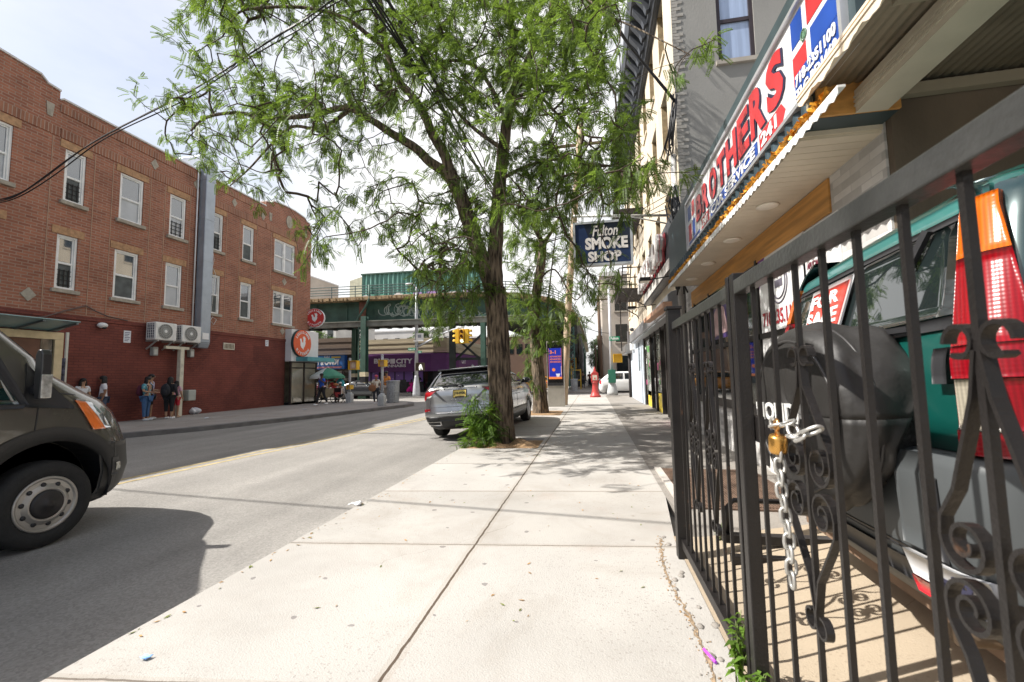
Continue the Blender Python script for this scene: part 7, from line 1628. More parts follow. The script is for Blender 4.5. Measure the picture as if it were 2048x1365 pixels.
P=gz(773,806); person('person in orange shirt and light trousers standing beside the litter bin',(P.x,P.y,.13),R(165),1.82,'b',(.72,.28,.06),(.52,.46,.40),hair='short',arm_l=1)
P=gz(823,786); pm=P; person('person in a bright magenta dress sitting against the purple windows',(P.x,P.y,.13),R(175),1.62,'c',(.62,.015,.26),None,pose='sit',skirt=((.62,.015,.26),.3),hair='bun')
P=gz(837,785); person('person dressed all in black standing by the lamp post',(P.x,P.y,.13),R(-170),1.72,'c',(.015,.015,.017),(.016,.016,.018),sleeve='long',hair='short',arm_l=2)
# ================================================================ trees
import numpy as np
def barkmat():
    mt=M('bark',(.070,.047,.028),.95,var=.75,vs=11,bump=1.,bs=16,stretch=(1.8,1.8,.26)); nt=mt.node_tree
    for n in nt.nodes:
        if n.type=='BUMP': n.inputs['Strength'].default_value=1.; n.inputs['Distance'].default_value=.05
        if n.type=='VALTORGB': n.color_ramp.elements[0].color=(.030,.021,.014,1); n.color_ramp.elements[1].color=(.235,.18,.125,1); n.color_ramp.elements[0].position=.36; n.color_ramp.elements[1].position=.64
    return mt
m_bark=barkmat(); m_twig=M('twig',(.06,.042,.028),.9,var=.3,vs=8)
def catmull(P,n=5):
    out=[]
    for i in range(len(P)-1):
        p0=P[max(0,i-1)];p1=P[i];p2=P[i+1];p3=P[min(len(P)-1,i+2)]
        for k in range(n):
            t=k/n; out.append(.5*((2*p1)+(p2-p0)*t+(2*p0-5*p1+4*p2-p3)*t*t+(3*p1-p0-3*p2+p3)*t**3))
    return out+[P[-1]]
def frond_template(nl=11,L=.23,lw=.020,ll=.044):
    V=[]
    for k in range(nl):
        f=(k+1.5)/(nl+1); y=f*L; z=-.10*L*f*f*3
        for s in (1,-1):
            l=ll*(1-.45*abs(f-.45)); a=np.array([s*.002,y,z]); d=np.array([s*.9,.42,-.18]); d/=np.linalg.norm(d); w=np.array([-.42*s,.9,0.])*lw*.5
            V+= [a, a+d*l*.5+w, a+d*l, a+d*l*.5-w]
    a=np.array([0,0,0.]); b=np.array([0,L,-.3*L*.9]); V+=[a+[.0016,0,0],b+[.0008,0,0],b-[.0008,0,0],a-[.0016,0,0]]
    return np.array(V)
FT=frond_template()
def foliage(name,fr,mat,parent):
    """fr: list of (point, direction, scale) - one mesh of many small leaflets"""
    n=len(fr); k=len(FT); out=np.empty((n*k,3),dtype=np.float32)
    for i,(p,d,s) in enumerate(fr):
        d=np.array(d); d/=np.linalg.norm(d)+1e-9; up=np.array([rng(-.5,.5),rng(-.5,.5),1.]); x=np.cross(d,up); x/=np.linalg.norm(x)+1e-9; z=np.cross(x,d)
        out[i*k:(i+1)*k]=np.array(p)+s*(FT[:,0:1]*x+FT[:,1:2]*d+FT[:,2:3]*z)
    me=bpy.data.meshes.new(name); nv=n*k; nf=nv//4
    me.vertices.add(nv); me.vertices.foreach_set('co',out.ravel()); me.loops.add(nv); me.loops.foreach_set('vertex_index',np.arange(nv,dtype=np.int32)); me.polygons.add(nf); me.polygons.foreach_set('loop_start',np.arange(0,nv,4,dtype=np.int32)); me.polygons.foreach_set('loop_total',np.full(nf,4,dtype=np.int32)); me.update(calc_edges=True); me.validate()
    me.materials.append(mat); o=bpy.data.objects.new(name,me); COL.objects.link(o); o.parent=parent; o.matrix_parent_inverse=parent_world(parent).inverted(); return o
def tree(name,label,base,limbs,cells,seed,leaf,fpc,fscale=1.,parentloc=None):
    """limbs: list of (points, r0, r1); cells: list of (target point) for leafy sprays"""
    random.seed(seed); t=thing(name,label,'tree',base); tb=MB(); lb=MB(); nodes=[]; par=[]
    for li,(P,r0,r1) in enumerate(limbs):
        C_=catmull([Vector(p) for p in P],6); n=len(C_)
        rad=[r0+(r1-r0)*(i/(n-1))**.8 for i in range(n)]
        if li==0: rad=[r*(1+.35*math.exp(-i/2.2)) for i,r in enumerate(rad)]
        C2=[p+Vector((rng(-.15,.15),rng(-.15,.15),rng(-.1,.1)))*r*(.5 if li else .15) for p,r in zip(C_,rad)]
        if li==0 and r0>.2:
            D=catmull(C2,8); RD=[rad[min(len(rad)-1,i//8)]+(rad[min(len(rad)-1,i//8+1)]-rad[min(len(rad)-1,i//8)])*((i%8)/8) for i in range(len(D))]; nn=64; o0=len(tb.v)
            for i,(p,r) in enumerate(zip(D,RD)):
                for k in range(nn):
                    a=2*math.pi*k/nn; w=math.sin(a*9+1.7*math.sin(i*.11)+i*.02)*.6+math.sin(a*16+2.2*math.sin(i*.07+2)-i*.03)*.5+.35*math.sin(a*3+i*.05); q=r*(1+.055*abs(w)-.03+rng(-.012,.012)); tb.v.append(p+Vector((math.cos(a)*q,math.sin(a)*q,0)))
            for i in range(len(D)-1):
                for k in range(nn): tb.f.append([o0+i*nn+k,o0+i*nn+(k+1)%nn,o0+(i+1)*nn+(k+1)%nn,o0+(i+1)*nn+k]); tb.m.append(0); tb.s.append(True)
        else: (tb if li==0 else lb).tube(C2,rad,14 if r0>.12 else 8)
        base_i=len(nodes)
        for i,(p,r) in enumerate(zip(C2,rad)):
            if r<.20: nodes.append(p); par.append((len(nodes)-2 if i and len(nodes)>base_i+1 else -1))
    nlimb=len(nodes); pos=[tuple(p) for p in nodes]; parent=[-1]*nlimb; cnt=[0]*nlimb
    NP=np.array(pos); order=sorted(range(len(cells)),key=lambda i: float(((NP-np.array(cells[i]))**2).sum(1).min()))
    pos_arr=np.zeros((nlimb+len(cells)*8,3)); pos_arr[:nlimb]=NP; N=nlimb; tips=[]
    for i in order:
        c=Vector(cells[i]); d=((pos_arr[:N]-np.array(c))**2).sum(1); j=int(d.argmin()); a=Vector(pos_arr[j]); L=(c-a).length; steps=max(1,min(6,int(L/.16))); prev=j; bend=Vector((rng(-1,1),rng(-1,1),rng(-.2,1)))*L*.14
        for s in range(1,steps+1):
            f=s/steps; p=a.lerp(c,f)+bend*math.sin(math.pi*f)+Vector((rng(-1,1),rng(-1,1),rng(-1,1)))*.018
            pos_arr[N]=p; parent.append(prev); cnt.append(0); prev=N; N+=1
        tips.append((prev,j))
    ch=[0]*N
    for k,_ in tips:
        q=k
        while q>=0: ch[q]+=1; q=parent[q]
    tw=MB()
    for k in range(nlimb,N):
        q=parent[k]; r1=.0028+.0042*math.sqrt(ch[k]); r0=.0028+.0042*math.sqrt(max(ch[k],ch[q] if q>=nlimb else ch[k])); tw.tube([pos_arr[q],pos_arr[k]],[r0,r1],5 if r0>.015 else 4,cap=False)
    tb.build('trunk',m_bark,t); 
    if lb.v: lb.build('limb',m_bark,t)
    tw.build('twigs',m_twig,t)  # bare branch and twig tubes only, the leaves are in the crown
    fr=[]
    for k,j in tips:
        p=Vector(pos_arr[k]); q=Vector(pos_arr[parent[k]]); d=(p-q).normalized() if (p-q).length>1e-6 else Vector((0,0,1)); m=max(1,int(fpc*rng(.5,1.5)))
        for _ in range(m):
            f=rng(-.8,.35); b=p+d*f*.25+Vector((rng(-1,1),rng(-1,1),rng(-1,1)))*.10; u=Vector((rng(-1,1),rng(-1,1),rng(-.95,.25)))+d*.5; fr.append((tuple(b),tuple(u),fscale*rng(.7,1.25)))
    foliage('crown',fr,leaf,t); return t
DEN={ # leaf density read off the crown, one row per 40 picture rows: (from column, to column, density 0-9)
 -2:[(380,1240,7)],-1:[(360,1240,7)],
 0:[(340,400,3),(400,640,5),(640,760,5),(760,1230,8)],1:[(340,400,3),(400,560,4),(560,640,3),(640,760,6),(760,1230,8)],
 2:[(360,420,3),(420,520,4),(520,560,1),(560,640,4),(640,760,6),(760,1200,8),(1200,1240,5),(1370,1430,3)],3:[(360,440,3),(440,560,4),(560,620,2),(620,760,6),(760,1200,8),(1200,1260,5),(1340,1400,2)],
 4:[(265,320,3),(320,400,4),(400,520,4),(520,760,7),(760,1200,8),(1200,1260,5)],5:[(320,400,3),(400,520,6),(520,760,7),(760,900,6),(900,1190,7),(1190,1300,4)],
 6:[(330,360,2),(360,440,5),(440,680,6),(680,760,3),(760,880,3),(880,1050,6),(1090,1260,5)],7:[(340,420,4),(420,560,4),(560,680,5),(680,760,3),(760,860,3),(860,1020,5),(1020,1260,7),(1260,1300,4)],
 8:[(400,480,3),(480,560,3),(560,660,2),(660,740,3),(740,860,2),(860,1000,5),(1000,1280,8),(1280,1380,3)],9:[(440,470,3),(500,640,2),(640,720,1),(700,760,4),(760,860,3),(860,1000,6),(1000,1270,8),(1270,1340,3)],
 10:[(490,560,1),(600,700,3),(700,800,4),(800,900,5),(900,1000,7),(1000,1130,7),(1130,1240,4),(1240,1300,2)],11:[(590,720,4),(720,860,5),(860,980,8),(1120,1150,3),(1160,1260,1)],
 12:[(590,640,4),(640,780,2),(780,860,5),(860,970,8),(1130,1160,3),(1170,1220,1),(1225,1260,2)],13:[(600,620,2),(820,960,8),(1140,1240,4)],14:[(820,860,3),(860,960,8),(1150,1240,4)],15:[(850,950,7)],16:[(860,890,6)]}
DEN2={10:[(1020,1130,5)],11:[(1000,1130,7)],12:[(1000,1140,7)],13:[(1005,1140,6)],14:[(1010,1150,6),(1150,1240,4)],15:[(1015,1140,8),(1140,1200,4)],16:[(1020,1135,7),(1140,1185,3)],17:[(1040,1085,5)],18:[(1035,1080,5)],19:[(1040,1075,4)]}
def cells_from(den,per,Yf,seed):
    random.seed(seed); out=[]
    for row,spans in den.items():
        for a,b,dn in spans:
            n=(b-a)/40*dn*per*(1.4 if dn>=7 else 1.0 if dn>=5 else .9); n=int(n)+(random.random()<n-int(n))
            for _ in range(n):
                u=rng(a,b); v=row*40+rng(0,40); Y=Yf(u,v); p=gy(u,v,Y)
                if p.z>.6: out.append(tuple(p))
    return out
def Yf1(u,v):
    base=9.4-(1000-u)*.0022 if u<1000 else 9.4-(u-1000)*.004
    return max(4.6,min(12.6,random.gauss(base,1.35)))
def lm_(pts,Y0,Y1,r0,r1): 
    n=len(pts); return ([tuple(gy(u,v,Y0+(Y1-Y0)*i/(n-1))) for i,(u,v) in enumerate(pts)],r0,r1)
limbs=[lm_([(1004,892),(1003,850),(1001,790),(998,710),(994,630),(989,575)],9.62,9.6,.285,.235),
 lm_([(993,610),(990,540),(992,470),(996,400),(1004,330),(1010,270),(1022,200),(1020,140),(1028,80),(1015,30),(1008,-40),(1000,-140)],9.6,9.3,.205,.06),
 lm_([(988,590),(966,525),(946,470),(930,420),(915,378),(899,347)],9.58,9.2,.19,.165),
 lm_([(899,347),(862,326),(830,296),(778,264),(742,240),(692,216),(622,231),(542,236),(470,226),(412,236),(382,262)],9.2,7.6,.125,.02),
 lm_([(899,347),(890,312),(866,270),(846,226),(822,190),(790,150),(770,80),(760,0),(752,-70)],9.2,8.6,.135,.05),
 lm_([(775,100),(738,72),(692,38),(612,16),(524,16),(476,27),(445,74)],8.8,7.6,.065,.015),
 lm_([(700,220),(642,257),(584,254),(540,292),(500,336),(460,372)],8.5,7.7,.05,.012),
 lm_([(545,288),(552,345),(572,385)],8.0,7.9,.022,.01),
 lm_([(1022,200),(1060,112),(1096,50),(1105,0),(1118,-80)],9.4,9.0,.10,.05),
 lm_([(1018,205),(1066,186),(1114,228),(1150,266),(1192,300)],9.4,8.6,.05,.015),
 lm_([(1014,240),(960,142),(902,122),(852,150)],9.4,9.6,.06,.02),
 lm_([(1008,300),(940,250),(880,180),(860,120)],9.5,10.6,.06,.02),
 lm_([(1000,360),(1060,330),(1130,320),(1200,345)],9.5,7.8,.05,.015),
 lm_([(996,420),(1050,400),(1110,420)],9.5,11.2,.04,.012),
 lm_([(960,510),(900,500),(850,520)],9.5,8.6,.03,.01),
 lm_([(1115,-60),(1200,20),(1280,60),(1380,110)],9.0,6.6,.03,.008)]
T1=tree('street_tree','large honey locust tree leaning over the pavement beside the silver SUV',gz(1003,885,.1),limbs,cells_from(DEN,.86,Yf1,3),5,m_leaf,11.5,1.0)
limbs2=[lm_([(1082,832),(1078,760),(1072,700),(1069,640),(1074,580),(1083,520),(1086,485)],16.7,16.7,.27,.15),
 lm_([(1086,490),(1066,450),(1045,420)],16.7,16.0,.12,.04),lm_([(1086,490),(1108,455),(1125,420)],16.7,17.2,.10,.03),lm_([(1070,650),(1045,590),(1025,560)],16.7,16.2,.05,.015),lm_([(1078,560),(1110,540),(1150,600),(1180,560)],16.7,15.4,.045,.012),lm_([(1100,690),(1094,640),(1103,540),(1112,470)],16.9,16.6,.05,.02)]
T2=tree('street_tree','smaller honey locust tree behind the first one, beside the information kiosk',gz(1082,826,.1),limbs2,cells_from(DEN2,.9,lambda u,v:max(13.8,min(18.6,random.gauss(16.3,1.1))),9),6,m_leaf,12,1.5)
# leafy shoots at the foot of the big tree
def shoots(label,pts,base,seed,n,leaf,fs=1.1,name='tree_shoots'):
    random.seed(seed); t=thing(name,label,'shrub',base); st=MB(); fr=[]
    for u,v,Y in pts:
        c=gy(u,v,Y); b=Vector(base)+Vector((rng(-.15,.15),rng(-.1,.05),0)); m_=b.lerp(c,.5)+Vector((0,0,.1)); st.tube([b,m_,c],[.008,.006,.003],5)
        for _ in range(n):
            f=rng(.35,1.05); p=b*(1-f)**2+m_*2*f*(1-f)+c*f*f; fr.append((tuple(p+Vector((rng(-.12,.12),rng(-.12,.12),rng(-.12,.12)))),(rng(-1,1),rng(-1,.6),rng(-.8,.4)),fs*rng(.7,1.3)))
    st.build('stem',m_twig,t); foliage('leaves',fr,leaf,t)
b_=gz(985,886,.12)
shoots('leafy green shoots growing from the trunk foot in front of the silver SUV bumper',[(935,815,9.3),(950,800,9.3),(965,790,9.3),(945,830,9.2),(970,810,9.2),(930,845,9.2),(955,850,9.2),(975,835,9.2),(962,865,9.2),(940,790,9.35),(985,800,9.25),(978,860,9.2)],b_,51,20,m_leaf2,1.25)
shoots('low spray of dark leaves against the right side of the trunk foot',[(985,865,9.2),(1000,868,9.2),(1015,855,9.25),(992,880,9.2)],gz(995,888,.12),52,12,m_leaf3,.9)
shoots('low bright weeds spreading at the kerb edge of the tree pit',[(930,885,8.9),(945,882,8.9),(960,880,8.9),(935,890,8.8),(955,890,8.8),(975,884,8.9),(920,893,8.7),(985,888,8.8)],gz(950,893,.13),53,14,m_leaf2,.9,'weeds_patch')
shoots('tuft of leaves sprouting from the first fork high on the trunk',[(985,585,9.3),(975,570,9.3),(1000,580,9.3),(970,590,9.3)],gy(988,580,9.5),54,12,m_leaf,1.0)
# far trees down the street and across
def far_tree(label,x,y,h,w,seed,leafm=None):
    random.seed(seed); b=Vector((x,y,0)); limbs=[([tuple(b),tuple(b+Vector((rng(-.2,.2),0,h*.35))),tuple(b+Vector((rng(-.3,.3),0,h*.6)))],.2,.1)]
    cells=[]
    for _ in range(150):
        a=rng(0,6.28); r=math.sqrt(random.random()); zz=rng(-1,1); k=math.sqrt(max(0,1-zz*zz))*w*(.75+.35*math.sin(a*3+seed)); cells.append((x+r*k*math.cos(a),y+r*k*math.sin(a),h*.66+zz*h*.34))
    tree('distant_tree',label,b,limbs,cells,seed,leafm or m_leaf3,7,3.6)
far_tree('dark green tree far down the street beyond the red fire alarm post',1.2,74,7.5,2.6,71)
far_tree('second green tree far down the street, shorter, beside the brown pole',2.6,86,8.5,3.0,72)
far_tree('tree showing between the viaduct columns behind the grocery shop',gy(640,690,58).x,58,8.6,3.2,73)
far_tree('tree showing between the viaduct and the cannabis shop roof',gy(845,690,62).x,62,8.8,2.8,74)
# ================================================================ street furniture
# information kiosk
kx0,kx1,ky=-2.06,-1.30,19.9
kq=thing('information_kiosk','tall grey information kiosk with a blue basketball score screen','kiosk',((kx0+kx1)/2,ky,.13))
m_kb=M('kiosk_body',(.40,.38,.34),.35,m=.5,var=.1,dirt=.2)
MB().prism([(ky,.13),(ky+.36,.13),(ky+.46,1.1),(ky+.46,3.1),(ky-.06,3.1),(ky-.06,1.2)],'x',kx0,kx1).build('body',m_kb,kq,bevel=.02)
MB().prism([(ky-.055,1.2),(ky-.065,1.24),(ky-.085,1.24),(ky-.085,3.05),(ky-.055,3.05)],'x',kx0+.03,kx1-.03).build('bezel',M('bezel_black',(.012,.012,.013),.12),kq)
y=ky-.087; z0,z1=1.38,2.78
MB().bx(kx0+.08,kx1-.08,y,ky-.08,z0,z1).build('screen',M('screen_blue',(.015,.03,.35),.3,var=.02,em=((.02,.04,.5),.14)),kq)
m_so=M('screen_orange',(.7,.2,.05),.4,var=.02,em=((.75,.2,.05),.22)); m_swh=M('screen_white',(.6,.6,.65),.4,var=.02,em=((.6,.6,.7),.2))
mb=MB(); y-=.003; mb.text('3-1',(kx0+.14,y,2.52),(1,0,0),(0,0,1),.16,0,.003,.03,width=.28)
for k in range(3): mb.text('ADVANCED',(kx0+.14,y,2.36-.12*k),(1,0,0),(0,0,1),.075,0,.003,.02,width=.50)
mb.bx(kx0+.08,kx1-.08,y-.001,y+.002,z0,z0+.10); mb.prism([(kx0+.31+.075*math.cos(k*.3927),1.80+.075*math.sin(k*.3927)) for k in range(16)],'y',y-.001,y+.002)
for x in (kx0+.09,kx1-.10): mb.bx(x,x+.012,y-.001,y+.002,z0+.10,z1-.01)
mb.build('screen_text',m_so,kq)
mb=MB(); mb.prism([(kx0+.40,1.62),(kx0+.60,1.62),(kx0+.55,1.46),(kx0+.45,1.46)],'y',y-.001,y+.002); mb.bx(kx0+.64,kx0+.655,y-.001,y+.002,1.55,1.95); mb.build('screen_net',m_swh,kq)
mb=MB().bx(kx0+.02,kx1-.02,ky-.075,ky-.03,1.08,1.22); mb.build('service_panel',black_plastic,kq)
# timber utility pole with peeling paper behind the kiosk
up=thing('utility_pole','weathered pale timber utility pole with peeling rust coloured patches behind the kiosk','pole',(-1.4,21,.1))
m_pl=M('pole_peeling',(.50,.38,.27),.9,var=.5,vs=2.2,bump=.5,bs=14,dirt=.35,stretch=(2,2,.6))
MB().tube([tuple(gy(1128,816,21)),tuple(gy(1133,690,21)),tuple(gy(1140,560,21)),tuple(gy(1146,470,21)),tuple(gy(1152,380,21)),tuple(gy(1160,250,21))],[.17,.165,.16,.15,.145,.13],12).build('shaft',m_pl,up)
p=gy(1158,290,21); mb=MB(); mb.bar(p+Vector((-1.2,0,0)),p+Vector((1.2,0,0)),.1,.12); 
for dx in (-1.1,-.6,.6,1.1): mb.cyl(p+Vector((dx,0,.06)),p+Vector((dx,0,.22)),.04,8)
mb.build('crossarm',MATS['pole_wood'],up)
# fire alarm post
fa_=thing('fire_alarm_post','red cast iron fire alarm call post on the sunny pavement','call box',(.1,28.2,.13))
m_fr=M('alarm_red',(.40,.045,.04),.45,var=.1,dirt=.2)
T=Matrix.Translation((.1,28.2,.13))
MB().lathe([(.34,0),(.34,.1),(.27,.16),(.20,.38),(.175,.66),(.165,.88),(.21,.9),(.21,.97)],16,0,T).build('pedestal',m_fr,fa_)
MB().bx(-.13,.33,28.03,28.4,1.1,1.6).prism([(-.15,1.6),(.1,1.84),(.35,1.6)],'y',28.02,28.41).build('call_box',m_fr,fa_,bevel=.02)
MB().lathe([(.08,0),(.09,.06),(.04,.12),(.05,.17),(.001,.26)],12,0,Matrix.Translation((.1,28.2,1.80))).build('finial',m_fr,fa_)
MB().bx(-.04,.24,28.015,28.03,1.2,1.52).build('call_panel',M('alarm_panel',(.50,.44,.36),.4,var=.2),fa_); MB().bx(.06,.14,28.005,28.015,1.25,1.36).build('push_button',red_flat,fa_)
# green box pole with street sign and pedestrian signal
gp_=thing('signal_pole','pale steel pole with a green cabinet, street sign and yellow pedestrian signal','signal pole',(1.25,30.4,.13))
MB().lathe([(.36,0),(.36,.25),(.28,.6),(.16,1.0),(.12,1.1)],10,0,Matrix.Translation((1.25,30.4,.13))).build('base',M('base_grey',(.42,.43,.43),.6,dirt=.3),gp_)
MB().tube([(1.25,30.4,.9),(1.25,30.4,7.6)],[.12,.08],10).build('shaft',grey_pole,gp_)
MB().bx(1.0,1.5,30.05,30.3,.98,1.86).build('cabinet',M('cabinet_green',(.02,.12,.075),.4,var=.1),gp_,bevel=.02)
a=gy(1219,682,30.2); b=gy(1239,673,30.2)
sgn=MB().bx(a.x,b.x,30.2,30.24,a.z,b.z).build('street_sign',M('street_green',(.01,.22,.12),.4,var=.03),gp_)
MB().text('Fulton',(a.x+.08,30.194,a.z+.07),(1,0,0),(0,0,1),.18,0,.006,.02,width=(b.x-a.x)-.16).build('lettering',white_flat,sgn)
MB().bar((b.x,30.25,(a.z+b.z)/2),(2.45,30.25,(a.z+b.z)/2),.03,.03).build('bracket',black_metal,gp_)
def pedsignal(par,c,s=.30,hand=True,back=False,y_=None):
    y_=y_ or M('signal_yellow',(.70,.42,.03),.45,var=.06)
    o=MB().bx(c[0]-s,c[0]+s,c[1]-.12,c[1]+.14,c[2]-s,c[2]+s).build('pedestrian_signal',y_,par,bevel=.02)
    mb=MB()
    mb.bx(c[0]-s*.8,c[0]+s*.8,c[1]-.126,c[1]-.12,c[2]-s*.8,c[2]+s*.8); mb.build('signal_lens',M('lens_pale',(.62,.42,.30),.3,var=.1) if not back else y_,o)
    mb=MB().bx(c[0]-s,c[0]+s,c[1]-.30,c[1]-.12,c[2]+s-.03,c[2]+s).bx(c[0]-s,c[0]-s+.03,c[1]-.25,c[1]-.12,c[2]-s,c[2]+s-.03).bx(c[0]+s-.03,c[0]+s,c[1]-.25,c[1]-.12,c[2]-s,c[2]+s-.03); mb.build('visor',y_,o)
    if hand: MB().prism([(c[0]-.09,c[2]-.14),(c[0]+.09,c[2]-.14),(c[0]+.12,c[2]+.02),(c[0]+.08,c[2]+.16),(c[0]-.08,c[2]+.16),(c[0]-.12,c[2]+.0)],'y',c[1]-.13,c[1]-.126).build('hand_symbol',M('hand_pale',(.75,.62,.5),.4),o)
    return o
c=gy(1235,717,30.1); pedsignal(gp_,c,.29,False,True)
# two pole stubs with pedestrian signals on the far corner
def pedpole(u,v,vt,label,Y,boxes):
    b=gz(u,v); t=thing('pedestrian_signal_post',label,'signal post',b,group='signal posts on the corner')
    MB().lathe([(.20,0),(.20,.45),(.15,.6),(.08,.65)],8,0,Matrix.Translation(b)).bx(b.x-.17,b.x+.17,b.y-.17,b.y+.17,.13,.66).build('base',MATS['base_grey'],t,bevel=.02)
    top=gy(u,vt,b.y); MB().tube([b+Vector((0,0,.5)),(b.x,b.y,top.z)],.07,10).ell((b.x,b.y,top.z),(.08,.08,.05)).build('shaft',grey_pole,t)
    for du,vv,hand,s in boxes: pedsignal(t,gy(u+du,vv,b.y-.05),s,hand)
    return t
pedpole(699,806,718,'short grey post with a yellow hand signal near the food cart',25,[(10,731,True,.27),(2,775,False,.12)])
pedpole(764,812,711,'short grey post with yellow signals at the kerb corner by the litter bin',21.5,[(3,727,False,.17)])
# lamp post with signal arm
lb_=gz(833,793); Yl=lb_.y
lp=thing('street_lamp','tall pale grey lamp post carrying a curved signal arm, street signs and a white box','street lamp',lb_)
zt=gy(831,580,Yl).z
MB().lathe([(.30,0),(.30,.2),(.24,.9),(.16,1.5),(.14,1.6)],10,0,Matrix.Translation(lb_)).build('base',grey_pole,lp)
MB().tube([(lb_.x,Yl,.8),(lb_.x,Yl,6.5),(lb_.x,Yl,zt+.2)],[.15,.12,.07],10).tube([(lb_.x,Yl,zt),tuple(gy(829,572,Yl)),tuple(gy(824,567,Yl)),tuple(gy(820,568,Yl))],[.07,.06,.05,.04],8).build('shaft',grey_pole,lp)
q=gy(821,568,Yl); MB().ell(q+Vector((-.1,0,-.02)),(.35,.16,.09)).build('lamp_head',M('lamp_pale',(.6,.6,.6),.4),lp)
p0=gy(835,694,Yl); p3=gy(928,655,Yl-1.5)
MB().tube([p0,gy(860,681,Yl-.4),gy(885,668,Yl-.8),gy(905,660,Yl-1.2),p3],[.09,.08,.07,.06,.05],8).build('signal_arm',grey_pole,lp)
a=gy(835,668,Yl-.3); mb=MB().bx(a.x-.1,a.x+.48,Yl-.35,Yl-.25,gy(835,681,Yl-.3).z,gy(835,667,Yl-.3).z); mb.bx(a.x-.3,a.x+.5,Yl-.38,Yl-.22,gy(835,682.5,Yl-.3).z-.02,gy(835,681,Yl-.3).z); mb.build('white_box',white_paint,lp)
MB().prism([(a.x+.05+.0,gy(835,677,Yl).z),(a.x+.32,gy(835,677,Yl).z),(a.x+.32,gy(835,671,Yl).z),(a.x+.05,gy(835,671,Yl).z)],'y',Yl-.36,Yl-.351).build('box_symbol',M('symbol_grey',(.25,.27,.3),.5),lp)
for u0,u1,v0,v1,txt in ((816,831,702,696,'Fulton St'),(836,843,707,702,'St')):
    a=gy(u0,v0,Yl-.3); b=gy(u1,v1,Yl-.3); s_=MB().bx(a.x,b.x,Yl-.3,Yl-.26,a.z,b.z).build('street_sign',MATS['street_green'],lp); MB().text(txt,(a.x+.05,Yl-.306,a.z+.05),(1,0,0),(0,0,1),(b.z-a.z)-.1,0,.005,.02,width=(b.x-a.x)-.1).build('lettering',white_flat,s_)
pedsignal(lp,gy(841,734,Yl-.2),.30,False,True,M('signal_dark',(.10,.075,.05),.5))
c=gy(841,734,Yl-.35); MB().prism([(c.x-.1,c.z-.25),(c.x-.02,c.z-.25),(c.x+.02,c.z-.02),(c.x+.14,c.z-.25),(c.x+.2,c.z-.22),(c.x+.1,c.z+.08),(c.x+.06,c.z+.2),(c.x-.05,c.z+.18),(c.x-.14,c.z-.02)],'y',c.y-.02,c.y).build('walk_symbol',M('walk_white',(.8,.8,.75),.4,em=((.9,.9,.8),.5)),lp)
# traffic light hanging from the arm
tl=thing('traffic_light','yellow traffic light with several faces hanging from the signal arm','traffic light',p3)
yel=MATS['signal_yellow']; c=gy(925,673,p3.y)
MB().tube([p3,c+Vector((0,0,.45))],.04,6).build('hanger',grey_pole,tl)
def face(dx,yaw,front):
    o=MB(); T=Matrix.Translation(c+Vector((dx,0,0)))@Matrix.Rotation(yaw,4,'Z')
    o.bx(-.17,.17,-.13,.13,-.52,.52,0,T); o=o.build('signal_head',yel,tl,bevel=.02)
    for k,zz in enumerate((.34,0,-.34)):
        Tk=T@Matrix.Translation((0,-.135,zz))@Matrix.Rotation(R(90),4,'X')
        MB().lathe([(.001,0),(.125,0),(.125,.01)],14,0,Tk).build('signal_lens',(M('lens_off',(.10,.035,.02),.2,coat=.6) if k<2 else M('lens_on',(.75,.9,.8),.3,em=((.7,1,.85),.9))) if front else MATS['lens_off'],o)
        mb=MB(); n=10
        for j in range(n):
            A=R(-10+200*j/n); B=R(-10+200*(j+1)/n); r=.145; mb.add([T@Vector((r*math.cos(A),-.13,zz+r*math.sin(A))),T@Vector((r*math.cos(A),-.34,zz-.02+r*math.sin(A))),T@Vector((r*math.cos(B),-.34,zz-.02+r*math.sin(B))),T@Vector((r*math.cos(B),-.13,zz+r*math.sin(B)))],[(0,1,2,3)],0,True)
        mb.build('visor',yel,o,solid=.012)
face(0,0,True); face(-.36,R(-90),False); face(.36,R(90),False)
# distant yellow signal and litter bins
ds=thing('distant_signal','yellow signal head on a thin post far down the street beside the railway columns','traffic light',(-2.3,46,.13))
c=gy(1146,727,46); MB().tube([(c.x,46,.13),(c.x,46,c.z+1.0)],.08,8).build('shaft',grey_pole,ds); MB().bx(c.x-.35,c.x+.35,45.7,46,c.z-.55,c.z+.55).build('signal_head',yel,ds,bevel=.03); MB().bx(c.x-.28,c.x+.28,45.68,45.7,c.z-.48,c.z+.48).build('signal_lens',MATS['lens_off'],ds)
def bin_(b,r,h,label):
    t=thing('litter_bin',label,'litter bin',b); mb=MB(); T=Matrix.Translation(b)
    MB().lathe([(r*.86,0),(r*.9,.03),(r*.93,h*.5),(r,h-.05)],22,0,T).build('drum',M('bin_mesh',(.36,.36,.36),.55,m=.3,var=.35,vs=12),t)
    for k in range(24): a=k*math.pi/12; mb.bar(T@Vector((r*.9*math.cos(a),r*.9*math.sin(a),.03)),T@Vector((r*1.02*math.cos(a),r*1.02*math.sin(a),h)),.03,.015,up=(math.cos(a),math.sin(a),0))
    mb.tube([T@Vector((r*1.03*math.cos(k*.3927),r*1.03*math.sin(k*.3927),h)) for k in range(16)],.03,6,closed=True); mb.tube([T@Vector((r*.97*math.cos(k*.3927),r*.97*math.sin(k*.3927),h*.5)) for k in range(16)],.02,5,closed=True)
    mb.build('rim',galv,t); return t
bin_(gz(786,806),.36,1.25,'grey wire litter bin standing beside the person in the orange shirt')
bin_(gz(1149,783),.30,1.05,'grey wire litter bin on the far side of the crossing near the railway columns')
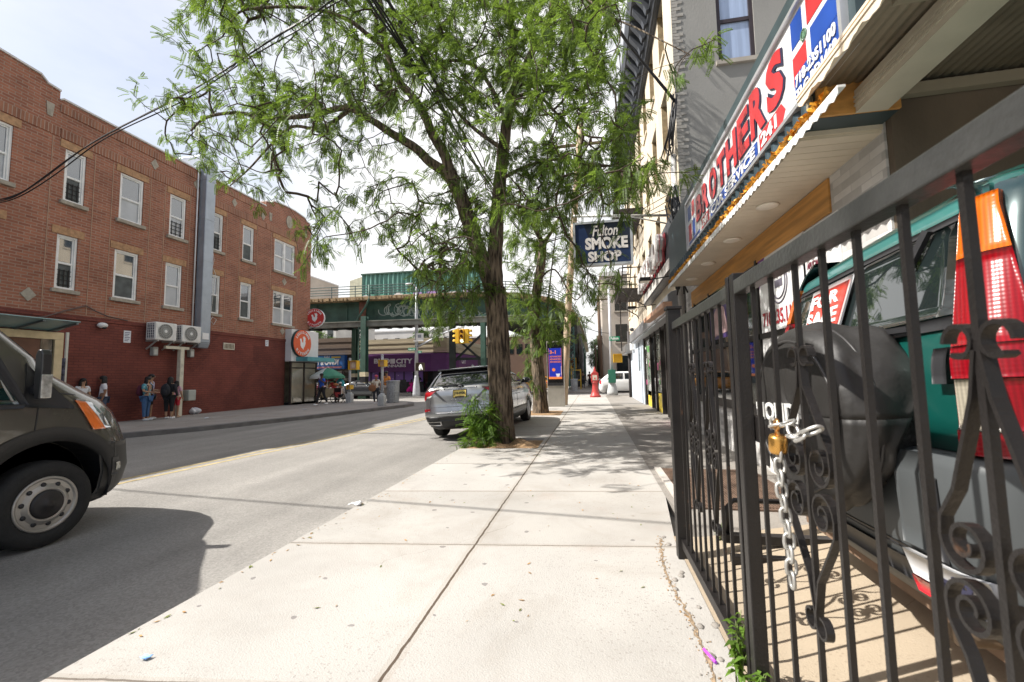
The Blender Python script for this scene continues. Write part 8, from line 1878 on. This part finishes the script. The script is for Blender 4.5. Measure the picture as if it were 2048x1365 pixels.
tag(MB().tube([tuple(gz(1157,774)+Vector((0,0,0))),tuple(gz(1157,774)+Vector((0,0,6)))],[.28,.24],10).build('timber_pole',MATS['pole_wood']),'dark brown timber pole standing beside the railway columns','pole')
# food cart with umbrella
b=gz(652,806); fc=thing('food_cart','small food cart with pans and red goods parked on the sunny corner','food cart',(b.x,b.y,.13))
MB().bx(b.x-.55,b.x+.75,b.y-.1,b.y+.6,.45,.98).build('box',M('cart_tan',(.46,.36,.22),.6,var=.25,vs=4),fc,bevel=.02)
for dx in (-.45,.65):
    T=Matrix.Translation((b.x+dx,b.y-.14,.40))@Matrix.Rotation(R(90),4,'X'); mb=MB(); mb.tube([T@Vector((.27*math.cos(k*.3142),.27*math.sin(k*.3142),0)) for k in range(20)],.022,6,closed=True)
    for k in range(8): mb.bar(T@Vector((0,0,0)),T@Vector((.27*math.cos(k*.785),.27*math.sin(k*.785),0)),.012,.012)
    mb.build('wheel',rubber,fc)
mb=MB(); random.seed(61)
for k in range(16): mb.ell((b.x-.4+rng(0,1.1),b.y+rng(-.05,.5),1.02+rng(0,.28)),(rng(.06,.14),rng(.06,.14),rng(.06,.13)),k%3,10,6)
mb.build('goods',[M('goods_red',(.55,.05,.05),.5),M('goods_orange',(.6,.25,.12),.5),M('goods_cream',(.6,.52,.4),.5)],fc)
rc=thing('red_cooler','red plastic bag of goods hanging on the near end of the food cart','bag',(b.x+.9,b.y,.5)); MB().ell((b.x+.85,b.y-.15,.78),(.24,.18,.34)).build('bag_body',M('bag_red',(.6,.08,.08),.5,var=.3,vs=9,bump=.6,bs=12),rc)
um=thing('umbrella','white and green umbrella shading the food cart','umbrella',(b.x-.05,b.y+.2,.13))
MB().cyl((b.x-.05,b.y+.2,.13),(b.x-.05,b.y+.2,2.22),.025,8).build('pole',steel,um)
ca=MB(); n=8; ap=Vector((b.x-.05,b.y+.2,2.25))
for k in range(n):
    A=2*math.pi*k/n+.2; B=2*math.pi*(k+1)/n+.2; mi=1 if k in (6,7,0) else 0
    def pt(a,f): return ap+Vector((1.0*f*math.cos(a),1.0*f*math.sin(a),-.5*f**1.5))
    for j in range(5):
        f0=j/5; f1=(j+1)/5
        ca.add([pt(A,f0),pt(A,f1),pt((A+B)/2,f1)*1.0-Vector((0,0,.03*f1)),pt((A+B)/2,f0)-Vector((0,0,.03*f0))],[(0,1,2,3)],mi); ca.add([pt((A+B)/2,f0)-Vector((0,0,.03*f0)),pt((A+B)/2,f1)-Vector((0,0,.03*f1)),pt(B,f1),pt(B,f0)],[(0,1,2,3)],mi)
    e0=pt(A,1);e1=pt(B,1); m_=pt((A+B)/2,1)-Vector((0,0,.03)); d=Vector((0,0,-.14)); ca.add([e0,e0+d,m_+d,m_],[(0,1,2,3)],mi); ca.add([m_,m_+d,e1+d,e1],[(0,1,2,3)],mi)
ca.build('canopy',[M('umb_white',(.72,.72,.68),.7,var=.04),M('umb_green',(.06,.24,.15),.7,var=.06)],um,solid=.006)
tq=tag(MB().ell((b.x+.62,b.y+.5,1.25),(.28,.2,.34),0,14,10).build('sack',M('teal_sack',(.03,.30,.36),.6,bump=.5,bs=10)),'teal blue sack hanging under the umbrella of the food cart','bag')
fs_=thing('folding_stool','black folding chair under the seated person by the food cart','chair',(SEAT[0],SEAT[1],.13))
mb=MB()
sx,sy=SEAT
for dx in (-.2,.2): mb.bar((sx+dx,sy-.2,.13),(sx+dx,sy+.2,.58),.03,.03).bar((sx+dx,sy+.2,.13),(sx+dx,sy-.2,.58),.03,.03)
mb.bar((sx-.2,sy,.60),(sx+.2,sy,.60),.4,.03); mb.build('folding_frame',black_metal,fs_); MB().bar((sx+.2,sy-.28,.9),(sx-.2,sy-.28,.9),.03,.25).bar((sx+.2,sy-.26,.55),(sx+.2,sy-.28,1.0),.03,.03).bar((sx-.2,sy-.26,.55),(sx-.2,sy-.28,1.0),.03,.03).build('backrest',black_metal,fs_)
st_=thing('plastic_crate','dark crate under the person in the magenta dress','crate',(pm.x,pm.y,.13)); MB().bx(pm.x-.25,pm.x+.25,pm.y-.2,pm.y+.25,.13,.52).build('crate_body',black_plastic,st_,bevel=.02); 
mb=MB()
for k in range(5): mb.bx(pm.x-.26,pm.x+.26,pm.y-.21,pm.y-.2,.17+k*.07,.19+k*.07)
mb.build('crate_rib',M('crate_grey',(.06,.06,.065),.5),st_)
lean=thing('folded_ladder','dark folding sign board leaning beside the purple windows','board',(pm.x-1.1,40,.13)); a=gy(810,784,39.4); bq=gy(806,760,39.8); mb=MB(); mb.bar(a,bq,.6,.05); mb.build('board',M('board_dark',(.06,.06,.06),.6,var=.3),lean); MB().bar(a+Vector((0,.3,0)),bq,.05,.05).build('prop_leg',black_metal,lean)
# white bag on the pavement by the wall
b=gz(385,829); random.seed(77); mb=MB(); mb.grid(lambda u,v:(b.x+.34*math.cos(u*6.2832)*math.sin(v*3.1416)*(1+.18*math.sin(u*25)),b.y+.22*math.sin(u*6.2832)*math.sin(v*3.1416),.13+.16*(1-math.cos(v*3.1416))*.9+.02*math.sin(u*40)),30,10); tag(mb.build('plastic_bag',M('bag_white',(.75,.75,.78),.35,bump=.8,bs=18)),'white plastic bag lying on the pavement against the red wall','bag')
for u,v,col,lab,s in ((415,838,(.7,.7,.7),'white paper scrap on the far pavement under the duct',.10),(610,820,(.65,.65,.65),'pale paper scrap on the far pavement near the restaurant',.09)): litter(lab,u,v,.13,col,s=s)
# overhead cables
def cable(pts,r,label,n=1,gap=.05,sag=0.,name='overhead_cable'):
    mb=MB(); P=[Vector(p) for p in pts]
    C_=catmull(P,8) if len(P)>2 else [P[0].lerp(P[1],k/24)-Vector((0,0,sag*math.sin(math.pi*k/24))) for k in range(25)]
    for k in range(n): off=Vector((.3*gap*math.sin(k*2.1),gap*math.cos(k*1.7),gap*math.sin(k*2.6))); mb.tube([c+off*(1+.4*math.sin(i*.6+k)) for i,c in enumerate(C_)],r,6)
    return tag(mb.build(name,black_plastic),label,'cable')
cable([gx(-30,405,XB+.1),gx(0,392,XB+.1)+Vector((.9,.0,0)),gy(180,291,9.6),gy(370,191,8.8),gy(560,73,8.0),gy(660,8,7.6),gy(760,-60,7.2)],.016,'bundle of black cables slung from the brick building across the street',4,.07)
cable([gy(700,-60,5.2),gy(745,0,6.0),gy(815,110,7.4),gy(880,210,9.3),gy(935,305,12.0),gy(975,365,14.5),gy(1060,480,19),gy(1140,470,21)],.018,'pair of thick black cables running along the street through the big tree',3,.07)
cable([gy(740,-50,5.4),gy(775,0,6.0),gy(840,110,7.4),gy(893,205,9.2),gy(945,300,12.0),gy(990,375,15),gy(1070,470,19.5),gy(1142,440,21)],.026,'thickest black cable running along the street beside the paired cables',1)
cable([gy(1195,-40,7.4),gy(1222,30,8.6),gy(1262,95,10),gx(1350,203,XF-.12)],.020,'thick black service cable dropping to the corner of the tenement',2,.03)
for k,(u,v,Y,u2,v2) in enumerate(((1148,470,21,1345,395),(1150,455,21,1350,380),(1150,440,21,1352,410))):
    cable([gy(u,v,Y),gx(u2,v2,XF-.1)],.012,('thin wire from the timber pole to the tenement, lowest of three','thin wire from the timber pole to the tenement, middle of three','thin wire from the timber pole to the tenement, topmost of three')[k],1,.05,.35)
cable([gy(1170,655,30),gy(1222,667,30.4)],.02,'pale cable from the railway railing to the signal pole',1,.05,.1)
# slim poles far down the street
for k,(u,v,vt,Y,lab) in enumerate(((1193,770,690,62,'thin dark pole far down the street, first from the railway'),(1199,770,672,56,'thin dark pole far down the street, closer to the beige building'))):
    b=gy(u,v,Y); tag(MB().tube([(b.x,Y,.0),(b.x,Y,gy(u,vt,Y).z)],[.13,.09],8).build('distant_pole',MATS['pole_wood']),lab,'pole')
bk=gz(1192,778); 
yc_=thing('yellow_frame','yellow painted steel frame standing by the railway column across the crossing','barrier',gz(1152,779)); q=gz(1152,779); mb=MB(); mb.bar(q+Vector((-.4,0,0)),q+Vector((-.4,0,2.6)),.12,.12).bar(q+Vector((.5,0,0)),q+Vector((.5,0,2.0)),.12,.12).bar(q+Vector((-.4,0,1.9)),q+Vector((.5,0,1.9)),.1,.12).bar(q+Vector((-.4,0,.9)),q+Vector((.5,0,.9)),.1,.12); mb.build('frame_bars',M('yellow_paint',(.62,.40,.05),.5,dirt=.3),yc_)
for k,(x,y,c) in enumerate(((-1.0,44,(.05,.05,.06)),(-.4,50,(.3,.1,.08)))):
    person(('person in dark clothes walking far along the street by the railway columns','person in dull red far down the street')[k],(x,y,.13),R(180 if k else 0),1.75,'b',c,(.03,.03,.05),step=.15)

cable([(XB,4.1,7.6),(-13.1,3.5,7.4),(-5.8,2.72,7.3),(-.2,2.15,7.45),(4.2,1.75,7.7)],.022,'thin cable strung high across the road just ahead of the camera',1)
# ================================================================ light, sky, camera
EL,AZS=R(47.5),R(15)
sd=Vector((-math.cos(AZS)*math.cos(EL),-math.sin(AZS)*math.cos(EL),math.sin(EL)))
L_=bpy.data.lights.new('sun','SUN'); L_.energy=4.3; L_.angle=R(.55); L_.color=(1,.962,.905)
so_=bpy.data.objects.new('sun',L_); COL.objects.link(so_); so_.rotation_euler=sd.to_track_quat('Z','Y').to_euler()
w=bpy.data.worlds.new('World'); sc.world=w; w.use_nodes=True; nt=w.node_tree; L=nt.links.new; bg=nt.nodes['Background']
sk=nt.nodes.new('ShaderNodeTexSky'); sk.sky_type='NISHITA'; sk.sun_disc=False; sk.sun_elevation=EL; sk.sun_rotation=math.atan2(sd.x,sd.y); sk.air_density=1.; sk.dust_density=3.0; sk.ozone_density=1.; sk.altitude=20
tc=nt.nodes.new('ShaderNodeTexCoord'); mp=nt.nodes.new('ShaderNodeMapping'); mp.inputs['Scale'].default_value=(1.6,1.6,4.5); mp.inputs['Location'].default_value=(3.1,.4,0); L(tc.outputs['Generated'],mp.inputs['Vector'])
n=nt.nodes.new('ShaderNodeTexNoise'); n.inputs['Scale'].default_value=1.3; n.inputs['Detail'].default_value=9; n.inputs['Roughness'].default_value=.58; L(mp.outputs['Vector'],n.inputs['Vector'])
rp=nt.nodes.new('ShaderNodeValToRGB'); rp.color_ramp.elements[0].position=.30; rp.color_ramp.elements[1].position=.52; rp.color_ramp.elements[0].color=(.42,.42,.42,1); L(n.outputs['Fac'],rp.inputs['Fac'])
mx=nt.nodes.new('ShaderNodeMix'); mx.data_type='RGBA'; mx.inputs['B'].default_value=(7.6,7.5,7.35,1); 
ml=nt.nodes.new('ShaderNodeMath'); ml.operation='MULTIPLY'; ml.inputs[1].default_value=.93; L(rp.outputs['Color'],ml.inputs[0])
# the bright cloud bank stands over the far end of the street; the rest of the sky is clearer
sx=nt.nodes.new('ShaderNodeSeparateXYZ'); L(tc.outputs['Generated'],sx.inputs[0]); mr=nt.nodes.new('ShaderNodeMapRange'); mr.interpolation_type='SMOOTHSTEP'; mr.inputs['From Min'].default_value=-.15; mr.inputs['From Max'].default_value=.55; mr.inputs['To Min'].default_value=.26; dt=nt.nodes.new('ShaderNodeVectorMath'); dt.operation='DOT_PRODUCT'; dt.inputs[1].default_value=(.5,.85,-.15); L(tc.outputs['Generated'],dt.inputs[0]); L(dt.outputs['Value'],mr.inputs['Value'])
m2=nt.nodes.new('ShaderNodeMath'); m2.operation='MULTIPLY'; L(ml.outputs[0],m2.inputs[0]); L(mr.outputs['Result'],m2.inputs[1]); L(m2.outputs[0],mx.inputs['Factor']); L(sk.outputs['Color'],mx.inputs['A']); L(mx.outputs['Result'],bg.inputs['Color']); bg.inputs['Strength'].default_value=.09
cam=bpy.data.cameras.new('camera'); co=bpy.data.objects.new('camera',cam); COL.objects.link(co)
cam.sensor_width=36; cam.lens=FPX/2048*36; cam.clip_start=.05; cam.clip_end=2000
m3=Matrix((CRIGHT,CUP,-CFWD)).transposed(); co.matrix_world=Matrix.Translation((0,0,EYE))@m3.to_4x4()
cam.dof.use_dof=True; cam.dof.focus_distance=9.0; cam.dof.aperture_fstop=4.0
sc.camera=co
sc.view_settings.view_transform='Standard'; sc.view_settings.look='None'; sc.view_settings.gamma=1; sc.view_settings.exposure=.98
sc.cycles.max_bounces=6; sc.cycles.transparent_max_bounces=8; sc.cycles.use_denoising=True
